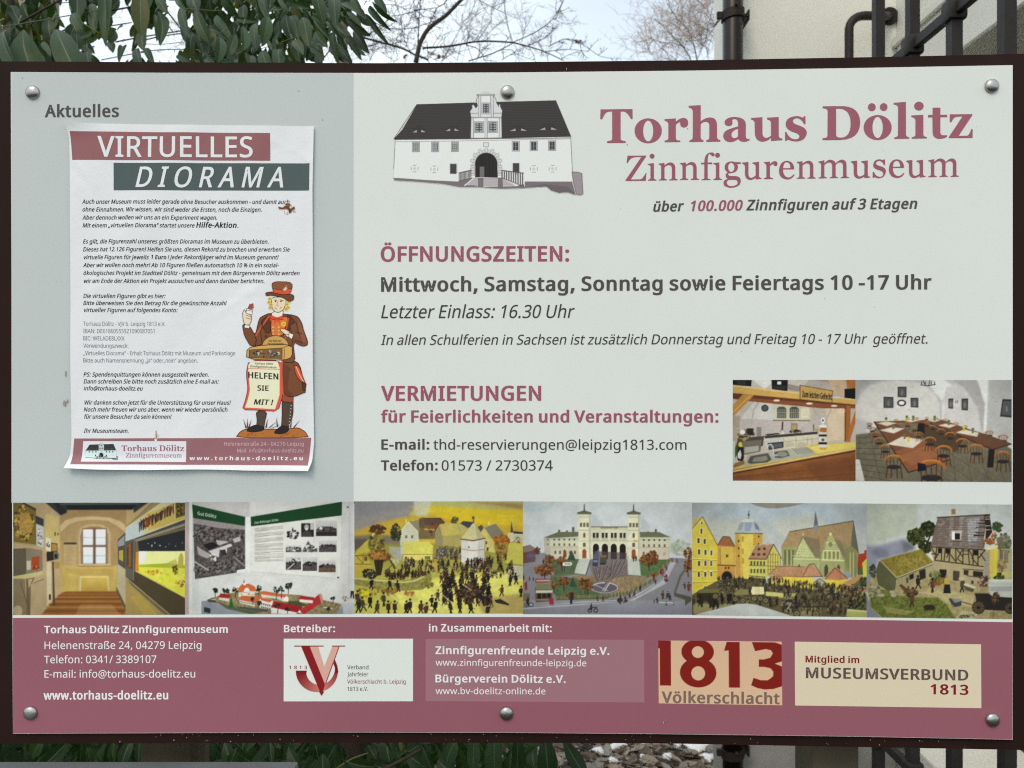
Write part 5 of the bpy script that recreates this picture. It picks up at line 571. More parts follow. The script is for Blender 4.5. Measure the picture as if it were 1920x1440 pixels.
    P.p("66,430 240,415 232,480 110,520 60,500", (84, 74, 68)); P.p("75,455 225,440 215,520 110,540", (120, 110, 100)); P.p("110,490 205,480 205,515 112,530", (176, 170, 160)); P.blob(120, 405, 50, 34, [(56, 50, 46), (110, 96, 80), (176, 160, 130)], 40, 12); P.r(128, 365, 170, 410, (44, 42, 44)); P.r(190, 355, 222, 418, (140, 134, 130)); P.e(98, 390, 18, 16, (226, 222, 216)); P.l("70,410 145,412 120,435 80,432", 8, (170, 136, 80)); P.l("362,322 358,376", 9, (70, 40, 40)); P.e(360, 385, 12, 12, (110, 60, 50)); P.r(352, 378, 370, 402, (206, 204, 200)); P.r(415, 330, 460, 388, (150, 136, 120)); P.r(425, 345, 450, 372, (190, 150, 100)); P.blob(450, 384, 40, 8, [(40, 36, 34), (120, 100, 84)], 20, 8); P.r(486, 355, 500, 396, (176, 170, 166)); P.l("566,340 564,380", 6, (70, 60, 50)); P.l("560,368 606,378", 8, (176, 140, 70)); P.p("245,405 330,395 345,402 260,412", (50, 46, 44))
    # counter
    P.p("32,630 110,600 130,545 515,482 600,465 842,455 842,498 32,662", (206, 178, 96)); P.p("515,482 842,455 842,490 585,530", (226, 204, 104)); P.p("105,610 135,540 510,485 585,528 540,545 118,612", (176, 172, 160)); P.p("130,590 150,548 265,528 290,570 260,590 150,600", (96, 90, 82)); P.p("160,585 175,558 255,545 265,570 240,582", (140, 136, 128)); P.p("300,520 390,510 410,545 350,562 310,560", (104, 98, 90)); P.e(360, 535, 34, 16, (150, 146, 138)); [P.l([(430 + k * 18, 500 - k * 2), (470 + k * 20, 535 - k * 3)], 4, (120, 116, 106)) for k in range(6)]
    P.l("262,495 268,475 285,470 298,490 306,548", 7, (206, 206, 206)); P.l("282,548 330,540", 12, (176, 176, 176)); P.p("32,640 842,498 842,711 32,711", (150, 92, 50), 1, .05, 12); P.l("32,650 842,498", 9, (226, 198, 130)); P.l("32,664 842,512", 6, (70, 44, 26)); [P.l([(32, y), (842, y - 80)], 4, (110, 64, 34)) for y in (690, 740)]; P.p("32,690 842,560 842,640 32,711", (136, 80, 42), .5); P.p("500,600 842,540 842,711 600,711", (124, 74, 42), .5)
    # bottle and objects
    P.p("598,490 600,400 608,345 650,345 652,400 652,490 640,502 605,500", (214, 208, 200)); P.p("605,388 608,360 650,360 650,390", (176, 110, 50)); P.r(600, 404, 652, 418, (40, 38, 40)); P.r(598, 455, 652, 470, (40, 38, 40)); P.p("600,490 650,490 648,505 606,505", (206, 160, 60)); P.e(625, 350, 26, 9, (226, 224, 220)); P.e(626, 312, 15, 17, (230, 226, 222)); P.e(626, 312, 7, 8, (90, 84, 84)); P.r(618, 330, 634, 345, (214, 206, 196)); P.e(626, 440, 10, 9, (90, 84, 80))
    P.p("60,520 66,490 84,480 104,492 108,560 98,585 66,578", (34, 34, 38)); P.p("66,530 84,505 92,540 84,570 68,560", (206, 204, 206)); P.p("70,480 76,455 92,460 98,486 84,490", (226, 206, 50)); P.p("46,500 66,450 70,480 62,540 50,560", (64, 90, 50)); P.p("34,600 110,575 112,600 40,628", (150, 110, 60)); P.p("32,450 50,450 46,600 32,620", (190, 196, 190))
    P.grain(0.035); P.finish(); return P
def pic_dining():
    P = Pic(842, 43, 1870, 715, RES / 3.523, (204, 200, 200), 17)
    P.g(842, 43, 1870, 330, (196, 192, 194), (208, 202, 202)); P.p("842,43 1060,43 930,90 870,160 845,230", (176, 172, 176)); P.p("845,215 880,130 950,75 1050,55 1160,52 1280,70 1360,130 1400,220 1400,330 850,400", (214, 208, 206)); P.l("845,190 880,115 950,66 1050,48", 12, (190, 186, 188)); P.l("1160,46 1280,62 1360,110 1398,190 1405,310", 14, (190, 186, 188)); P.p("1360,43 1420,43 1480,80 1410,180 1330,85", (228, 226, 226)); P.l("1415,320 1420,200 1450,120 1500,80", 12, (226, 222, 222)); P.p("1440,90 1560,80 1660,200 1670,380 1430,330 1420,180", (208, 202, 202)); P.p("1480,43 1640,43 1690,140 1700,400 1670,380 1640,220 1560,100", (180, 174, 176)); P.p("1640,43 1720,43 1700,380 1680,390 1690,200", (230, 228, 228)); P.p("1715,43 1870,43 1870,450 1700,390", (190, 186, 188)); P.p("845,300 960,330 920,430 845,420", (196, 190, 190)); P.l("845,406 930,396", 5, (160, 152, 150))
    P.blur(2)
    P.l("1270,78 1320,84 1368,74", 5, (50, 44, 44)); P.l("1285,45 1300,80", 4, (60, 54, 52)); P.l("1330,45 1325,80", 4, (60, 54, 52)); [P.l([(x, 74), (x, 56)], 5, (60, 54, 52)) for x in (1276, 1300, 1340, 1362)]
    for q in ("1120,90 1178,90 1178,160 1120,158", "1028,156 1092,158 1092,230 1028,230", "1204,162 1256,164 1256,228 1206,225", "1452,168 1485,166 1482,235 1452,232", "1538,168 1582,166 1580,246 1538,242", "1806,170 1870,172 1870,292 1790,285"):
        v = pp(q); P.p(v, (58, 60, 66)); c = np.mean(v, 0); P.p([(a * .78 + c[0] * .22, b * .78 + c[1] * .22) for a, b in v], (92, 94, 98)); P.e(c[0], c[1] + 6, 8, 20, (150, 130, 104), .8)
    P.e(1146, 197, 30, 22, (64, 46, 42)); P.e(1146, 197, 19, 13, (232, 232, 232)); P.e(1500, 188, 4, 12, (90, 60, 50)); P.e(1512, 188, 4, 12, (90, 60, 50)); P.e(1505, 200, 26, 26, (240, 236, 232), .4)
    # floor
    P.p("845,408 940,396 1000,340 1400,320 1700,400 1870,500 1870,715 845,715", (120, 112, 94), 1, .10, 8)
    for k in range(9): P.l([(845, 430 + k * 34), (1100, 410 + k * 44)], 4, (76, 68, 56), .7)
    for k in range(7): P.l([(870 + k * 70, 420), (860 + k * 150, 715)], 4, (80, 72, 60), .6)
    for k in range(5): P.l([(1480 + k * 80, 500), (1500 + k * 110, 715)], 4, (80, 72, 60), .6)
    P.p("845,570 870,572 905,715 845,715", (214, 210, 204)); P.p("1280,330 1560,420 1500,520 1330,480 1240,360", (84, 66, 50), .9)
    CH = (178, 108, 50); CD = (104, 60, 30)
    def chair(x, y, s_, back=False):
        [P.l([(x + d * s_, y), (x + d * s_ * 1.25, y + s_ * 1.0)], s_ * .12, CD) for d in (-.55, -.2, .25, .6)]
        P.e(x, y, s_ * .62, s_ * .2, (52, 46, 50)); [P.l([(x + d * s_, y - s_ * .1), (x + d * s_ * 1.05, y - s_ * .75)], s_ * .08, CD) for d in (-.6, -.3, 0, .3, .6)]
        t = np.radians(np.linspace(185, 355, 12)); P.l([(x + s_ * .85 * np.cos(v), y - s_ * .5 + s_ * .5 * np.sin(v)) for v in t], s_ * .19, CH); P.l([(x + s_ * .85 * np.cos(v), y - s_ * .57 + s_ * .5 * np.sin(v)) for v in t[3:9]], s_ * .06, (214, 146, 74))
    for x, y, q in ((935, 350, 20), (955, 385, 26), (975, 420, 30), (1000, 465, 38), (1040, 520, 44), (1110, 320, 16), (1185, 312, 16), (1245, 308, 16), (1310, 306, 16), (1370, 310, 16), (1430, 320, 18), (1500, 345, 20), (1560, 365, 20), (1720, 410, 30), (1810, 445, 38)): chair(x, y, q)
    P.p("1255,320 1300,315 1295,400 1245,395", (40, 34, 32)); P.p("965,320 1400,305 1480,330 1380,330 1110,332 1290,450 1455,570 1190,655 1095,520", (126, 80, 58)); P.p("1095,520 1290,450 1455,570 1190,655", (150, 92, 60)); P.p("1130,550 1300,480 1400,540 1210,610", (172, 112, 78), .5); P.l("965,322 1190,655 1455,572", 7, (66, 40, 30)); P.p("1300,310 1400,305 1868,462 1740,502 1500,400", (122, 80, 60)); P.l("1330,330 1740,502 1868,464", 6, (60, 38, 30)); P.p("1700,400 1868,462 1740,500 1560,420", (112, 76, 56), .8)
    for q in ("985,330 1045,320 1115,330 1050,350", "1000,378 1080,358 1165,365 1095,398", "1050,470 1150,418 1290,440 1220,495", "1150,312 1210,304 1275,310 1210,324", "1310,312 1350,304 1405,310 1360,322", "1385,345 1430,332 1505,342 1460,360", "1500,390 1560,370 1650,392 1640,418"): P.p(q, (216, 204, 190)); P.l(q + " " + q.split()[0], 3, (170, 150, 130))
    for x, y in ((1045, 312), (1092, 355), (1165, 420), (1190, 440), (1180, 300), (1222, 300), (1362, 300), (1455, 328), (1552, 366), (1612, 380)): P.l([(x, y + 12), (x, y - 12)], 13, (196, 186, 60) if x in (1190, 1552, 1180, 1045) else (120, 120, 70)); P.e(x, y - 12, 9, 9, (220, 200, 60) if x in (1190, 1552) else (104, 116, 60))
    for x, y, q in ((1185, 350, 24), (1230, 380, 24), (1260, 420, 30), (1310, 345, 22), (1350, 370, 26), (1405, 400, 32), (1465, 430, 40), (1545, 480, 48), (1635, 530, 60), (1330, 470, 46), (1420, 545, 64)): chair(x, y, q)
    P.p("1715,500 1755,500 1745,620 1705,620", (44, 34, 32)); chair(1810, 580, 64); chair(1095, 620, 74); chair(1340, 690, 110)
    P.p("1250,590 1300,600 1310,640 1250,650", (30, 30, 40)); P.grain(0.040); P.finish(); return P

def pic_gatehouse():
    P = Pic(78, 96, 1842, 1075, 2.6 / 4.923, None, 21)
    D = (64, 60, 60); L = (84, 78, 80); W = (221, 225, 220); G = (118, 108, 112); GL = (166, 158, 162)
    P.a[:] = (208, 213, 208)
    P.p("104,545 1720,535 1738,870 1735,940 1300,985 700,985 480,930 95,905", W)
    P.p("92,545 170,460 305,228 840,212 1585,192 1725,525 1480,530 800,548 110,552", D)
    for k in range(22):
        t = k / 21.; y0 = 240 + t * 295; xl = 300 - t * 200 if t < .8 else 300 - t * 200; y1 = 205 + t * 315; xr = 1592 + t * 125
        xl = (305 - (y0 - 228) * .582) if y0 < 460 else 170 - (y0 - 460) * .918; P.l([(xl + 8, y0), (800, y0 - 8 + t * 6)], 3.2, (46, 42, 42)); P.l([(1090, y1 + 12 - t * 10), (xr, y1)], 3.2, (46, 42, 42))
    for x, y, w in ((325, 485, 62), (632, 472, 62), (1240, 472, 80), (1515, 462, 82)):
        t = np.radians(np.linspace(180, 360, 12)); P.p([(x - w * 1.15, y)] + [(x + w * np.cos(v) * 1.0, y + 62 * np.sin(v) * 1.0) for v in t] + [(x + w * 1.15, y)], (56, 52, 52)); P.p([(x - w, y), (x - w * .35, y - 22), (x - w * .3, y)], GL); P.p([(x + w, y - 2), (x + w * .35, y - 24), (x + w * .3, y - 2)], GL)
    P.l("104,552 800,545 1480,540 1722,535", 5, L); P.l("112,572 800,562 1300,552 1722,545", 3.5, G); P.l("106,550 92,820", 4, L); P.l("1722,535 1738,850", 4, L); P.l("92,545 305,228 840,212", 4, (40, 38, 38)); P.l("1040,206 1585,192 1725,525", 4, (40, 38, 38))
    # gable
    P.o("805,350 795,290 815,260 812,235 825,228 850,262 865,240 852,190 862,165 875,150 858,140 862,133 1022,133 1020,145 1008,152 1030,170 1040,215 1060,250 1058,230 1072,225 1075,250 1092,285 1085,350 1088,535 800,540", (206, 208, 208), 4, L)
    P.p("900,150 980,150 985,335 895,335", W); P.p("825,360 930,350 930,530 830,530", W); P.p("955,350 1060,360 1060,528 958,530", W)
    for t in ("858,146 1020,146", "875,150 875,340", "895,150 893,340", "985,150 990,340", "1008,155 1010,340", "795,345 1090,345", "805,352 1085,352", "825,355 828,535", "932,350 932,535", "952,350 954,535", "1065,355 1062,530", "800,310 870,308", "1012,308 1085,308"): P.l(t, 3.5, L)
    P.e(940, 118, 38, 14, (190, 194, 192), .5); P.r(800, 535, 1088, 545, G)
    for x, y, w, h in ((941, 265, 26, 42), (877, 437, 32, 42), (1005, 435, 32, 42)):
        P.o([(x - w - 12, y - h - 10), (x + w + 12, y - h - 10), (x + w + 12, y + h + 10), (x - w - 12, y + h + 10)], (190, 190, 192), 3, L); P.r(x - w, y - h, x + w, y + h, (60, 58, 60))
        for i in (0, 1):
            for j in range(4): P.r(x - w + 6 + i * w, y - h + 6 + j * h * .5, x - 4 + i * w, y - h + h * .5 - 2 + j * h * .5, (160, 162, 164))
    for x, y, c in ((296, 620, 0), (474, 620, 0), (655, 618, 0), (1216, 614, 1), (1382, 611, 1), (1551, 608, 1)):
        P.o([(x - 34, y - 46), (x + 34, y - 46), (x + 34, y + 44), (x - 34, y + 44)], (190, 192, 192), 3.5, L); P.r(x - 24, y - 38, x + 24, y + 36, (66, 62, 64))
        if not c:
            for i in (0, 1):
                for j in range(4): P.r(x - 20 + i * 22, y - 34 + j * 18, x - 4 + i * 22, y - 22 + j * 18, (176, 178, 178))
        P.l([(x, y - 38), (x, y + 36)], 5, (150, 148, 150)); 
        if c: P.l([(x - 24, y), (x + 24, y)], 4, (130, 128, 130))
    P.o("918,580 965,580 965,617 918,617", (214, 216, 214), 3, L)
    for x, y in ((284, 818), (466, 825), (1383, 822), (1556, 820)):
        for k in range(4): a = k * 1.5708; P.l([(x + 38 * np.cos(a - .45), y + 36 * np.sin(a - .45)), (x + 30 * np.cos(a), y + 28 * np.sin(a)), (x + 38 * np.cos(a + .45), y + 36 * np.sin(a + .45))], 5, (140, 136, 138))
        P.e(x, y, 15, 14, (196, 198, 196))
    for x in (640, 1218):
        P.r(x - 28, 776 if x < 900 else 768, x + 30, 866 if x < 900 else 852, (58, 54, 56))
        for j in range(6): P.l([(x - 36, 782 + j * 15 - (8 if x > 900 else 0)), (x + 38, 782 + j * 15 - (8 if x > 900 else 0))], 3, (84, 80, 80))
        for i in range(4): P.l([(x - 24 + i * 16, 768), (x - 24 + i * 16, 872)], 3, (84, 80, 80))
    # gate
    for k in range(15):
        a = np.radians(180 + k * 180 / 14.); r0, r1 = 104, 148 if k % 2 else 132; cx, cy = 944, 775; b = .085
        P.o([(cx + r0 * np.cos(a - b), cy + r0 * np.sin(a - b)), (cx + r1 * np.cos(a - b), cy + r1 * np.sin(a - b)), (cx + r1 * np.cos(a + b), cy + r1 * np.sin(a + b)), (cx + r0 * np.cos(a + b), cy + r0 * np.sin(a + b))], (206, 208, 206), 3, (130, 126, 128))
    for y in range(790, 880, 24): P.o([(798, y), (838, y), (838, y + 18), (798 + (y % 3) * 6, y + 18)], (206, 208, 206), 3, (130, 126, 128)); P.o([(1052, y), (1092, y), (1088, y + 18), (1052, y + 18)], (206, 208, 206), 3, (130, 126, 128))
    t = np.radians(np.linspace(180, 360, 20)); P.p([(842, 898)] + [(944 + 102 * np.cos(v), 775 + 102 * np.sin(v)) for v in t] + [(1050, 900)], (40, 36, 36)); P.r(884, 800, 926, 898, (110, 104, 106)); [P.l([(x, 690 + abs(x - 944) * .3), (x, 898)], 3, (60, 56, 56)) for x in (868, 952, 990, 1020)]
    P.p("85,905 130,905 420,925 690,938 720,960 850,980 1000,990 1220,985 1300,985 1480,975 1520,1000 1600,1040 1700,1040 1760,1062 1730,940 1300,937 1300,1000 1080,1005 900,990 700,990 540,960 300,940 100,928", G)
    P.p("1300,938 1735,938 1770,1062 1690,1030 1620,1045 1540,1020 1500,985 1300,998", G); P.p("1330,985 1480,960 1700,985 1770,1060 1690,1030 1620,1045 1540,1020 1500,985", (104, 94, 98)); P.p("690,935 830,900 740,975 900,985 1220,980 1290,960 1300,1000 1080,1005 900,992 700,990", G)
    P.o("815,905 1100,903 1215,972 740,975", (176, 168, 172), 3, L); P.o("870,905 916,905 914,988 872,985", G, 3, L); P.o("1055,905 1092,903 1095,990 1055,988", G, 3, L); P.l("745,975 830,905", 12, (206, 206, 206)); P.l("1100,905 1215,972", 12, (206, 206, 206))
    P.l("690,860 808,832", 9, L); P.l("690,935 808,905", 6, L); P.l("1085,835 1288,860", 9, L); P.l("1095,905 1288,985", 6, L)
    for k in range(10): P.l([(695 + k * 12, 860 - k * 3), (695 + k * 12, 935 - k * 4)], 8, (96, 90, 92)); P.l([(1090 + k * 21, 838 + k * 2.5), (1090 + k * 21, 905 + k * 8)], 12, (96, 90, 92))
    P.o("1733,850 1780,850 1825,862 1835,1050 1815,1062 1775,1055 1750,960", (150, 140, 145), 5, L)
    return P
def pic_vendor(text):
    P = Pic(1280, -52, 1860, 1126, 3.2 / 4.0, None, 23)
    P.a[:] = (217, 219, 229); P.sm = 1; K = (30, 18, 14); B = (118, 72, 46); B2 = (88, 52, 34); S = (232, 206, 176); R = (206, 84, 50)
    P.o("1290,1122 1330,1070 1400,1045 1500,1055 1600,1058 1700,1052 1760,1045 1810,1075 1838,1122", (176, 108, 52), 5, K); P.blob(1580, 1100, 200, 16, [(150, 90, 44)], 14, 10)
    for x, y, a in ((1370, 1048, -.3), (1390, 1050, .3), (1520, 1045, .2), (1545, 1045, .9), (1560, 1050, 1.2), (1605, 1040, -.1), (1700, 1045, .2), (1725, 1045, .7), (1380, 1046, 0)): P.p([(x - 6, y), (x + np.sin(a) * 70, y - 66 * np.cos(a) - 6), (x + 8, y)], (96, 60, 34))
    P.o("1445,920 1530,920 1508,1020 1505,1065 1440,1062 1455,1000", (84, 66, 54), 5, K); P.o("1370,1070 1400,1040 1445,1022 1505,1040 1500,1068 1420,1080", (44, 38, 38), 4, K)
    P.o("1640,830 1722,830 1722,950 1690,1030 1685,1060 1632,1060 1640,980", (84, 66, 54), 5, K); P.o("1575,1085 1610,1050 1640,1028 1690,1040 1685,1075 1630,1094", (44, 38, 38), 4, K); [P.e(1708 - k * 2.5, 880 + k * 24, 4, 4, (214, 206, 190)) for k in range(7)]
    P.o("1630,780 1725,800 1722,860 1640,850", (150, 76, 52), 5, K)
    # coat
    P.o("1640,545 1720,540 1770,570 1800,690 1818,780 1790,790 1740,812 1680,812 1655,790 1640,700", B, 5, K); P.o("1725,575 1770,590 1800,680 1818,722 1790,712 1745,660", R, 4, K); P.l("1745,590 1770,650 1800,705", 6, (240, 190, 150)); P.l("1690,600 1705,615", 4, K); P.o("1790,700 1820,720 1812,768 1795,770", B2, 4, K)
    P.o("1500,210 1545,190 1700,200 1755,215 1785,260 1800,320 1832,400 1828,432 1790,440 1720,405 1740,560 1650,560 1500,440 1500,420 1440,440 1400,430 1350,300 1345,280 1395,290 1440,360 1470,230", B, 5, K)
    P.o("1548,220 1700,215 1690,300 1640,360 1560,360", (206, 116, 56), 4, K); P.o("1480,250 1548,200 1560,240 1550,350 1500,310", B2, 4, K); P.o("1680,190 1740,260 1700,275 1690,330 1640,360 1680,250", B2, 4, K); [P.e(1572 + j * 42, 295 + k * 26, 7, 7, (230, 170, 110)) for k in range(3) for j in (0, 1)]; [P.e(1520, 330 + k * 34, 12, 14, B2) for k in range(2)]
    P.l("1400,430 1480,300 1545,210", 12, R); P.l("1660,360 1685,230", 10, R); P.l("1655,440 1665,370", 10, R)
    P.o("1560,185 1650,165 1640,220 1600,235 1565,215", (236, 232, 206), 3, K); P.p("1545,225 1560,205 1600,222 1640,208 1650,235 1620,240 1625,270 1600,250 1580,275 1580,240 1555,250", (216, 76, 44)); P.l("1545,225 1580,240 1600,225 1620,240 1650,235", 3, K); P.e(1650, 272, 19, 18, (230, 190, 60)); P.e(1650, 272, 8, 8, (190, 140, 40))
    for t in ('1500,250 1480,330 1490,420', '1740,250 1760,330 1790,400', '1700,300 1720,380 1715,420', '1420,330 1410,400'): P.l(t, 7, (92, 54, 34)); P.l(t, 2, K)
    P.p('1640,560 1700,600 1680,760 1720,800 1680,812 1655,790 1640,700', (96, 58, 38), .8); P.p('1760,240 1800,330 1820,400 1790,420 1770,340', (140, 88, 58), .8)
    # arms and hands
    P.o("1345,285 1360,270 1400,285 1450,380 1440,440 1400,430 1360,360", B, 5, K); P.o("1362,275 1402,285 1395,305 1360,300", (236, 232, 214), 3, K); P.o("1350,240 1345,190 1360,160 1372,190 1412,205 1412,250 1395,280 1362,278", S, 4, K); P.l("1372,205 1408,218", 3, K); P.l("1370,225 1406,236", 3, K); P.o("1372,190 1376,155 1420,165 1415,205", (236, 238, 240), 3, K); P.p("1380,158 1400,125 1425,115 1430,150 1410,168", (150, 76, 60)); P.l("1388,150 1400,120", 3, K); P.l("1372,168 1418,176", 3, K)
    P.o("1618,312 1650,305 1700,330 1705,360 1680,372 1650,340", S, 4, K); P.l("1650,345 1690,352", 3, K); P.o("1690,335 1725,350 1712,385 1690,370", (236, 232, 214), 3, K); [P.e(1740 + k * 16, 396 + k * 5, 8, 9, B2) for k in range(4)]; P.l("1735,330 1790,345", 4, K)
    # head
    P.o("1560,70 1665,70 1668,110 1650,165 1610,188 1575,175 1560,130", S, 4, K)
    for x, y in ((1548, 85), (1542, 110), (1556, 128), (1552, 150), (1680, 85), (1690, 105), (1672, 125), (1682, 148), (1668, 160)): P.e(x, y, 15, 14, (214, 184, 84)); P.l([(x - 8, y + 5), (x, y - 6), (x + 8, y + 4)], 3, (130, 96, 30))
    P.l("1580,92 1600,94", 4, K); P.l("1622,90 1648,98", 4, K); P.e(1590, 102, 6, 5, K); P.e(1630, 102, 6, 5, K); P.l("1608,100 1598,132 1612,138", 3, (120, 80, 60)); P.l("1585,150 1605,160 1635,148", 4, (120, 50, 40)); P.p("1595,154 1625,152 1608,162", (244, 240, 230))
    P.o("1515,38 1560,30 1700,45 1728,60 1722,95 1690,105 1640,72 1560,58 1520,62", (110, 66, 42), 4, K); P.o("1560,-30 1590,-46 1690,-44 1718,-22 1700,50 1640,52 1575,40", (134, 82, 50), 4, K); P.p("1572,8 1640,18 1708,5 1700,44 1640,50 1578,38", (206, 84, 50)); P.l("1572,8 1640,18 1708,5", 3, K); P.p("1640,15 1668,-20 1680,8 1660,22", (214, 204, 176)); P.l("1645,14 1666,-14 1676,10", 3, K)
    # tray
    t = np.radians(np.linspace(180, 360, 14)); P.o([(1490, 440)] + [(1590 + 100 * np.cos(v), 440 + 82 * np.sin(v)) for v in t] + [(1690, 440)], (196, 154, 84), 4, K); text(P, "Die Welt der", 1540, 404, 1635, 404, 14, 16); text(P, "Zinnfiguren", 1530, 430, 1650, 426, 17, 20)
    P.o("1380,450 1500,428 1715,425 1715,520 1655,542 1375,535", (206, 162, 88), 5, K); P.o("1395,465 1640,450 1640,530 1395,525", (120, 92, 60), 3, K); P.blob(1515, 495, 105, 24, [(60, 70, 90), (150, 90, 60), (206, 190, 160), (50, 44, 40), (90, 100, 70)], 70, 9); P.l("1655,455 1655,542", 4, K); P.l("1640,450 1715,425", 3, K)
    # apron
    P.o("1392,542 1640,545 1638,640 1648,800 1610,925 1470,915 1340,912 1365,840 1385,760 1372,640", (214, 90, 70), 4, K); P.p("1405,548 1605,550 1622,600 1622,800 1588,908 1470,900 1362,895 1385,830 1400,760 1388,640 1388,580", (226, 222, 190)); P.l("1385,604 1625,610", 4, (200, 80, 60)); text(P, "Torhaus Dölitz", 1437, 573, 1572, 575, 13, 16); text(P, "Zinnfigurenmuseum", 1402, 594, 1598, 602, 14, 17); P.l("1640,545 1638,640 1648,800", 10, (206, 80, 60))
    return P
def pic_emblem():
    P = Pic(1290, 150, 1550, 412, 3.2 / 2.63, None, 25); P.a[:] = (213, 218, 212); RD = (130, 26, 30)
    for k in range(60):
        a0, a1 = np.radians(178 - k * 3.55), np.radians(178 - (k + 1) * 3.55 - .8); u = k / 59.; c = tuple(np.array((120, 24, 30)) * (1 - min(1, u * 2.2)) + np.array((190, 120, 108)) * min(1, u * 2.2)) if u < .5 else tuple(np.array((190, 120, 108)) * (2 - 2 * u) + np.array((112, 20, 26)) * (2 * u - 1))
        ro, ri = 103, 52 + 44 * u ** 1.3
        P.p([(1405 + ro * np.cos(a0), 284 + ro * np.sin(a0)), (1405 + ro * np.cos(a1), 284 + ro * np.sin(a1)), (1405 + ri * np.cos(a1), 284 + ri * np.sin(a1)), (1405 + ri * np.cos(a0), 284 + ri * np.sin(a0))], c)
    P.p("1302,282 1355,282 1355,290 1303,290", (110, 24, 30))
    P.p("1482,238 1505,262 1510,290 1496,300 1494,270", (112, 20, 26)); P.p("1328,164 1370,164 1445,348 1428,405", RD); P.p("1370,164 1412,164 1441,262 1480,164 1512,164 1445,350", (206, 160, 146)); P.l("1514,164 1448,345", 4, RD); P.p("1414,384 1442,384 1428,406", RD); P.l("1295,162 1437,162", 5, RD); P.l("1480,162 1542,162", 5, RD)
    return P
def pic_years():
    P = Pic(43, 60, 741, 428, 2.0 / 3.0, (206, 173, 141), 27); D = (122, 30, 22)
    P.g(43, 60, 741, 428, (204, 170, 140), (209, 176, 142))
    P.p("43,60 115,62 115,323 52,323 52,108 43,108", D)
    def ring(o, i): P.fill([o, i[::-1]], D)
    el = lambda cx, cy, rx, ry, n=28: [(cx + rx * np.cos(2 * np.pi * k / n), cy + ry * np.sin(2 * np.pi * k / n)) for k in range(n)]
    ring(el(266, 125, 92, 72), el(267, 127, 34, 34)); ring(el(268, 246, 103, 86), el(268, 250, 39, 41)); P.p("215,175 325,175 330,205 205,205", D); P.e(267, 127, 34, 34, (205, 172, 140)); P.e(268, 250, 39, 41, (206, 173, 141)); P.p("430,66 503,66 503,330 441,330 441,115 415,118", D)
    P.p("572,66 700,66 741,80 741,175 700,188 741,205 741,318 690,335 640,338 600,330 566,315 580,272 620,285 660,285 690,262 692,235 675,215 640,208 610,208 610,165 640,165 675,155 690,130 680,112 650,105 590,118", D)
    P.m[:] = 1
    return P
# ------------------------------------------------ helpers
RND = random.Random(4)
KW = .84                         # print colours are read off the photo; this is how bright a white sheet renders there
def alb(c): v = lin(c) / KW; return tuple(float(min(x, .86)) for x in v)
def mat(name, col, rough=.5, spec=.5, metal=0, var=0, vscale=20, bump=0, bscale=60, detail=4, stretch=None, col2=None, thr=(.45, .6)):
    m = bpy.data.materials.new(name); m.use_nodes = True; t = m.node_tree; b = t.nodes['Principled BSDF']
    b.inputs['Base Color'].default_value = (*col, 1); b.inputs['Roughness'].default_value = rough; b.inputs['Metallic'].default_value = metal
    b.inputs['Specular IOR Level'].default_value = spec
    if var or bump or col2:
        c = t.nodes.new('ShaderNodeTexCoord'); mp = t.nodes.new('ShaderNodeMapping'); t.links.new(c.outputs['Object'], mp.inputs['Vector'])
        if stretch: mp.inputs['Scale'].default_value = stretch
        def noise(s, d=detail):
            n = t.nodes.new('ShaderNodeTexNoise'); n.inputs['Scale'].default_value = s; n.inputs['Detail'].default_value = d; n.inputs['Roughness'].default_value = .6; t.links.new(mp.outputs['Vector'], n.inputs['Vector']); return n
        src = None
        if col2:
            n = noise(vscale * .5, 5); r = t.nodes.new('ShaderNodeMapRange'); r.inputs[1].default_value, r.inputs[2].default_value = thr; t.links.new(n.outputs['Fac'], r.inputs[0])
            x = t.nodes.new('ShaderNodeMix'); x.data_type = 'RGBA'; x.inputs['A'].default_value = (*col, 1); x.inputs['B'].default_value = (*col2, 1); t.links.new(r.outputs[0], x.inputs['Factor']); src = x.outputs['Result']
        if var:
            n = noise(vscale); r = t.nodes.new('ShaderNodeMapRange'); r.inputs[3].default_value = 1 - var; r.inputs[4].default_value = 1 + var; r.inputs[1].default_value = .25; r.inputs[2].default_value = .75; t.links.new(n.outputs['Fac'], r.inputs[0])
            x = t.nodes.new('ShaderNodeVectorMath'); x.operation = 'SCALE'; t.links.new(r.outputs[0], x.inputs['Scale'])
            if src: t.links.new(src, x.inputs[0])
            else: x.inputs[0].default_value = col
            src = x.outputs[0]
        if src: t.links.new(src, b.inputs['Base Color'])
        if bump:
            n = noise(bscale); u = t.nodes.new('ShaderNodeBump'); u.inputs['Strength'].default_value = bump; u.inputs['Distance'].default_value = .002; t.links.new(n.outputs['Fac'], u.inputs['Height']); t.links.new(u.outputs['Normal'], b.inputs['Normal'])
    return m
def link(name, me, parent=None, label=None, cat=None, kind=None, group=None):
    o = bpy.data.objects.new(name, me); sc.collection.objects.link(o)
    if parent: o.parent = parent
    if label: o['label'] = label
    if cat: o['category'] = cat
    if kind: o['kind'] = kind
    if group: o['group'] = group
    return o
def mesh(name, v, f, m, smooth=False):
    me = bpy.data.meshes.new(name); me.from_pydata([tuple(p) for p in v], [], [tuple(q) for q in f])
    if m: me.materials.append(m)
    if smooth: me.polygons.foreach_set('use_smooth', [True] * len(me.polygons))
    me.update(); return me
def thing(name, loc, label, cat, group=None):
    o = link(name, None, label=label, cat=cat, group=group); o.location = loc; return o
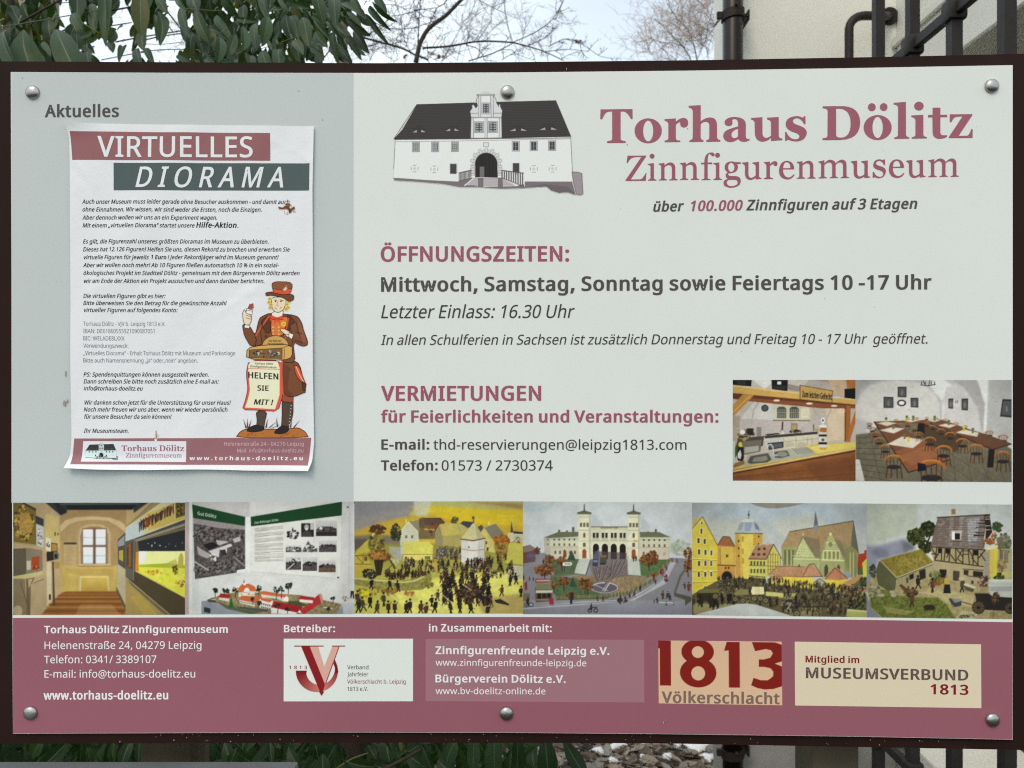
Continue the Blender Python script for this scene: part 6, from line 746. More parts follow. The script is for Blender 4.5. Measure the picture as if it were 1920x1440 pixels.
class MB:
    def __init__(s): s.v = []; s.f = []
    def add(s, v, f): n = len(s.v); s.v += [tuple(p) for p in v]; s.f += [tuple(i + n for i in q) for q in f]
    def box(s, x0, y0, z0, x1, y1, z1, bev=0):
        s.add([(x0, y0, z0), (x1, y0, z0), (x1, y1, z0), (x0, y1, z0), (x0, y0, z1), (x1, y0, z1), (x1, y1, z1), (x0, y1, z1)], [(3, 2, 1, 0), (4, 5, 6, 7), (0, 1, 5, 4), (1, 2, 6, 5), (2, 3, 7, 6), (3, 0, 4, 7)])
    def tube(s, pts, rad, n=8, cap=True):
        P = [Vector(p) for p in pts]; r = rad if isinstance(rad, (list, tuple)) else [rad] * len(P); b = len(s.v); up = None
        for i, p in enumerate(P):
            d = (P[min(i + 1, len(P) - 1)] - P[max(i - 1, 0)]).normalized()
            if up is None: up = Vector((0, 0, 1)) if abs(d.z) < .9 else Vector((1, 0, 0))
            a = d.cross(up); a = a.normalized() if a.length > 1e-4 else Vector((1, 0, 0)); c = a.cross(d).normalized(); up = c
            for k in range(n): t = 2 * math.pi * k / n; s.v.append(tuple(p + (a * math.cos(t) + c * math.sin(t)) * r[i]))
        for i in range(len(P) - 1):
            for k in range(n): q = b + i * n; s.f.append((q + k, q + (k + 1) % n, q + n + (k + 1) % n, q + n + k))
        if cap: s.f.append(tuple(b + k for k in range(n))[::-1]); e = b + (len(P) - 1) * n; s.f.append(tuple(e + k for k in range(n)))
    def me(s, name, m, smooth=False): return mesh(name, s.v, s.f, m, smooth)
def bevel(o, w, seg=2):
    import bmesh
    b = bmesh.new(); b.from_mesh(o.data); bmesh.ops.recalc_face_normals(b, faces=b.faces); bmesh.ops.bevel(b, geom=b.edges[:], offset=w, segments=seg, affect='EDGES', profile=.5); b.to_mesh(o.data); b.free()
    o.data.polygons.foreach_set('use_smooth', [True] * len(o.data.polygons)); o.data.set_sharp_from_angle(angle=R_(40))
# ------------------------------------------------ the board's surface: u, v are photo pixels on it; it bows towards the camera at its right end
def depth(u):
    t = (u - 960) / 960.; return D0 * 1238. / (1238 + 13 * t + 15 * t * t)
def S(u, v, off=0.0):
    d = depth(u); return ((u - 960) / F * d, d - off, CAM.z + (720 - v) / F * d)
def Sa(uv, off=0.0):
    u, v = uv[:, 0], uv[:, 1]; t = (u - 960) / 960.; d = D0 * 1238. / (1238 + 13 * t + 15 * t * t)
    return np.stack([(u - 960) / F * d, d - off, CAM.z + (720 - v) / F * d], 1)
def interp(tab, x): return float(np.interp(x, [a for a, b in tab], [b for a, b in tab]))
def W(px, py, d): return Vector(((px - 960) / F * d, d, CAM.z + (720 - py) / F * d))
# ------------------------------------------------ lettering
def parse(con, seg=4):
    tk = con.split(); q = [(t[0] == '*', tuple(float(x) for x in t.lstrip('*').split(','))) for t in tk]; n = len(q); r = []
    ex = []
    for i, (c, p) in enumerate(q):
        ex.append((c, p)); c2, p2 = q[(i + 1) % n]
        if c and c2: ex.append((False, ((p[0] + p2[0]) / 2, (p[1] + p2[1]) / 2)))
    while ex[0][0]: ex = ex[1:] + ex[:1]
    n = len(ex); i = 0
    while i < n:
        c, p = ex[i]; r.append(p)
        if i + 1 <= n and ex[(i + 1) % n][0]:
            m = ex[(i + 1) % n][1]; e = ex[(i + 2) % n][1]
            for k in range(1, seg): t = k / seg; r.append(tuple((1 - t) ** 2 * p[j] + 2 * t * (1 - t) * m[j] + t * t * e[j] for j in (0, 1)))
            i += 2
        else: i += 1
    o = [r[0]]
    for p in r[1:]:
        if abs(p[0] - o[-1][0]) + abs(p[1] - o[-1][1]) > 1e-6: o.append(p)
    if abs(o[0][0] - o[-1][0]) + abs(o[0][1] - o[-1][1]) < 1e-6: o.pop()
    return o
GLY = {}
for ln in FONT.strip('\n').split('\n'):
    ch = ln[0]; a, *cs = ln[2:].split(';'); GLY[ch] = (int(a), [parse(c) for c in cs if c.strip()])
def grow(loops, bx, by):
    if not bx and not by: return loops
    out = []
    big = max(loops, key=lambda l: abs(area(l))) if loops else None; sg = 1 if area(big) > 0 else -1
    for l in loops:
        p = np.array(l); a = p - np.roll(p, 1, 0); b = np.roll(p, -1, 0) - p
        a /= np.linalg.norm(a, axis=1)[:, None] + 1e-9; b /= np.linalg.norm(b, axis=1)[:, None] + 1e-9
        na = np.stack([a[:, 1], -a[:, 0]], 1); nb = np.stack([b[:, 1], -b[:, 0]], 1); m = na + nb; k = 1 + (na * nb).sum(1); m = m / np.maximum(k, .55)[:, None]
        out.append([tuple(x) for x in p + m * sg * np.array([bx, by])])
    return out
def area(l): return sum(l[i][0] * l[(i + 1) % len(l)][1] - l[(i + 1) % len(l)][0] * l[i][1] for i in range(len(l))) / 2
WT = {'L': (-6, -5), 'R': (4, 2), 'S': (15, 9), 'B': (29, 16), 'H': (34, 20)}
TRI = {}
def tri(loops):
    v = []; e = []
    for l in loops: n = len(v); v += [Vector((p[0], p[1])) for p in l]; e += [(n + i, n + (i + 1) % len(l)) for i in range(len(l))]
    r = delaunay_2d_cdt(v, e, [], 0, 1e-4); pv = np.array([(p.x, p.y) for p in r[0]]).reshape(-1, 2); tf = [tuple(f) for f in r[2]]
    c = pv[np.array(tf)].mean(1); ins = np.zeros(len(tf), int)
    for l in loops:                                              # even-odd test of every triangle's centre
        p = np.array(l, float); q = np.roll(p, -1, 0)
        for (ax, ay), (bx, by) in zip(p, q):
            if ay != by: ins += ((ay > c[:, 1]) != (by > c[:, 1])) & (c[:, 0] < (bx - ax) * (c[:, 1] - ay) / (by - ay) + ax)
    return pv, [f for f, k in zip(tf, ins) if k % 2]
def glyph(ch, wt):
    if (ch, wt) not in TRI:
        a, l = GLY[ch]; bx, by = WT[wt]; g = grow(l, bx, by) if l else []
        if g:
            g = [[(x + bx, y) for x, y in q] for q in g]
        TRI[ch, wt] = (a + 1.7 * bx, g, tri(g) if g else None)
    return TRI[ch, wt]
def layout(s, x0, y0, x1, y1, cap, wt='R', shear=0., track=0.):
    """-> per glyph (character, matrix coefficients) mapping glyph units to photo pixels"""
    pen = 0; it = []; lo = 1e9; hi = -1e9
    bx, by = WT[wt]; ky = cap / (573. + 2 * by)
    for ch in s:
        if ch == ' ': pen += 195 + track; continue
        a, g, t = glyph(ch, wt); xs = [p[0] for l in g for p in l]
        it.append((ch, pen)); lo = min(lo, pen + min(xs)); hi = max(hi, pen + max(xs)); pen += a + track
    kx = (x1 - x0 - shear * cap * .8) / (hi - lo); return it, lo, kx, ky, by
def lettering_xy(s, x0, y0, x1, y1, cap, wt='R', shear=0., track=0.):
    it, lo, kx, ky, by = layout(s, x0, y0, x1, y1, cap, wt, shear, track); V = []; Fc = []; L = []
    sl = (y1 - y0) / (x1 - x0)
    for ch, pen in it:
        a, g, (tv, tf) = glyph(ch, wt)
        def tr(p):
            y = (p[:, 1] + by) * ky; x = x0 + (p[:, 0] + pen - lo) * kx + shear * y; return np.stack([x, y0 + sl * (x - x0) - y], 1)
        n = sum(len(q) for q in V); V.append(tr(tv)); Fc += [tuple(i + n for i in f) for f in tf]; L += [[tuple(q) for q in tr(np.array(l))] for l in g]
    return np.concatenate(V), Fc, L
def paint_text(P, s, x0, y0, x1, y1, cap, mode=0, col=None):
    """small lettering inside the printed pictures"""
    _, _, L = lettering_xy(s, x0, y0, x1, y1, cap, 'B' if cap > 20 else 'S')
    P.fill(L, col or ((232, 232, 228) if P.a.mean() < 999 and s.startswith(('Gut', 'Das')) else (34, 26, 24)))
PM = {}
def printmat(c, rough=.5, spec=.16):
    k = (tuple(c), rough)
    if k not in PM: PM[k] = mat('print_%d_%d_%d' % tuple(c), alb(c), rough, spec, var=.02, vscale=9)
    return PM[k]
def flip(v, f):
    """faces must look towards the camera (-Y)"""
    if not f: return f
    a, b, c = (np.array(v[i]) for i in f[0][:3]); n = np.cross(b - a, c - a)
    return [q[::-1] for q in f] if n[1] > 0 else f
def flat(name, uv, faces, col, parent, lay, surf=Sa, label=None):
    v = surf(np.asarray(uv, float), .00004 * lay); v = v.tolist(); f = [q if np.cross(np.subtract(v[q[1]], v[q[0]]), np.subtract(v[q[2]], v[q[0]]))[1] < 0 else q[::-1] for q in faces]
    return link(name, mesh(name, v, f, printmat(col)), parent, label)
def write(parent, s, x0, y0, x1, y1, cap, col, wt='R', shear=0., track=0., lay=4, surf=Sa, name='lettering'):
    v, f, _ = lettering_xy(s, x0, y0, x1, y1, cap, wt, shear, track); return flat(name, v, f, col, parent, lay, surf)
def quad_uv(c, nu, nv):
    """c: four corners TL TR BR BL"""
    c = np.array(c, float); uv = []
    for j in range(nv + 1):
        for i in range(nu + 1):
            s_, t = i / nu, j / nv; uv.append((c[0] * (1 - s_) + c[1] * s_) * (1 - t) + (c[3] * (1 - s_) + c[2] * s_) * t)
    n = nu + 1; return np.array(uv), [(j * n + i, j * n + i + 1, (j + 1) * n + i + 1, (j + 1) * n + i) for j in range(nv) for i in range(nu)]
def field(parent, c, col, lay, name='colour_field', nu=24, nv=6, surf=Sa, label=None):
    uv, f = quad_uv(c, nu, nv); return flat(name, uv, f, col, parent, lay, surf, label)
m = PICM = bpy.data.materials.new('printed_picture'); m.use_nodes = True; b = m.node_tree.nodes['Principled BSDF']; b.inputs['Roughness'].default_value = .5; b.inputs['Specular IOR Level'].default_value = .16
at = m.node_tree.nodes.new('ShaderNodeVertexColor'); at.layer_name = 'print'; m.node_tree.links.new(at.outputs['Color'], b.inputs['Base Color'])
def picture(parent, P, c, lay, name, label=None, surf=Sa, drop=False, cut=.02):
    a, msk = P.done(); h, w_ = msk.shape
    # samples sit at cell centres; stretch them to the corners of the print
    uv, f = quad_uv(c, w_ - 1, h - 1); col = np.minimum(lin(a) / KW, .88).reshape(-1, 3); f = np.array(f)
    if drop:
        k = (msk.reshape(-1)[f] > cut).any(1); f = f[k]; use = np.unique(f); re = -np.ones(len(uv), int); re[use] = np.arange(len(use)); uv = uv[use]; col = col[use]; f = re[f]
    v = surf(uv, .00004 * lay); me = bpy.data.meshes.new(name)
    me.vertices.add(len(v)); me.vertices.foreach_set('co', v.astype(np.float32).ravel()); nf = len(f)
    me.loops.add(nf * 4); me.loops.foreach_set('vertex_index', f[:, ::-1].astype(np.int32).ravel()); me.polygons.add(nf)
    me.polygons.foreach_set('loop_start', np.arange(0, nf * 4, 4, dtype=np.int32)); me.polygons.foreach_set('loop_total', np.full(nf, 4, np.int32))
    ca = me.color_attributes.new('print', 'FLOAT_COLOR', 'POINT'); ca.data.foreach_set('color', np.concatenate([col, np.ones((len(col), 1))], 1).astype(np.float32).ravel())
    me.materials.append(PICM); me.update(calc_edges=True); me.validate()
    if me.polygons[0].normal.y > 0: me.flip_normals()
    return link(name, me, parent, label)
# ================================================= THE INFORMATION BOARD
board = thing('information_board', (0, 0, 0), 'large white and burgundy museum information board on a dark brown backing board', 'information board')
M_brown = mat('brown_laminate', (.024, .0100, .0070), .65, .12, var=.22, vscale=60, bump=.25, bscale=240, stretch=(1, 1, .12), col2=(.017, .0078, .0058), thr=(.4, .7))
M_panel = mat('panel_edge', (.72, .74, .72), .4)
TOPF = [(-22, 112), (300, 113.6), (700, 115.6), (960, 113.6), (1300, 110), (1700, 103), (1945, 97)]
BOTF = [(-22, 1398), (640, 1395.7), (960, 1396), (1240, 1397), (1560, 1403), (1945, 1410)]
TOPP = [(20, 134.9), (300, 136.2), (700, 136.7), (960, 135.6), (1300, 132.2), (1600, 127.5), (1899, 122)]
BOTP = [(20, 1375.6), (640, 1373.3), (960, 1374), (1240, 1376.4), (1600, 1381), (1899, 1386.9)]
def slab(name, u0, u1, top, bot, off0, off1, m, nu=40, ul=None):
    """a bowed sheet: front face off0 in front of the surface, back face off1"""
    mb = MB(); us = [u0 + (u1 - u0) * i / nu for i in range(nu + 1)]
    for u in us:
        du = (ul(u) if ul else 0)
        for (v, o_) in ((interp(top, u), off0), (interp(bot, u), off0), (interp(bot, u), off1), (interp(top, u), off1)): mb.v.append(S(u + (du if v > 700 else 0), v, o_))
    for i in range(nu):
        a = i * 4; b_ = a + 4; mb.f += [(a, a + 1, b_ + 1, b_), (a + 1, a + 2, b_ + 2, b_ + 1), (a + 2, a + 3, b_ + 3, b_ + 2), (a + 3, a, b_, b_ + 3)]
    mb.f += [(3, 2, 1, 0), (nu * 4, nu * 4 + 1, nu * 4 + 2, nu * 4 + 3)]
    return mb.me(name, m)
o = link('backing_board', slab('backing_board', -22, 1945, TOPF, BOTF, -.0032, -.0132, M_brown), board)
o = link('panel', slab('panel', 20, 1899, TOPP, BOTP, -.0001, -.003, printmat((210, 214, 209)), ul=lambda u: 4 * (1899 - u) / 1879.), board)
# posts behind the board
M_post = mat('weathered_wood', (.12, .095, .06), .85, .2, var=.35, vscale=30, bump=.8, bscale=90, stretch=(1, 1, .15), col2=(.06, .065, .035), thr=(.4, .62))
for u0, u1, dy in ((262, 358, .0), (1523, 1612, .0)):
    d = .695; mb = MB(); x0 = (u0 - 960) / F * d; x1 = (u1 - 960) / F * d; mb.box(x0, d, 0, x1, d + .045, CAM.z + (720 - 150) / F * d); o = link('post', mb.me('post', M_post), board); bevel(o, .003)
# printed colour fields (TL TR BR BL)
BUR = (140, 87, 98)
def strip(tab, x): return interp(tab, x)
BT = [(20, 1158.6), (600, 1157), (980, 1156.8), (1298, 1158.4), (1620, 1162.2), (1899, 1166.6)]
def bandfield(x0, x1, tt, bb, col, lay, nu=30):
    uv = []; f = []
    for i in range(nu + 1):
        x = x0 + (x1 - x0) * i / nu
        for j in range(5): uv.append((x, interp(tt, x) * (1 - j / 4) + interp(bb, x) * j / 4))
    for i in range(nu):
        for j in range(4): a = i * 5 + j; f.append((a, a + 5, a + 6, a + 1))
    return flat('colour_field', uv, f, col, board, lay)
bandfield(21.5, 662.5, [(20, 135.6), (700, 137.4)], [(20, 942.5), (663, 940.8)], (183, 190, 188), 1)
bandfield(24.2, 1898.4, BT, [(x, y - .7) for x, y in BOTP], BUR, 1)
field(board, [(798, 1198), (1207.7, 1199.7), (1208.2, 1317), (798, 1314.5)], (152, 109, 117), 2)
wb = field(board, [(532, 1197.5), (774.4, 1197.5), (774.4, 1314.8), (531.9, 1315)], (213, 218, 212), 2)
field(board, [(1490, 1203), (1839.3, 1208), (1840, 1327.7), (1490.7, 1322.7)], (210, 197, 170), 2)
GT = lambda P, *a: paint_text(P, *a)
# the gatehouse drawing and the emblems
def zc(x0, y0, x1, y1, ox, oy, s_): return [(ox + x0 / s_, oy + y0 / s_), (ox + x1 / s_, oy + y0 / s_), (ox + x1 / s_, oy + y1 / s_), (ox + x0 / s_, oy + y1 / s_)]
picture(board, pic_gatehouse(), zc(78, 96, 1842, 1075, 720, 150, 4.923), 2, 'gatehouse_drawing', drop=True)
picture(board, pic_emblem(), zc(1290, 150, 1550, 412, 60, 1150, 2.63), 3, 'emblem', drop=True)
picture(board, pic_years(), [(1234.3, 1200.7), (1465.7, 1203), (1466.7, 1322.3), (1235, 1318.7)], 2, 'emblem', 'sand coloured emblem with huge dark red digits')
PL = 'printed_photograph'
picture(board, pic_corridor(), [(24.5, 942.9), (347, 942.4), (347, 1152.6), (24.8, 1153)], 2, PL, 'printed photograph of a yellow exhibition corridor')
picture(board, pic_panels(GT), [(347, 941.3), (664.5, 940.6), (664.5, 1151.2), (347, 1151.8)], 2, PL, 'printed photograph of wall panels above a manor model')
picture(board, pic_battle(), [(664.5, 940), (980.4, 940), (980.4, 1150.2), (664.5, 1150.2)], 2, PL, 'printed photograph of a battle diorama with a round white tower')
picture(board, pic_station(), [(980.4, 940.2), (1297.4, 941.5), (1297.4, 1152.6), (980.4, 1151.4)], 2, PL, 'printed photograph of a model railway station with two towers')
picture(board, pic_town(), [(1297.4, 942.2), (1624.8, 944), (1624.8, 1157), (1297.4, 1153)], 2, PL, 'printed photograph of a yellow model town crowded with soldiers')
picture(board, pic_farm(), [(1625, 944.2), (1897.2, 946), (1897.6, 1161), (1625, 1157.4)], 2, PL, 'printed photograph of a ruined half-timbered farmhouse model')
picture(board, pic_kitchen(GT), [(1374, 712.2), (1604, 712.3), (1604, 902), (1374, 901)], 2, PL, 'printed photograph of a vaulted kitchen with wooden counter')
picture(board, pic_dining(), [(1604, 712.3), (1896.6, 712.6), (1896.8, 904), (1604, 902)], 2, PL, 'printed photograph of a vaulted dining room with long tables')
# lettering
DK = (76, 72, 72); DR = (62, 60, 60); HB = (148, 82, 96); WH = (236, 229, 230); IT = .20
T = lambda *a, **k: write(board, *a, **k)
T('Aktuelles', 83.9, 220, 223, 219.6, 23.4, DK, 'B')
T('über', 1224, 397, 1282.6, 396, 19.5, DK, 'B', IT); T('100.000', 1292.5, 396, 1393.3, 394.6, 19.8, HB, 'B', IT); T('Zinnfiguren auf 3 Etagen', 1399, 394.5, 1721, 391.5, 20, DK, 'B', IT)
T('ÖFFNUNGSZEITEN:', 714, 490.6, 1067, 490, 28.7, HB, 'B')
T('Mittwoch, Samstag, Sonntag sowie Feiertags 10 -17 Uhr', 714.6, 547, 1746.7, 542.6, 27.2, DK, 'B')
T('Letzter Einlass: 16.30 Uhr', 714.6, 596.6, 1078, 596, 24.4, DR, 'R', IT)
T('In allen Schulferien in Sachsen ist zusätzlich Donnerstag und Freitag 10 - 17 Uhr  geöffnet.', 714.4, 646.8, 1741.6, 644.2, 18.6, DR, 'R', IT)
T('VERMIETUNGEN', 714.4, 751.6, 1014.6, 751.2, 28, HB, 'B')
T('für Feierlichkeiten und Veranstaltungen:', 714.4, 792.1, 1347, 792.2, 22.7, HB, 'B')
T('E-mail:', 715, 843, 805, 843, 19.2, DK, 'B'); T('thd-reservierungen@leipzig1813.com', 812.6, 843, 1287, 843.2, 18.8, DR, 'R')
T('Telefon:', 714.4, 882.2, 820.6, 882.2, 19.2, DK, 'B'); T('01573 / 2730374', 828.2, 882.2, 1036.4, 882.2, 19.2, DR, 'R')
T('Torhaus Dölitz Zinnfigurenmuseum', 82.8, 1187.4, 427.4, 1186.5, 14, WH, 'B')
T('Helenenstraße 24, 04279 Leipzig', 83.6, 1217, 377.9, 1216.4, 14.2, WH, 'R')
T('Telefon: 0341/ 3389107', 82.8, 1243.6, 293.4, 1243, 14.2, WH, 'R')
T('E-mail: info@torhaus-doelitz.eu', 83.6, 1270.6, 366.2, 1270.2, 14.2, WH, 'R')
T('www.torhaus-doelitz.eu', 81.7, 1311.8, 315.6, 1311.2, 16.2, WH, 'B')
T('Betreiber:', 532.4, 1185.4, 628.4, 1185.2, 13.8, WH, 'B'); T('in Zusammenarbeit mit:', 804.1, 1184, 1034.4, 1184.8, 14.2, WH, 'B')
WS = (232, 222, 224)
T('Zinnfigurenfreunde Leipzig e.V.', 816.4, 1226.3, 1142.6, 1227.8, 14.6, WS, 'B'); T('www.zinnfigurenfreunde-leipzig.de', 816.8, 1248, 1099.3, 1249.2, 12, WS, 'R')
T('Bürgerverein Dölitz e.V.', 816.4, 1279.3, 1060.6, 1280.4, 14.6, WS, 'B'); T('www.bv-doelitz-online.de', 816.8, 1301.2, 1022.7, 1301.8, 12, WS, 'R')
RD = (134, 34, 40)
T('1813', 542.2, 1254.4, 576, 1254.6, 6.4, RD, 'S', 0, 260); T('Verband', 651, 1254.8, 690.8, 1254.8, 7.6, DR, 'R'); T('Jahrfeier', 651, 1268, 690.6, 1268, 7.6, DR, 'R'); T('Völkerschlacht b. Leipzig', 651, 1281.6, 760.6, 1281.6, 7.6, RD, 'R'); T('1813 e.V.', 651.4, 1295.3, 690.2, 1295.3, 7.6, DR, 'R')
T('Völkerschlacht', 1240.4, 1317.8, 1461.8, 1320.3, 21.5, (120, 98, 90), 'B')
T('Mitglied im', 1510.2, 1242, 1611, 1243.4, 12.7, (118, 28, 36), 'B'); T('MUSEUMSVERBUND', 1511, 1271.4, 1815.4, 1276, 20.3, (90, 77, 74), 'B'); T('1813', 1744.4, 1301.4, 1815.6, 1303, 19, (118, 28, 36), 'B')
# the title, drawn letter by letter
def serif(parent, data, ox, oy, s_, col, lay=4, xf=None, surf=Sa, acc=None):
    for g in data.strip().split('\n'):
        loops = []
        for con in g.split('|'):
            con = con.strip()
            if con[0] == 'E':
                cx, cy, rx, ry = (float(q) for q in con[1:].split(','))
                loops.append([(cx + rx * math.cos(2 * math.pi * k / 32), cy + ry * math.sin(2 * math.pi * k / 32)) for k in range(32)])
            else: loops.append(parse(con, 6))
        acc.append([[(ox + x / s_, oy + y / s_) for x, y in l] for l in loops])
def serif_done(parent, acc, col, xf=lambda p: p, lay=4, surf=Sa):
    V = []; Fc = []
    for loops in acc:
        v, f = tri(loops); n = sum(len(q) for q in V); V.append(v); Fc += [tuple(i + n for i in q) for q in f]
    v = np.concatenate(V); return flat('lettering', xf(v), Fc, col, parent, lay, surf)
TITLE = []
for d_, ox, oy, s_ in SERIF_BOLD: serif(board, d_, ox, oy, s_, HB, acc=TITLE)
serif_done(board, TITLE, (150, 88, 101))
SUBT = []
for d_, ox, oy, s_ in SERIF_REG: serif(board, d_, ox, oy, s_, HB, acc=SUBT)
def copyg(i, dx, dy): SUBT.append([[(x + dx, y + dy) for x, y in l] for l in SUBT[i]])
for i, dx, dy in SERIF_COPY: copyg(i, dx, dy)
serif_done(board, SUBT, (148, 84, 97))
# domed steel rivets
M_steel = mat('brushed_steel', (.40, .39, .37), .36, .5, 1, var=.15, vscale=300, bump=.12, bscale=700)
def dome(u, v, r):
    c = S(u, v, 0); mb = MB(); n = 20; R0 = r / F * depth(u); nr = 6
    for j in range(nr + 1):
        a = j / nr * 1.35
        for k in range(n): t = 2 * math.pi * k / n; q = R0 * math.cos(a) / 1.0; mb.v.append((c[0] + q * math.cos(t), c[1] - .0005 - .0034 * math.sin(a), c[2] + q * math.sin(t)))
    for k in range(n): t = 2 * math.pi * k / n; mb.v.append((c[0] + R0 * math.cos(t), c[1] - .0002, c[2] + R0 * math.sin(t)))
    for j in range(nr):
        for k in range(n): a = j * n; mb.f.append((a + k, a + (k + 1) % n, a + n + (k + 1) % n, a + n + k))
    for k in range(n): a = (nr + 1) * n; mb.f.append((a + k, a + (k + 1) % n, (k + 1) % n, k))
    mb.f.append(tuple(nr * n + k for k in range(n)))
    return mb.me('rivet', M_steel, True)
for u, v in ((61.6, 173.5), (951.5, 173), (1859.2, 161.5), (57.6, 1336.4), (949.6, 1337.4), (1860.6, 1349.4)): link('rivet', dome(u, v, 13.2), board)
# fly specks, scratches and dirt on the panel
mb_uv = []; mb_f = []
def speck(x, y, rx, ry, n=7):
    a = len(mb_uv)
    for k in range(n): t = 2 * math.pi * k / n + .3; q = RND.uniform(.6, 1.1); mb_uv.append((x + rx * q * math.cos(t), y + ry * q * math.sin(t)))
    mb_f.append(tuple(a + k for k in range(n)))
for _ in range(34): speck(RND.uniform(30, 1890), RND.uniform(145, 930), RND.uniform(.3, .8), RND.uniform(.3, .8))
for x, y in ((42, 146), (1289, 241), (1176, 271), (605, 225), (560, 171)): speck(x, y, 1.3, 1.5)
flat('dirt_specks', mb_uv, mb_f, (146, 148, 142), board, 5)['kind'] = 'stuff'
mb_uv = []; mb_f = []
for x, y, rx, ry in ((1243.5, 1354, 1.6, 3.4), (1247.5, 1350, 1, 2), (122, 756, 3, 6), (127, 752, 1.5, 5), (1062, 130, .8, 3), (124, 700, 1.2, 8)): speck(x, y, rx, ry)
for _ in range(55):
    x = RND.uniform(30, 1890); speck(x, interp(BOTP, x) + RND.uniform(4, 20), RND.uniform(.4, 1.5), RND.uniform(.4, 1.6), 5)
v_ = Sa(np.array(mb_uv), .0008); 
f_ = [q if np.cross(np.subtract(v_[q[1]], v_[q[0]]), np.subtract(v_[q[2]], v_[q[0]]))[1] < 0 else q[::-1] for q in mb_f]
for i_, (x, y) in enumerate(mb_uv):
    if y > interp(BOTP, x) + 1: v_[i_, 1] += .0008 + .003
o = link('scratches', mesh('scratches', v_.tolist(), f_, printmat((150, 140, 130))), board); o['kind'] = 'stuff'

# ================================================= THE PAPER NOTICE
notice = thing('paper_notice', (0, 0, 0), 'creased white paper notice headed Virtuelles Diorama, pinned on the grey left column of the board', 'notice')
LX = [(232, 125.5), (262, 131), (357, 132.5), (600, 133.3), (822, 135), (852, 132.5), (877, 126)]
RX = [(237, 589.6), (357, 587.2), (700, 588), (830, 590), (865, 587), (881, 581.5)]
CR = [(RND.uniform(130, 590), RND.uniform(230, 880), RND.uniform(-.6, .6) + (0 if k % 2 else 1.57), RND.uniform(30, 120), RND.uniform(-1, 1)) for k in range(26)]
CR += [(560, 290, .5, 60, 1.4), (520, 320, -.3, 50, -1.2), (450, 560, -.6, 90, 1.2), (145, 300, 1.3, 70, 1.5), (150, 330, .9, 40, -1.4), (560, 270, 2.4, 40, 1.1), (430, 860, .2, 60, 1)]
def paper_off(u, v):
    o_ = .0011 + .0007 * np.sin(u / 71. + 1) * np.sin(v / 93. + .4) + .0004 * np.sin(u / 23. + v / 47.)
    for cx, cy, a, L, s_ in CR:
        dx, dy = u - cx, v - cy; p = dx * np.cos(a) + dy * np.sin(a); q = -dx * np.sin(a) + dy * np.cos(a)
        o_ = o_ + s_ * .00022 * np.exp(-(p / L) ** 2) * np.exp(-(q / 8.) ** 2)
    o_ = o_ + .0038 * np.clip((v - 845) / 36., 0, 1) ** 2 * np.clip((240 - u) / 110., 0, 1) + .003 * np.clip((v - 850) / 30., 0, 1) ** 2 + .0024 * np.clip((v - 840) / 40., 0, 1) ** 2 * np.clip((u - 520) / 60., 0, 1)
    o_ = o_ + .003 * np.clip((270 - v) / 40., 0, 1) ** 2 * np.clip((200 - u) / 70., 0, 1) + .0012 * np.clip((575 - u) / -14., 0, 1)
    return np.maximum(o_, .0009)
def Na(uv, off=0.0): return Sa(uv, paper_off(uv[:, 0], uv[:, 1]) + off)
nu, nv = 130, 182; uv = []
for j in range(nv + 1):
    for i in range(nu + 1):
        s_ = i / nu; vt = 232 + 5.6 * s_; vb = 876 + 4 * min(1, s_ * 3) + 1 * s_ + 1.2 * math.sin(s_ * 9); v = vt + (vb - vt) * j / nv; uv.append((interp(LX, v) * (1 - s_) + interp(RX, v) * s_, v))
uv = np.array(uv); n = nu + 1; ff = [(j * n + i, (j + 1) * n + i, (j + 1) * n + i + 1, j * n + i + 1) for j in range(nv) for i in range(nu)]
M_paper = mat('paper', alb((218, 219, 230)), .6, .3, var=.015, vscale=25, bump=.1, bscale=150)
me = mesh('paper', Na(uv).tolist(), ff, M_paper, True); link('paper', me, notice)
if me.polygons[0].normal.y > 0: me.flip_normals()
def Ng(uv, off=0.0): return Na(uv, off * 1.1 + .00001)
PB = (141, 93, 96); PK = (34, 32, 36); PT = (217, 220, 230)
field(notice, [(133, 247), (507.5, 250.5), (507.5, 302), (137, 300.5)], PB, 2, 'banner', 90, 16, Ng); field(notice, [(214.5, 306), (581.2, 307), (580.7, 358), (214.5, 357.5)], (76, 89, 88), 2, 'banner', 90, 16, Ng)
Tn = lambda *a, **k: write(notice, *a, surf=Ng, **k)
Tn('VIRTUELLES', 184.5, 295, 475, 296, 39, PT, 'S', lay=7); Tn('DIORAMA', 255.8, 351.8, 538.7, 352.2, 38.5, PT, 'S', .22, 190, lay=7)
I2 = .21; c_ = 7.9
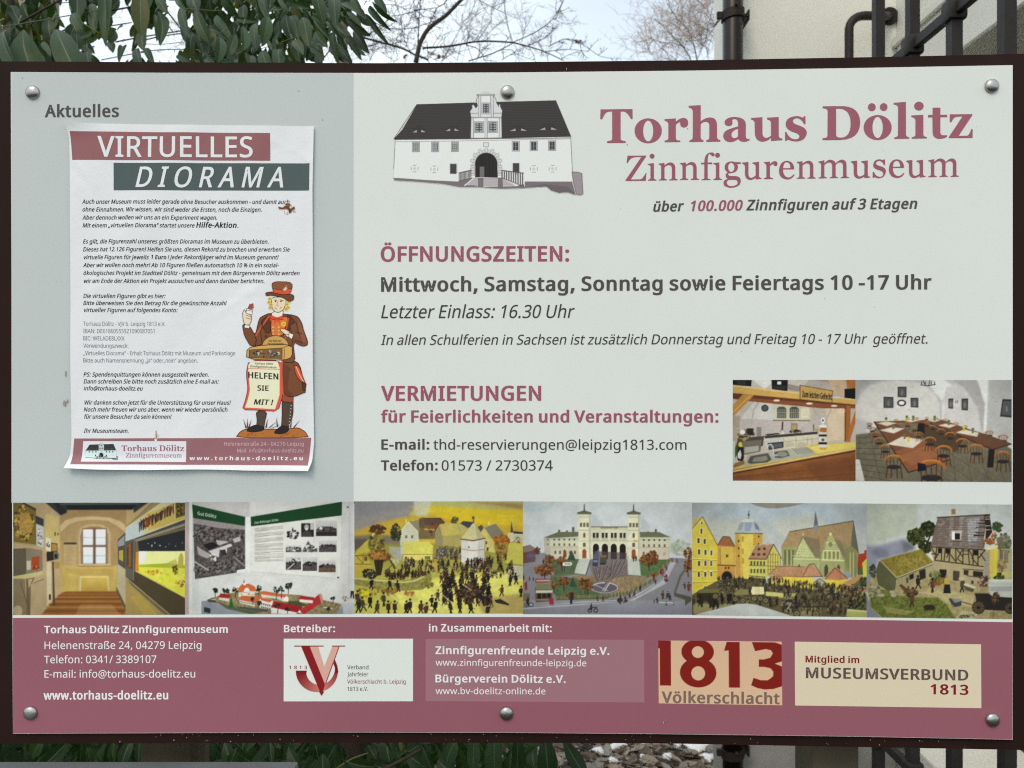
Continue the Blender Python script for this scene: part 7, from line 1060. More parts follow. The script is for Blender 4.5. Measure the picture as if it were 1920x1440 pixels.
for s_, x0, y, x1 in (('Auch unser Museum muss leider gerade ohne Besucher auskommen - und damit auch', 155.8, 382.6, 543.8), ('ohne Einnahmen. Wir wissen, wir sind weder die Ersten, noch die Einzigen.', 155.8, 397.2, 492.5), ('Aber dennoch wollen wir uns an ein Experiment wagen.', 156, 412.2, 409.3),
    ('Mit einem „virtuellen Diorama“ startet unsere', 156.3, 426.8, 366.3), ('Es gilt, die Figurenzahl unseres größten Dioramas im Museum zu überbieten.', 156.8, 457, 505.3), ('Dieses hat 12.126 Figuren! Helfen Sie uns, diesen Rekord zu brechen und erwerben Sie', 156.9, 471.8, 544.5),
    ('virtuelle Figuren für jeweils', 157, 486.4, 280.8), ('! Jeder Rekordjäger wird im Museum genannt!', 315.4, 486.4, 523), ('Aber wir wollen noch mehr! Ab 10 Figuren fließen automatisch 10 % in ein sozial-', 157, 501.3, 524.3),
    ('ökologisches Projekt im Stadtteil Dölitz - gemeinsam mit dem Bürgerverein Dölitz werden', 157.2, 516, 562.8), ('wir am Ende der Aktion ein Projekt aussuchen und dann darüber berichten.', 157.4, 530.8, 498),
    ('Die virtuellen Figuren gibt es hier:', 157.5, 559, 311.8), ('Bitte überweisen Sie den Betrag für die gewünschte Anzahl', 157.5, 572.3, 425.5), ('virtueller Figuren auf folgendes Konto:', 157.7, 585.3, 334.5),
    ('PS: Spendenquittungen können ausgestellt werden.', 158, 706, 393.8), ('Dann schreiben Sie bitte noch zusätzlich eine E-mail an:', 158, 719, 412), ('info@torhaus-doelitz.eu', 158, 732, 269),
    ('Wir danken schon jetzt für die Unterstützung für unser Haus!', 158.2, 758.5, 433.8), ('Noch mehr freuen wir uns aber, wenn wir wieder persönlich', 158.2, 771.5, 428), ('für unsere Besucher da sein können!', 158.2, 784.8, 322.5), ('Ihr Museumsteam.', 158.2, 811.3, 243.5)):
    Tn(s_, x0, y, x1, y + .3, c_, PK, 'S', I2, lay=3)
Tn('Hilfe-Aktion', 368.8, 427.4, 445, 427.6, 10.2, (26, 24, 28), 'B', .18, lay=3); Tn('.', 446, 427.4, 447.6, 427.4, 8, PK, 'S', lay=3); Tn('1 Euro', 283.8, 486.4, 313.6, 486.4, 8, (26, 24, 28), 'B', .18, lay=3)
PL_ = (96, 94, 104)
for s_, y, x1 in (('Torhaus Dölitz - VJV b. Leipzig 1813 e.V.', 611, 310.8), ('IBAN: DE61860555921090087051', 624.6, 290.5), ('BIC: WELADE8LXXX', 638.2, 234.3), ('Verwendungszweck:', 652, 241.5), ('„Virtuelles Diorama“ - Erhalt Torhaus Dölitz mit Museum und Parkanlage', 666, 442.5), ('Bitte auch Namensnennung „ja“ oder„nein“ angeben.', 679.6, 371.3)):
    Tn(s_, 158, y, x1, y + .2, 7.7, PL_, 'L', lay=3)
field(notice, [(140.5, 822), (584.5, 820.5), (579.5, 872), (136.3, 869.5)], (146, 101, 106), 2, 'banner', 110, 16, Ng); field(notice, [(157.5, 827), (350.8, 827), (350.8, 865.8), (154.8, 864.8)], (215, 216, 225), 4, 'banner', 50, 12, Ng)
Q = pic_gatehouse(); Q.a[:] = np.where(Q.m[..., None] > .05, Q.a * (.92, 1.0, 1.0), (215, 216, 225)); picture(notice, Q, [(161.5, 829), (223.6, 829), (223.6, 862.6), (161.5, 862.6)], 6, 'gatehouse_drawing', surf=Ng, drop=True)
def fit(acc, X0, X1, yb, k_base, kx0, kx1, capk):
    return lambda p: np.stack([X0 + (p[:, 0] - kx0) * (X1 - X0) / (kx1 - kx0), yb + (p[:, 1] - k_base - (p[:, 0] - kx0) * -.0125) * capk], 1)
serif_done(notice, TITLE, (150, 100, 112), fit(TITLE, 229.5, 347, 845.4, 267.5, 1125.2, 1823.7, 10.5 / 62.4), 6, Ng); serif_done(notice, SUBT, (150, 104, 114), fit(SUBT, 237.5, 342.5, 857.4, 338.4, 1172.7, 1798.2, 8.3 / 46), 6, Ng)
PP = (214, 186, 192); Tn('Helenenstraße 24 - 04279 Leipzig', 421.3, 835.5, 570, 835.5, 7, PP, 'L', 0, 20, lay=5); Tn('Mail: info@torhaus-doelitz.eu', 445.8, 848, 569.5, 848, 7, PP, 'L', 0, 20, lay=5); Tn('www.torhaus-doelitz.eu', 357, 862.5, 568.8, 862.5, 7.4, (236, 232, 236), 'B', 0, 190, lay=5)
V_ = pic_vendor(GT); 
for s_, x0, y0, x1, y1, c0 in (('HELFEN', 1388, 675, 1612, 687, 46), ('SIE', 1455, 769, 1540, 771, 40), ('MIT !', 1428, 872, 1575, 877, 40)):
    L_ = lettering_xy(s_, x0, y0, x1, y1, c0, 'B', .25 if s_[0] == 'M' else 0)[2]; V_.fill(L_, (28, 20, 20))
picture(notice, V_, zc(1280, -52, 1860, 1126, 120, 540, 4.0), 3, 'vendor_illustration', 'cartoon of a vendor in brown coat and top hat with a tray', surf=Ng, drop=True)
Sx = Pic(1580, 590, 1780, 780, 2.4 / 4, None, 33); Sx.a[:] = (200, 185, 175)
Sx.p("1610,672 1640,680 1668,665 1690,672 1700,690 1728,670 1735,690 1715,700 1700,722 1690,700 1672,688 1640,692 1618,690", (104, 62, 32)); Sx.p("1660,650 1690,645 1704,660 1690,680 1668,668", (120, 80, 50)); Sx.p("1684,690 1712,684 1708,706 1692,722", (74, 40, 22)); Sx.blob(1690, 690, 45, 45, [(150, 120, 100), (176, 150, 130), (110, 84, 70)], 34, 2.5, .7)
for k in range(5): a = Sx.rs.rand() * 6.3; r = Sx.rs.uniform(20, 70); Sx.l([(1690 + 14 * np.cos(a), 685 + 14 * np.sin(a)), (1690 + r * np.cos(a), 685 + r * np.sin(a))], 2.5, (150, 130, 116), .6)
picture(notice, Sx, zc(1580, 590, 1780, 780, 120, 220, 4.0), 6, 'stain', 'brown splatter stain', surf=Ng, drop=True, cut=.45)
St = Pic(660, 1060, 740, 1170, 2.4 / 4, None, 34); St.a[:] = (214, 196, 186); St.blob(696, 1120, 14, 26, [(206, 176, 150), (190, 150, 120)], 30, 4, .5); St.l([(695, 1072), (697, 1130)], 4, (90, 60, 40)); St.e(694, 1142, 7, 9, (240, 240, 240))
picture(notice, St, zc(660, 1060, 740, 1170, 120, 540, 4.0), 6, 'pin', surf=Ng, drop=True, cut=.4)
# ================================================= GROUND
M_soil = mat('soil', (.045, .036, .026), .95, .1, var=.4, vscale=9, bump=1, bscale=30, col2=(.03, .045, .015), thr=(.5, .62))
def ground_z(x, y): return .012 * math.sin(x * 5.1 + 1) * math.cos(y * 4.3) + .02 * math.sin(x * 1.3) * math.sin(y * .9)
v = []; f = []; n = 120
gx = [(-1 if i < 60 else 1) * (abs(i - 60) / 60.) ** 2.6 * 150 for i in range(n + 1)]; gy = [3 + (-1 if i < 60 else 1) * (abs(i - 60) / 60.) ** 2.6 * 150 for i in range(n + 1)]
for y in gy:
    for x in gx: v.append((x, y, ground_z(x, y)))
for j in range(n):
    for i in range(n): a = j * (n + 1) + i; f.append((a, a + 1, a + n + 2, a + n + 1))
link('ground', mesh('ground', v, f, M_soil, True), kind='structure')
# patches of old snow
M_snow = mat('snow', (.78, .80, .83), .6, .3, var=.06, vscale=30, bump=.6, bscale=50)
mb = MB()
for x, y, r in ((.80, 3.33, .085), (.73, 3.37, .05), (.83, 3.24, .05), (.46, 3.35, .055), (.37, 3.30, .04), (.60, 3.38, .05), (.66, 3.25, .03), (.55, 3.24, .025), (.42, 3.21, .03), (.98, 3.4, .16), (-.8, 4.2, .3), (.2, 4.6, .4), (.9, 4.4, .3), (1.8, 5.2, .5), (-2, 6, .6)):
    rings = 5; nn = 18; c0 = len(mb.v); ph = RND.uniform(0, 6)
    mb.v.append((x, y, ground_z(x, y) + .034))
    for j in range(1, rings + 1):
        for k in range(nn):
            t = 2 * math.pi * k / nn; q = r * j / rings * (1 + .28 * math.sin(3 * t + ph) + .14 * math.sin(7 * t + ph * 2)); X, Y = x + q * math.cos(t), y + q * .8 * math.sin(t); mb.v.append((X, Y, ground_z(X, Y) + .034 * (1 - (j / rings) ** 3) + RND.uniform(0, .003) - (.01 if j == rings else 0)))
    for k in range(nn): mb.f.append((c0, c0 + 1 + k, c0 + 1 + (k + 1) % nn))
    for j in range(rings - 1):
        for k in range(nn): a = c0 + 1 + j * nn; mb.f.append((a + k, a + nn + k, a + nn + (k + 1) % nn, a + (k + 1) % nn))
link('snow', mb.me('snow', M_snow, True), kind='stuff', label='thin patches of melting white snow among the leaf litter', cat='snow')
# leaf litter
LIT = [mat('dead_leaf_%s' % n_, c, .75, .3, var=.3, vscale=40, bump=.4, bscale=120) for n_, c in (('brown', (.11, .080, .055)), ('tan', (.27, .23, .18)), ('grey', (.24, .22, .20)), ('dark', (.04, .032, .025)))]
lit = MB(); li = []
for k in range(4200):
    x = RND.uniform(-.9, 1.5); y = RND.uniform(2.3, 4.8) if k > 2600 else RND.uniform(3.05, 3.65)
    if k <= 2600: x = RND.uniform(.1, 1.25)
    L = RND.uniform(.022, .055); w_ = L * RND.uniform(.28, .42); a = RND.uniform(0, 6.28); tl = RND.uniform(-.6, .6); z = ground_z(x, y) + RND.uniform(.004, .02); cu = RND.uniform(-.3, .5) * L
    ca, sa = math.cos(a), math.sin(a); P = []
    for t, q, h in ((-1, 0, 0), (-.35, 1, .2), (-.35, -1, .2), (.4, .85, .25), (.4, -.85, .25), (1, 0, .0), (-.35, 0, 0), (.4, 0, 0)):
        lx, ly = t * L, q * w_; P.append((x + lx * ca - ly * sa, y + lx * sa + ly * ca, z + h * cu + tl * ly + abs(t) * cu * .5 + .004))
    lit.add(P, [(0, 6, 1), (0, 2, 6), (6, 7, 3, 1), (2, 4, 7, 6), (7, 5, 3), (7, 4, 5)]); li += [RND.choice((0, 0, 1, 2, 2, 3))] * 6
me = lit.me('leaf_litter', LIT[0], False)
for m_ in LIT[1:]: me.materials.append(m_)
me.polygons.foreach_set('material_index', li); link('leaf_litter', me, kind='stuff', label='brown fallen leaves scattered over the ground below the board', cat='fallen leaves')
# moss and grass tufts
M_gr = mat('moss_green', (.07, .11, .03), .8, .2, var=.4, vscale=30)
mb = MB()
for _ in range(2600):
    cx, cy, r = RND.choice(((.80, 3.22, .07), (.86, 3.25, .06), (.74, 3.3, .05), (.6, 3.44, .04), (.9, 3.21, .06), (.5, 3.9, .3)))
    x = RND.gauss(cx, r); y = RND.gauss(cy, r * .6); h = RND.uniform(.01, .035); a = RND.uniform(0, 6.28); lx, ly = math.cos(a) * .0018, math.sin(a) * .0018; bx, by = RND.uniform(-.02, .02), RND.uniform(-.02, .02); z = ground_z(x, y)
    mb.add([(x - lx, y - ly, z), (x + lx, y + ly, z), (x + bx * .5 + lx, y + by * .5 + ly, z + h * .7), (x + bx, y + by, z + h)], [(0, 1, 2), (0, 2, 3)])
link('grass', mb.me('grass', M_gr), kind='stuff', label='sparse green moss and grass tufts between fallen leaves', cat='grass')

# ================================================= BUILDING (right)
M_wall = mat('lime_plaster', (.79, .79, .72), .9, .2, var=.05, vscale=5, bump=.12, bscale=30, col2=(.70, .69, .61), thr=(.52, .75))
M_wall2 = mat('grey_plaster', (.27, .265, .245), .9, .2, var=.12, vscale=12, bump=.35, bscale=40)
M_dark = mat('dark_passage', (.055, .050, .032), .9, .1, var=.2, vscale=8)
M_sill = mat('stone_sill', (.22, .21, .19), .85, .2, var=.15, vscale=14, bump=.3)
bl = thing('plastered_building', (1.4, 2.5, 0), 'cream plastered building with a drainpipe at its corner, right behind the board', 'building'); bl.location = (0, 0, 0)
XC, YF, XS = .686, 2.5, 1.25
def bpart(name, boxes, m, bv=0):
    mb = MB()
    for b_ in boxes: mb.box(*b_)
    o = link(name, mb.me(name, m), bl)
    if bv: bevel(o, bv, 1)
    return o
bpart('wall', [(XC, YF, .62, XS + .3, YF + .113, 4.6), (1.07, YF + .114, 0, XS + .3, 4.0, 4.6)], M_wall, .006); bpart('plinth', [(XC - .004, YF - .012, 0, XS - .002, YF + .108, .618)], M_wall2, .006)
# the side wall with its open passage, running towards the camera
ZT, ZB, ZG = CAM.z + .93, CAM.z - 1.113, CAM.z + 1.092
bpart('side_wall', [(XS, .9, ZT, XS + .3, YF - .001, 4.6), (XS, 2.38, ZB, XS + .3, YF - .001, ZT - .001)], M_wall, .006)
bpart('cornice', [(XS - .016, .9, ZG, XS - .001, YF - .002, ZG + .03)], M_wall, .003)
bpart('threshold', [(XS - .02, .9, 0, XS + .3, 2.379, ZB - .001)], M_wall, .004)
bpart('passage', [(XS + .9, .6, ZB - .1, XS + 1.0, 2.6, ZT + .1), (XS + .301, 2.45, ZB - .1, XS + .9, 2.6, ZT + .1), (XS + .301, .9, ZT + .002, XS + .9, 2.45, ZT + .1), (XS + .301, .9, ZB - .1, XS + .9, 2.45, ZB)], M_dark)
bpart('eaves', [(XC - .25, YF - .28, 4.602, XS + .6, YF + 1.7, 4.72)], M_dark, .01)
bpart('roof', [(XC - .28, YF - .31, 4.722, XS + .7, YF + 1.8, 4.80)], mat('roof_tiles', (.16, .06, .04), .8, .2, var=.3, vscale=30), .01)
# downpipe
M_pipe = mat('dark_painted_metal', (.010, .007, .006), .35, .3, var=.3, vscale=30, bump=.05, bscale=90)
dp = thing('downpipe', (0, 0, 0), 'dark brown round rainwater downpipe clamped to the building corner', 'downpipe')
dd = 2.43; px = (1374 - 960) / F * dd; mb = MB(); mb.tube([(px, dd, .02), (px, dd, 4.55)], .0315, 20); link('pipe', mb.me('pipe', M_pipe, True), dp)
M_br = mat('rusty_bracket', (.020, .014, .011), .6, .25, var=.4, vscale=60, bump=.4, bscale=200)
def clamp(z):
    mb = MB(); n_ = 24
    for k in range(n_):
        for r_, dz in ((.036, -.014), (.036, .014), (.031, .014), (.031, -.014)): t = 2 * math.pi * k / n_; mb.v.append((px + r_ * math.cos(t), dd + r_ * math.sin(t), z + dz + .004 * math.cos(t)))
    for k in range(n_):
        a, b_ = k * 4, ((k + 1) % n_) * 4
        for q in range(4): mb.f.append((a + q, b_ + q, b_ + (q + 1) % 4, a + (q + 1) % 4))
    mb.box(px + .034, dd - .006, z - .004, px + .05, dd + .004, z + .004); mb.box(px + .048, dd - .003, z - .014, px + .053, dd + .069, z + .018); mb.box(px - .05, dd - .006, z - .010, px - .034, dd + .006, z + .010); mb.tube([(px, dd - .036, z + .016), (px, dd - .045, z + .018)], .005, 8)
    o = link('bracket', mb.me('bracket', M_br), dp); return o
clamp(CAM.z + (720 - 29) / F * dd); clamp(CAM.z - 1.165); clamp(3.9)
mb = MB(); a = W(1338, 50, 2.495); b_ = W(1357, 26, 2.46); mb.tube([a, b_], .004, 6); link('stay', mb.me('stay', M_wall2), dp)

# ================================================= IRON RAILING
M_iron = mat('painted_iron', (.026, .022, .020), .55, .25, var=.25, vscale=50, bump=.25, bscale=160)
XR = .79
rl = thing('iron_railing', (0, 0, 0), 'dark iron railing of square upright bars crossed by one rail, beside the cream building', 'railing')
mb0 = MB(); h_ = .0098; mb0.box(-h_, -h_, 0, h_, h_, 2.75); bar_me = mb0.me('bar', M_iron)
ys = [1.656, 1.515, 1.372, 1.226, 1.083, .94]
ZH, ZL = CAM.z + .666, CAM.z - .762
for y in ys:
    o = link('bar', bar_me, rl); o.location = (XR, y, .10)
    for z, nm in ((ZH, 'collar'), (ZL, 'collar')):
        mb = MB(); q = .0165; mb.box(XR - q, y - q, z - .019, XR + q, y + q, z + .019); c_o = link('collar', mb.me('collar', M_iron), o); c_o.matrix_parent_inverse = Matrix.Translation((-XR, -y, -.10)); bevel(c_o, .005, 2)
for z in (ZH, ZL):
    mb = MB(); mb.box(XR - .007, .9, z - .011, XR + .007, 1.70, z + .011); o = link('rail', mb.me('rail', M_iron), rl); bevel(o, .002, 1)
mb = MB()
for x, y in ((XR, .955), (XR, 1.656)): mb.box(x - .015, y - .015, 0, x + .015, y + .015, .12)
mb.box(XR - .02, .9, .09, XR + .02, 1.70, .102); link('foot_rail', mb.me('foot_rail', M_iron), rl)
# curved handrail let into the wall
hd = 2.38; pts = [W(1592, 1900, hd), W(1592, 60, hd)]
for k in range(1, 8): t = math.radians(180 - k * 90 / 8); c_ = W(1618, 56, hd); r_ = 26 / F * hd; pts.append(Vector((c_.x + r_ * math.cos(t), hd, c_.z + r_ * math.sin(t))))
pts += [W(1618, 29.5, hd), W(1640, 29.5, hd)]
e_ = pts[-1]; pts += [W(1655, 30, hd + .03), W(1667, 31, YF - .004)]
pts[0].z = 0
hr = thing('handrail', (0, 0, 0), 'bent dark iron handrail ending in the cream wall, left of the bar railing', 'handrail')
mb = MB(); mb.tube(pts, .0132, 12); link('tube', mb.me('tube', M_iron, True), hr)
mb = MB(); e_ = pts[-1]; mb.tube([(e_.x, YF - .012, e_.z), (e_.x, YF - .001, e_.z)], .028, 14); link('wall_plate', mb.me('wall_plate', M_br), hr)

# ================================================= GREY METAL TABLE (in front, bottom left)
M_zinc = mat('galvanised_sheet', (.17, .19, .19), .55, .3, .2, var=.12, vscale=14, bump=.1, bscale=60)
tb = thing('metal_table', (0, 0, 0), 'grey galvanised metal table top just below the board at its left', 'table')
zt = CAM.z - .4912 * .655; mb = MB(); mb.box(-.95, .30, zt - .02, -.1822, .655, zt); o = link('table_top', mb.me('table_top', M_zinc), tb); bevel(o, .0015, 2)
for x in (-.9, -.24):
    for y in (.33, .62): mb = MB(); mb.box(x - .015, y - .015, 0, x + .015, y + .015, zt - .021); link('leg', mb.me('leg', M_zinc), tb)

# ================================================= CHERRY LAUREL
def leafmat(name, c, c2, rough):
    m = mat(name, c, rough, .28, var=.25, vscale=14, bump=.15, bscale=40)
    b = m.node_tree.nodes['Principled BSDF']; b.inputs['Transmission Weight'].default_value = 0
    # thin-leaf translucency
    t = m.node_tree; tr = t.nodes.new('ShaderNodeBsdfTranslucent'); tr.inputs['Color'].default_value = (*c2, 1); ms = t.nodes.new('ShaderNodeMixShader'); ms.inputs[0].default_value = .30
    o_ = t.nodes['Material Output']; t.links.new(b.outputs[0], ms.inputs[1]); t.links.new(tr.outputs[0], ms.inputs[2]); t.links.new(ms.outputs[0], o_.inputs['Surface']); return m
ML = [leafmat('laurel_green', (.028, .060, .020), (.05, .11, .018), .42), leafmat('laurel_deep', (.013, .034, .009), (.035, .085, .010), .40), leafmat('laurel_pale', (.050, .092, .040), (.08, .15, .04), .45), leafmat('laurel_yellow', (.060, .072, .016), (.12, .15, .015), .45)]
M_rib = mat('leaf_midrib', (.065, .10, .035), .6)
def leaf_mesh(k, m):
    """unit leaf along +Y, face +Z, half-width 1 at its widest (scaled per leaf)"""
    r = random.Random(k); v = []; f = []; T_ = [0, .06, .18, .34, .52, .70, .85, .95, 1.0]; wd = [.05, .22, .52, .84, 1.0, .92, .64, .28, .01]; fold = r.uniform(.10, .28); arch = r.uniform(.04, .13); side = r.uniform(-.05, .05); mi = []; tw_ = r.uniform(-.7, .7); curl = r.uniform(.0, .16)
    for i, t in enumerate(T_):
        zc_ = -arch * (2 * t - 1) ** 2 - curl * t * t; xo = side * math.sin(t * 3.1) * 2; tc_, ts_ = math.cos(tw_ * t), math.sin(tw_ * t)
        for q, zz in ((-1, fold), (-.5, fold * .38 + r.uniform(-.02, .02)), (-.05, -.02), (.05, -.02), (.5, fold * .38 + r.uniform(-.02, .02)), (1, fold)):
            rag = 1 + r.uniform(-.03, .03); X_, Z_ = q * wd[i] * rag * .5, zz * wd[i] * .3; v.append((X_ * tc_ - Z_ * ts_ + xo, t, zc_ + X_ * ts_ * .5 + Z_ * tc_))
    for i in range(len(T_) - 1):
        for q in range(5): a = i * 6 + q; f.append((a, a + 1, a + 7, a + 6)); mi.append(1 if q == 2 else 0)
    me = mesh('leaf', v, f, m, True); me.materials.append(M_rib); me.polygons.foreach_set('material_index', mi); return me
LM = [[leaf_mesh(10 * j + i, m) for i in range(7)] for j, m in enumerate(ML)]
bush = thing('laurel_bush', (-.9, 1.9, 0), 'dense dark green cherry laurel with long glossy leaves, hanging behind the board at left', 'bush'); bush.location = (0, 0, 0)
def leaf(base, tip, width, mi, roll=0., parent=None, k=None):
    d = tip - base; L = d.length; y = d.normalized(); view = (CAM - (base + tip) / 2).normalized()
    z = (view - y * view.dot(y)).normalized(); x = y.cross(z); z2 = z * math.cos(roll) + x * math.sin(roll); x2 = y.cross(z2)
    k = RND.randrange(7) if k is None else k; o = link('leaf', LM[mi][k], parent or bush)
    wx = width; M = Matrix(((x2.x * wx, y.x * L, z2.x * L * .8, base.x), (x2.y * wx, y.y * L, z2.y * L * .8, base.y), (x2.z * wx, y.z * L, z2.z * L * .8, base.z), (0, 0, 0, 1)))
    o.matrix_local = M; return o
LRAW = {}
def leaf_add(mb, mats, base, tip, width, mi, roll):
    d = tip - base; L = d.length; y = d.normalized(); view = (CAM - (base + tip) / 2).normalized(); z = (view - y * view.dot(y)).normalized(); x = y.cross(z); z2 = z * math.cos(roll) + x * math.sin(roll); x2 = y.cross(z2)
    me = LM[0][RND.randrange(7)]; n = len(mb.v)
    if me.name not in LRAW: LRAW[me.name] = ([tuple(v.co) for v in me.vertices], [tuple(p.vertices) for p in me.polygons], [p.material_index for p in me.polygons])
    vv, ff_, mm = LRAW[me.name]
    for a, b_, c_ in vv: mb.v.append(tuple(base + x2 * (a * width) + y * (b_ * L) + z2 * (c_ * L * .8)))
    mb.f += [tuple(i + n for i in q) for q in ff_]; mats += [4 if k else mi for k in mm]
def stalk(mb, a, b_, r): mb.tube([a, (a + b_) / 2 + Vector((0, 0, .002)), b_], [r, r * .8, r * .7], 5)
CROP = {1: (0, 0), 2: (260, 0), 3: (520, 0)}
LV = """1 -40 330 130 900 230 1.04 0|1 240 330 480 1180 400 1.03 0|1 700 270 1090 1080 345 1.05 0|1 950 150 1060 330 170 1.4 2|1 1040 -150 1050 210 210 1.5 1|1 1370 -260 1400 420 185 1.35 0|1 1220 10 1270 210 110 1.6 0|1 1250 410 1090 505 60 1.7 2|1 1320 490 1115 590 60 1.7 2|1 1570 380 1290 490 120 1.6 3|1 1560 400 1470 540 120 1.65 0|1 1860 -200 1870 455 240 1.3 3|1 560 540 650 730 90 1.5 2|1 1160 640 1170 860 140 1.6 1|1 1800 600 1850 870 130 1.5 1|1 720 700 830 900 80 1.5 2|1 1020 420 1060 640 150 1.7 1|1 1440 540 1500 640 120 1.8 1|1 1640 560 1600 720 110 1.8 0|1 200 480 150 760 100 1.8 1|1 600 560 640 800 160 1.8 1|1 640 420 720 560 120 1.8 1
2 280 100 340 510 145 1.5 0|2 220 160 250 500 110 1.6 3|2 230 -60 370 125 130 1.5 0|2 530 70 660 460 170 1.5 0|2 480 -90 560 70 110 1.6 0|2 700 -60 760 110 200 1.7 1|2 720 400 680 650 135 1.7 1|2 730 90 885 530 180 1.45 0|2 780 380 860 650 110 1.75 1|2 1000 155 1190 495 120 1.5 0|2 920 345 1115 445 90 1.5 0|2 1050 500 850 570 85 1.5 2|2 1095 440 1100 740 160 1.42 0|2 1310 420 1205 740 150 1.45 0|2 1400 325 1410 650 165 1.4 2|2 1545 250 1540 565 150 1.5 0|2 1730 175 1645 560 180 1.42 2|2 1250 245 1530 290 70 1.6 0|2 1400 40 1400 250 145 1.6 1|2 1600 -110 1700 190 150 1.6 0|2 1740 100 1880 115 60 1.5 2|2 1860 -110 1930 90 80 1.6 2|2 1500 690 1490 900 170 1.42 2|2 1300 740 1250 900 110 1.5 2|2 1620 640 1710 920 180 1.4 0|2 1850 590 1880 910 180 1.4 0|2 830 700 1060 815 60 1.5 2|2 850 760 1010 860 100 1.55 2|2 1060 770 1210 840 60 1.5 2|2 480 700 650 800 130 1.7 0|2 60 600 200 840 100 1.6 0|2 1690 520 1750 610 80 1.6 2|2 1560 400 1560 640 160 1.9 1|2 900 560 950 760 150 1.9 1|2 1250 620 1330 760 150 1.9 1|2 1140 -20 1180 120 120 1.9 1|2 600 300 640 520 120 1.9 1|2 1250 60 1260 220 90 1.9 1
3 10 595 110 920 195 1.4 0|3 0 -20 130 130 60 1.5 2|3 90 10 390 115 90 1.6 0|3 200 515 335 705 140 1.4 2|3 340 170 420 540 180 1.4 0|3 160 155 290 425 110 1.5 0|3 100 160 190 540 200 1.7 1|3 520 -130 600 245 190 1.4 0|3 740 -110 780 250 170 1.45 0|3 440 215 725 520 65 1.5 2|3 430 195 630 330 90 1.6 0|3 480 400 610 600 160 1.6 0|3 700 370 780 770 130 1.45 0|3 620 235 785 440 90 1.5 0|3 700 240 985 550 150 1.6 1|3 820 -10 1150 190 160 1.6 1|3 960 -70 1120 170 120 1.5 0|3 1040 110 1200 310 150 1.6 1|3 1160 165 1415 505 95 1.5 1|3 1160 60 1415 320 110 1.5 0|3 1230 20 1580 295 120 1.5 1|3 1290 -90 1430 140 120 1.55 1|3 910 130 1100 310 90 1.5 0|3 880 225 1200 475 130 1.5 1|3 1010 395 1175 620 145 1.55 1|3 870 445 1095 700 105 1.5 0|3 960 555 1115 720 85 1.55 1|3 800 470 970 820 130 1.6 1|3 680 555 840 790 120 1.5 1|3 420 535 565 595 40 1.4 2|3 400 595 600 750 70 1.5 1|3 450 490 590 720 155 1.6 1|3 820 715 910 830 50 1.5 2|3 850 640 970 810 90 1.55 1|3 250 560 300 760 160 1.8 1|3 560 640 560 860 160 1.7 1|3 0 250 40 480 160 1.8 1|3 620 60 700 260 150 1.8 1"""
SK = 1920 / 270.
stm = MB()
for row in LV.split('\n'):
    for q in row.split('|'):
        c_, bx, by, tx, ty, wz, d, mi = q.split(); ox, oy = CROP[int(c_)]; d = float(d)
        a = W(ox + float(bx) / SK, oy + float(by) / SK, d + .02); b_ = W(ox + float(tx) / SK, oy + float(ty) / SK, d - .03 + RND.uniform(-.03, .03))
        leaf(a, b_, float(wz) / SK / F * d * .97, int(mi), RND.uniform(-.5, .5)); e_ = a + (a - b_).normalized() * .012 + Vector((RND.uniform(-.01, .01), .01, .008)); stalk(stm, e_, a, .0012)
# deeper leaves, leaving the openings where the sky shows
GAPS = [(100, 2, 140, 45), (200, 18, 255, 62), (308, 5, 348, 66), (268, 55, 352, 112), (96, 92, 112, 112), (172, 76, 250, 112), (410, 8, 432, 34), (603, 84, 632, 112), (570, 66, 583, 110), (362, 80, 374, 95), (660, 0, 790, 112), (574, 0, 586, 20), (690, 0, 790, 60), (108, 0, 142, 30), (556, 10, 563, 55)]
cnt = 0; tries = 0; dm = MB(); dmi = []
while cnt < 800 and tries < 9000:
    tries += 1; x = RND.uniform(-40, 665); y = RND.uniform(-60, 118)
    if x > 560 and y > 60 + (620 - x): continue
    d = RND.uniform(1.75, 2.5); a_ = RND.gauss(1.45, .45); L = RND.uniform(34, 62) * 1.7 / d; tx, ty = x + L * math.cos(a_) * .9, y + L * math.sin(a_)
    if any(g[0] + 4 < X < g[2] - 4 and g[1] + 4 < Y < g[3] - 4 for g in GAPS for X, Y in ((x, y), (tx, ty), ((x + tx) / 2, (y + ty) / 2))): continue
    leaf_add(dm, dmi, W(x, y, d), W(tx, ty, d - RND.uniform(-.05, .05)), RND.uniform(16, 26) * 1.7 / d / F * d, RND.choice((1, 1, 1, 0, 3)), RND.uniform(-1, 1)); cnt += 1
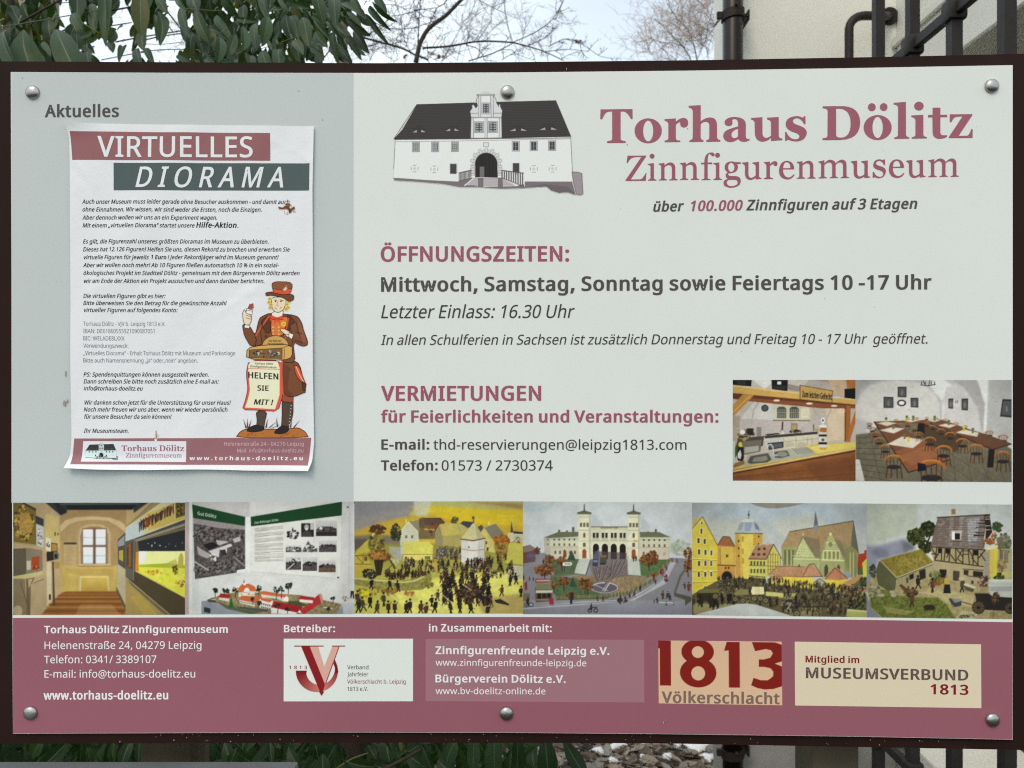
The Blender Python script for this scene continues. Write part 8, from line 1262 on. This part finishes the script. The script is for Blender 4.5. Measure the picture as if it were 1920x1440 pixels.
# leaves below the board, mostly darker green: shade there put into the colour
for q in ("1 -60 1385 60 1470 70 1.5 1|130 1400 55 1445 26 1.4 1|135 1385 70 1450 30 1.4 0|250 1380 225 1440 24 1.3 1|262 1370 258 1440 10 1.2 2|395 1380 380 1450 40 1.5 1|420 1390 445 1450 30 1.5 1|505 1385 512 1432 12 1.3 3|540 1400 560 1440 22 1.4 0|590 1385 600 1425 40 1.5 1|605 1412 605 1460 28 1.3 0|572 1425 545 1450 30 1.4 0|690 1395 705 1420 20 1.4 0|725 1380 730 1430 46 1.4 0|640 1425 700 1440 30 1.4 0|700 1432 740 1450 40 1.4 1|790 1395 765 1410 30 1.5 0|760 1412 795 1440 30 1.4 2|792 1400 812 1450 20 1.2 0|855 1385 835 1436 30 1.25 0|889 1380 887 1446 26 1.15 0|925 1370 926 1480 37 1.12 0|972 1370 972 1480 35 1.14 0|1022 1372 1032 1482 38 1.1 0|1056 1385 1104 1466 32 1.1 0|1000 1405 1002 1440 26 1.4 1|820 1425 850 1450 40 1.3 1"
          ).split('|'):
    t = [float(z) for z in q.split()]; t = t[-7:]
    x0, y0, x1, y1, w_, d, mi = t if len(t) == 7 else [0] * 7
    leaf(W(x0, y0, d), W(x1, y1, d - .02), w_ / F * d, 0 if x0 > 850 and x0 % 2 else 1, RND.uniform(-.5, .5))
for _ in range(520):
    x = RND.uniform(-60, 1010); y = RND.uniform(1375, 1450); d = RND.uniform(1.45, 2.3); a_ = RND.gauss(1.5, .7); L = RND.uniform(40, 80) * 1.4 / d
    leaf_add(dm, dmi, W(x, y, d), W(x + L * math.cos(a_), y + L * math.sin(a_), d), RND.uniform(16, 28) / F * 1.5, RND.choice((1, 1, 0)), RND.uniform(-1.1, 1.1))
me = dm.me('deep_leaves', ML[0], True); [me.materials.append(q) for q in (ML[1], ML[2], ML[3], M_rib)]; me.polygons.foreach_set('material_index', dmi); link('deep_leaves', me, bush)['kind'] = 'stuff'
link('stalks', stm.me('stalks', M_rib), bush)['kind'] = 'stuff'
# foliage mass that the board hides, so that the bush is whole from the side
mb = MB()
for _ in range(9000):
    x = RND.uniform(-2.6, .0); y = RND.uniform(1.25, 2.9); z = RND.uniform(.1, 2.75)
    if x > -.35 and z > 1.2: continue
    if z > CAM.z + .36 * y + .0 and False: continue
    if z > CAM.z + (720 - 150) / F * y or z < CAM.z - (1360 - 720) / F * y and y < 2.4 and x > -1.2 and RND.random() < .0: continue
    a_ = RND.uniform(0, 6.28); L = RND.uniform(.07, .12); w_ = L * .16; dx, dy, dz = math.cos(a_) * .5, math.sin(a_) * .5, -.85; sx, sy = -math.sin(a_), math.cos(a_)
    P0 = (x, y, z); P1 = (x + dx * L * .5 + sx * w_, y + dy * L * .5 + sy * w_, z + dz * L * .45); P2 = (x + dx * L, y + dy * L, z + dz * L); P3 = (x + dx * L * .5 - sx * w_, y + dy * L * .5 - sy * w_, z + dz * L * .45)
    mb.add([P0, P1, P2, P3], [(0, 1, 2), (0, 2, 3)])
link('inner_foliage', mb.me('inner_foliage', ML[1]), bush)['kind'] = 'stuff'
M_twig = mat('laurel_wood', (.050, .036, .026), .8, .2, var=.3, vscale=60); M_olive = mat('green_twig', (.11, .12, .04), .6, .3)
def branch(pts, wz, d, m=None, name='branch', parent=None, ox=0, oy=0, s_=SK, taper=.8, dd_=.0, n=7):
    P = [W(ox + x / s_, oy + y / s_, d + dd_ * i) for i, (x, y) in enumerate(pts)]; r0 = wz / s_ / F * d / 2
    Q = []; 
    for i in range(len(P) - 1):
        for k in range(3): Q.append(P[i].lerp(P[i + 1], k / 3))
    Q.append(P[-1]); 
    if len(Q) > 4: Q = [Q[0]] + [(Q[i - 1] + Q[i] * 2 + Q[i + 1]) / 4 for i in range(1, len(Q) - 1)] + [Q[-1]]
    mb = MB(); mb.tube(Q, [r0 * (1 - (1 - taper) * i / len(Q)) for i in range(len(Q))], n); o = link(name, mb.me(name, m or M_twig, True), parent or bush); return Q, r0
for c_, t, w_, d, m in ((1, "-40,365 250,325 700,245 1250,150 1500,80", 15, 1.5, M_olive), (1, "230,320 500,170 820,-10", 34, 1.6, None), (1, "400,350 520,190 720,-60", 20, 1.7, None), (1, "130,-60 150,100 90,330 60,520", 95, 1.9, None), (1, "530,555 900,380 1290,210", 22, 1.9, None), (1, "620,715 900,670 1260,620", 20, 1.9, None), (1, "1540,560 1900,490 2460,405", 20, 2.0, None), (1, "1080,290 1300,430 1520,560", 16, 1.7, M_olive), (1, "770,40 960,30 1100,40", 12, 2.0, None), (1, "0,-30 20,150 40,340", 26, 2.1, None), (1, "1350,800 1800,710 2000,690", 14, 2.1, None), (1, "1470,345 1700,310 1760,300", 16, 2.0, None), (1, "1460,145 1760,90", 26, 1.9, None),
    (2, "-20,560 300,480 620,440", 18, 2.0, None), (2, "80,585 300,595 600,560", 9, 2.1, None), (2, "30,690 300,660 1000,655", 14, 2.0, None), (2, "370,140 480,280 570,400", 22, 2.0, None), (2, "580,110 950,140 1150,145", 10, 1.5, M_olive), (2, "1520,700 1650,640 1920,580", 10, 1.5, M_olive), (2, "930,720 1060,660", 18, 1.6, None), (2, "390,330 450,420", 16, 2.1, None),
    (3, "-20,590 220,500 320,480", 10, 1.45, M_olive), (3, "600,800 700,660", 12, 2.2, None), (3, "830,200 930,120", 9, 1.6, M_olive), (3, "340,60 450,0", 16, 1.9, None), (3, "820,190 1000,260 1100,300", 10, 1.5, M_olive)):
    ox, oy = CROP[c_]; branch(pp(t), w_, d, m, ox=ox, oy=oy)
branch([(715, 1445), (760, 1422), (790, 1405)], 7, 1.3, None, s_=1)
branch([(750, 1385), (754, 1410)], 9, 1.35, M_olive, s_=1); branch([(632, 1440), (660, 1422), (690, 1412)], 3, 1.35, M_olive, s_=1)
mb = MB()
for x, y in ((-1.0, 1.85), (-.75, 2.1), (-1.4, 2.0), (-.4, 1.7)): mb.tube([(x, y, 0), (x + .05, y, .8), (x - .04, y + .05, 1.7)], [.03, .022, .012], 8)
link('trunk', mb.me('trunk', M_twig, True), bush)
# pale trunk and stake behind the laurel
M_bark = mat('pale_bark', (.30, .27, .20), .9, .2, var=.25, vscale=8, bump=.8, bscale=30, stretch=(1, 1, .2))
pt = thing('pale_tree', (0, 0, 0), 'thick pale beige tree trunk behind the laurel at the upper left', 'tree')
d = 3.2; mb = MB(); x = (63 - 960) / F * d; mb.tube([(x - .03, d, 0), (x, d, 1.5), (x, d, 3.4), (x + .02, d, 5)], [.13, .10, .093, .085], 16); link('trunk', mb.me('trunk', M_bark, True), pt)
mb = MB(); mb.tube([(x, d, 3.6), (x - .4, d + .1, 4.6), (x - .6, d + .2, 5.6)], [.04, .03, .015], 8); mb.tube([(x, d, 4.3), (x + .5, d + .3, 5.4), (x + .7, d + .3, 6.4)], [.04, .03, .012], 8); link('crown', mb.me('crown', M_bark, True), pt)
M_stake = mat('brown_stake_wood', (.13, .095, .075), .9, .2, var=.3, vscale=20, bump=.6, bscale=60)
d = 3.0; mb = MB(); x = (647 - 960) / F * d; mb.tube([(x, d, 0), (x - .004, d, 1.5), (x - .012, d, 3.6)], [.024, .021, .019], 10); o = link('wooden_stake', mb.me('wooden_stake', M_stake, True), label='slim brown wooden stake standing at the right edge of the laurel', cat='stake')

# ================================================= BARE TREES
M_barkd = mat('dark_bark', (.060, .050, .036), .9, .15, var=.3, vscale=40, bump=.5, bscale=90); M_barkf = mat('flare_paled_far_bark', (.34, .33, .31), .9, .1); M_barkt = mat('tan_far_bark', (.42, .34, .28), .9, .1); M_barkt2 = mat('brown_far_bark', (.17, .12, .085), .9, .1)  # far grey bark made paler: flare fading thin twigs put into the colour
def twigs(mb, Q, r0, d, n, L, lv=0, spread=1.0, rr=None, nn=4):
    """forked twigs off a limb, mostly upwards"""
    R = RND
    for _ in range(n):
        i = R.randrange(1, len(Q)); p = Q[i - 1].lerp(Q[i], R.random()); ax = (Q[i] - Q[i - 1]).normalized()
        a = R.choice((-1, 1)) * R.uniform(.5, 1.2) * spread; dr = Vector((ax.x * math.cos(a) - ax.z * math.sin(a), R.uniform(-.5, .5), ax.x * math.sin(a) + ax.z * math.cos(a))); dr.z += .15; dr.normalize()
        l = L * R.uniform(.4, 1.1); pts = [p]; k = 4
        for s_ in range(k): dr = (dr + Vector((R.uniform(-.3, .3), R.uniform(-.2, .2), R.uniform(-.25, .32)))).normalized(); pts.append(pts[-1] + dr * l / k)
        r = (rr or r0 * .35); mb.tube(pts, [r * (1 - .5 * q / k) for q in range(k + 1)], 3 if lv else nn, False)
        if lv < 2: twigs(mb, pts, r, d, 3 if lv == 0 else 2, L * .45, lv + 1, 1.0, max(r * .6, .0007 * d / 3))
tree = thing('bare_tree', (0, 0, 0), 'leafless dark-branched tree spreading above the board in front of the sky', 'tree')
TD = 3.4; tw = MB(); s4 = 4.8
for t, w_, ta, nt_ in (("0,560 18,470 35,390 95,275 180,200 260,150 340,70 400,5 480,-60", 46, .6, 10), ("60,432 200,425 350,410 500,378 650,368 870,382", 20, .75, 16), ("870,382 1000,415 1150,460 1330,545", 14, .5, 10), ("870,382 1060,300 1200,210 1280,100 1330,-10", 9, .6, 9), ("470,550 700,480 870,390", 11, .8, 6), ("770,540 900,460 1040,395 1150,345 1270,240", 6, .5, 7), ("1150,465 1380,440 1560,465", 7, .5, 8), ("1190,420 1330,345 1440,360 1560,440 1660,515 1850,530", 7, .5, 10), ("450,405 550,430 610,500 610,545", 9, .7, 5), ("560,-5 700,75 890,160", 7, .4, 4), ("100,440 100,360 110,545", 6, .8, 4), ("18,400 25,200 42,-20", 12, .7, 6), ("280,-10 250,40 180,70 150,160 100,250", 10, .8, 6), ("120,250 260,150 330,90", 16, .7, 4), ("20,500 110,540", 20, .8, 2), ("-20,90 120,80 180,68", 8, .7, 4), ("-20,250 90,215 150,190", 8, .7, 4)):
    Q, r0 = branch([p for p in pp(t)], w_, TD, M_barkd, 'branch', tree, 780, 0, s4, ta); twigs(tw, Q, r0, TD, max(3, int(nt_ * .7)), .085, rr=.0015)
for t, w_, ta, nt_ in (("1100,490 1180,510 1400,570 1600,620 1750,680 1860,750", 30, .9, 8), ("1150,170 1350,340 1560,395 1900,370", 11, .8, 8), ("1520,210 1650,200 1780,160 1930,125", 10, .7, 5), ("1380,60 1600,60 1880,240", 9, .7, 5), ("1180,480 1290,410 1400,330 1500,250", 13, .6, 6), ("1400,460 1560,580 1700,640", 9, .6, 5), ("600,805 720,640 860,560", 12, .6, 4), ("1660,380 1660,250 1560,-20", 9, .6, 5), ("1750,660 1690,520 1670,380", 8, .6, 4), ("1000,620 1200,650 1400,700 1600,680", 8, .5, 6)):
    Q, r0 = branch(pp(t), w_, TD + .15, M_barkd, 'branch', tree, 520, 0, SK, ta); twigs(tw, Q, r0, TD, nt_, .10, rr=.0014)
link('twigs', tw.me('twigs', M_barkd), tree)['kind'] = 'stuff'
mb = MB(); a = W(781, 120, TD); mb.tube([(a.x - .05, TD, 0), (a.x - .02, TD, 1.2), (a.x - .012, TD, 2.4), a], [.05, .035, .024, .0115], 10); link('trunk', mb.me('trunk', M_barkd, True), tree)
for px_, py_ in ((827, 108), (1084, 76), (757, 104)):
    c_ = W(px_, py_, TD - .02); mb = MB()
    for q in range(5):
        a = RND.uniform(0, 6.28); L = .02; u_ = Vector((math.cos(a), RND.uniform(-.4, .4), math.sin(a))); s_ = Vector((-u_.z, .2, u_.x)); mb.add([c_, c_ + u_ * L * .5 + s_ * L * .3, c_ + u_ * L, c_ + u_ * L * .5 - s_ * L * .25], [(0, 1, 2), (0, 2, 3)])
    link('dead_leaf', mb.me('dead_leaf', LIT[0]), tree)
def fartree(name, label, paths, ox, oy, s_, d, m, m2, ntw, L, wmul=1., rr=.004, base=None, group=None):
    t = thing(name, (0, 0, 0), label, 'tree', group); mb = MB(); tb_ = MB()
    for txt, w_ in paths:
        P = [W(ox + x / s_, oy + y / s_, d + RND.uniform(-.3, .3)) for x, y in pp(txt)]; r0 = w_ / s_ / F * d / 2 * wmul; mb.tube(P, [r0 * (1 - .55 * i / len(P)) for i in range(len(P))], 5, False); twigs(tb_, P, r0, d, ntw, L, 0, .75, rr, 3)
    link('crown', mb.me('crown', m2, True), t); link('twigs', tb_.me('twigs', m), t)['kind'] = 'stuff'
    mb = MB(); mb.tube([(base[0], d, 0), (base[0], d, base[1] * .5), (base[0] + .05, d, base[1])], [.16, .12, .06], 10); link('trunk', mb.me('trunk', m2, True), t)
a = W(1310, 118, 14)
fartree('far_tree', 'pale reddish leafless tree far behind, left of the drainpipe corner', (("1050,900 1040,770 1000,580 920,380 780,250 650,50", 20), ("980,900 950,760 860,620 700,460 560,320 470,250", 18), ("820,900 750,780 560,640 420,480", 10), ("1000,600 870,450 690,290", 10), ("1400,500 1250,420 1080,350 1000,300", 9), ("1400,450 1260,300 1190,150 1080,30", 12), ("940,420 940,200 960,-20", 9), ("840,320 850,150 820,-20", 7), ("860,620 700,570 560,570 430,500", 9), ("560,900 420,700 380,620", 6), ("1250,560 1100,480 1030,300", 6), ("1200,800 1150,560 1200,380", 8), ("1290,20 1150,100 1070,10", 6), ("1050,800 1120,600 1080,420", 8)), 1160, 0, SK, 14, M_barkt, M_barkt2, 13, .85, rr=.0042, base=(a.x, a.z))
a = W(870, 130, 9)
fartree('far_tree', 'faint pale grey leafless tree behind the dark-branched one', (("480,900 560,700 410,245 330,160", 9), ("230,550 410,240 580,110", 9), ("560,360 680,180 680,70", 9), ("620,330 760,200 790,200", 7), ("870,380 830,250 800,100 795,-30", 12), ("1270,240 1150,350 1000,420", 7), ("1330,-10 1290,90 1250,180", 12), ("370,550 430,290 490,120", 7), ("950,380 1000,180", 7), ("100,550 250,320 270,300", 6), ("240,550 410,240 420,120", 6), ("440,220 510,370", 6), ("1190,545 1170,470", 8)), 780, 0, 4.8, 9, M_barkf, M_barkf, 5, .5, rr=.0035, base=(a.x, a.z))
a = W(720, 130, 8)
fartree('far_tree', 'thin grey leafless tree between the laurel and the dark-branched tree', (("1200,900 1300,600 1250,400", 7), ("1500,900 1600,500 1640,250 1560,0", 8), ("1700,900 1720,600 1800,350 1850,100", 7), ("900,900 1000,700 1100,640", 7), ("250,900 300,760 360,700", 7), ("700,900 650,600 700,450", 6), ("1050,900 1190,740 1300,700", 6), ("1400,400 1500,440 1700,460", 6), ("-700,300 -500,520 -400,700", 7), ("-1500,100 -1400,250 -1450,500", 7), ("-1600,700 -1300,600 -1100,620", 6), ("-2400,300 -2300,200 -2250,0", 7)), 520, 0, SK, 8, M_barkf, M_barkf, 6, .45, rr=.003, base=(a.x, a.z))
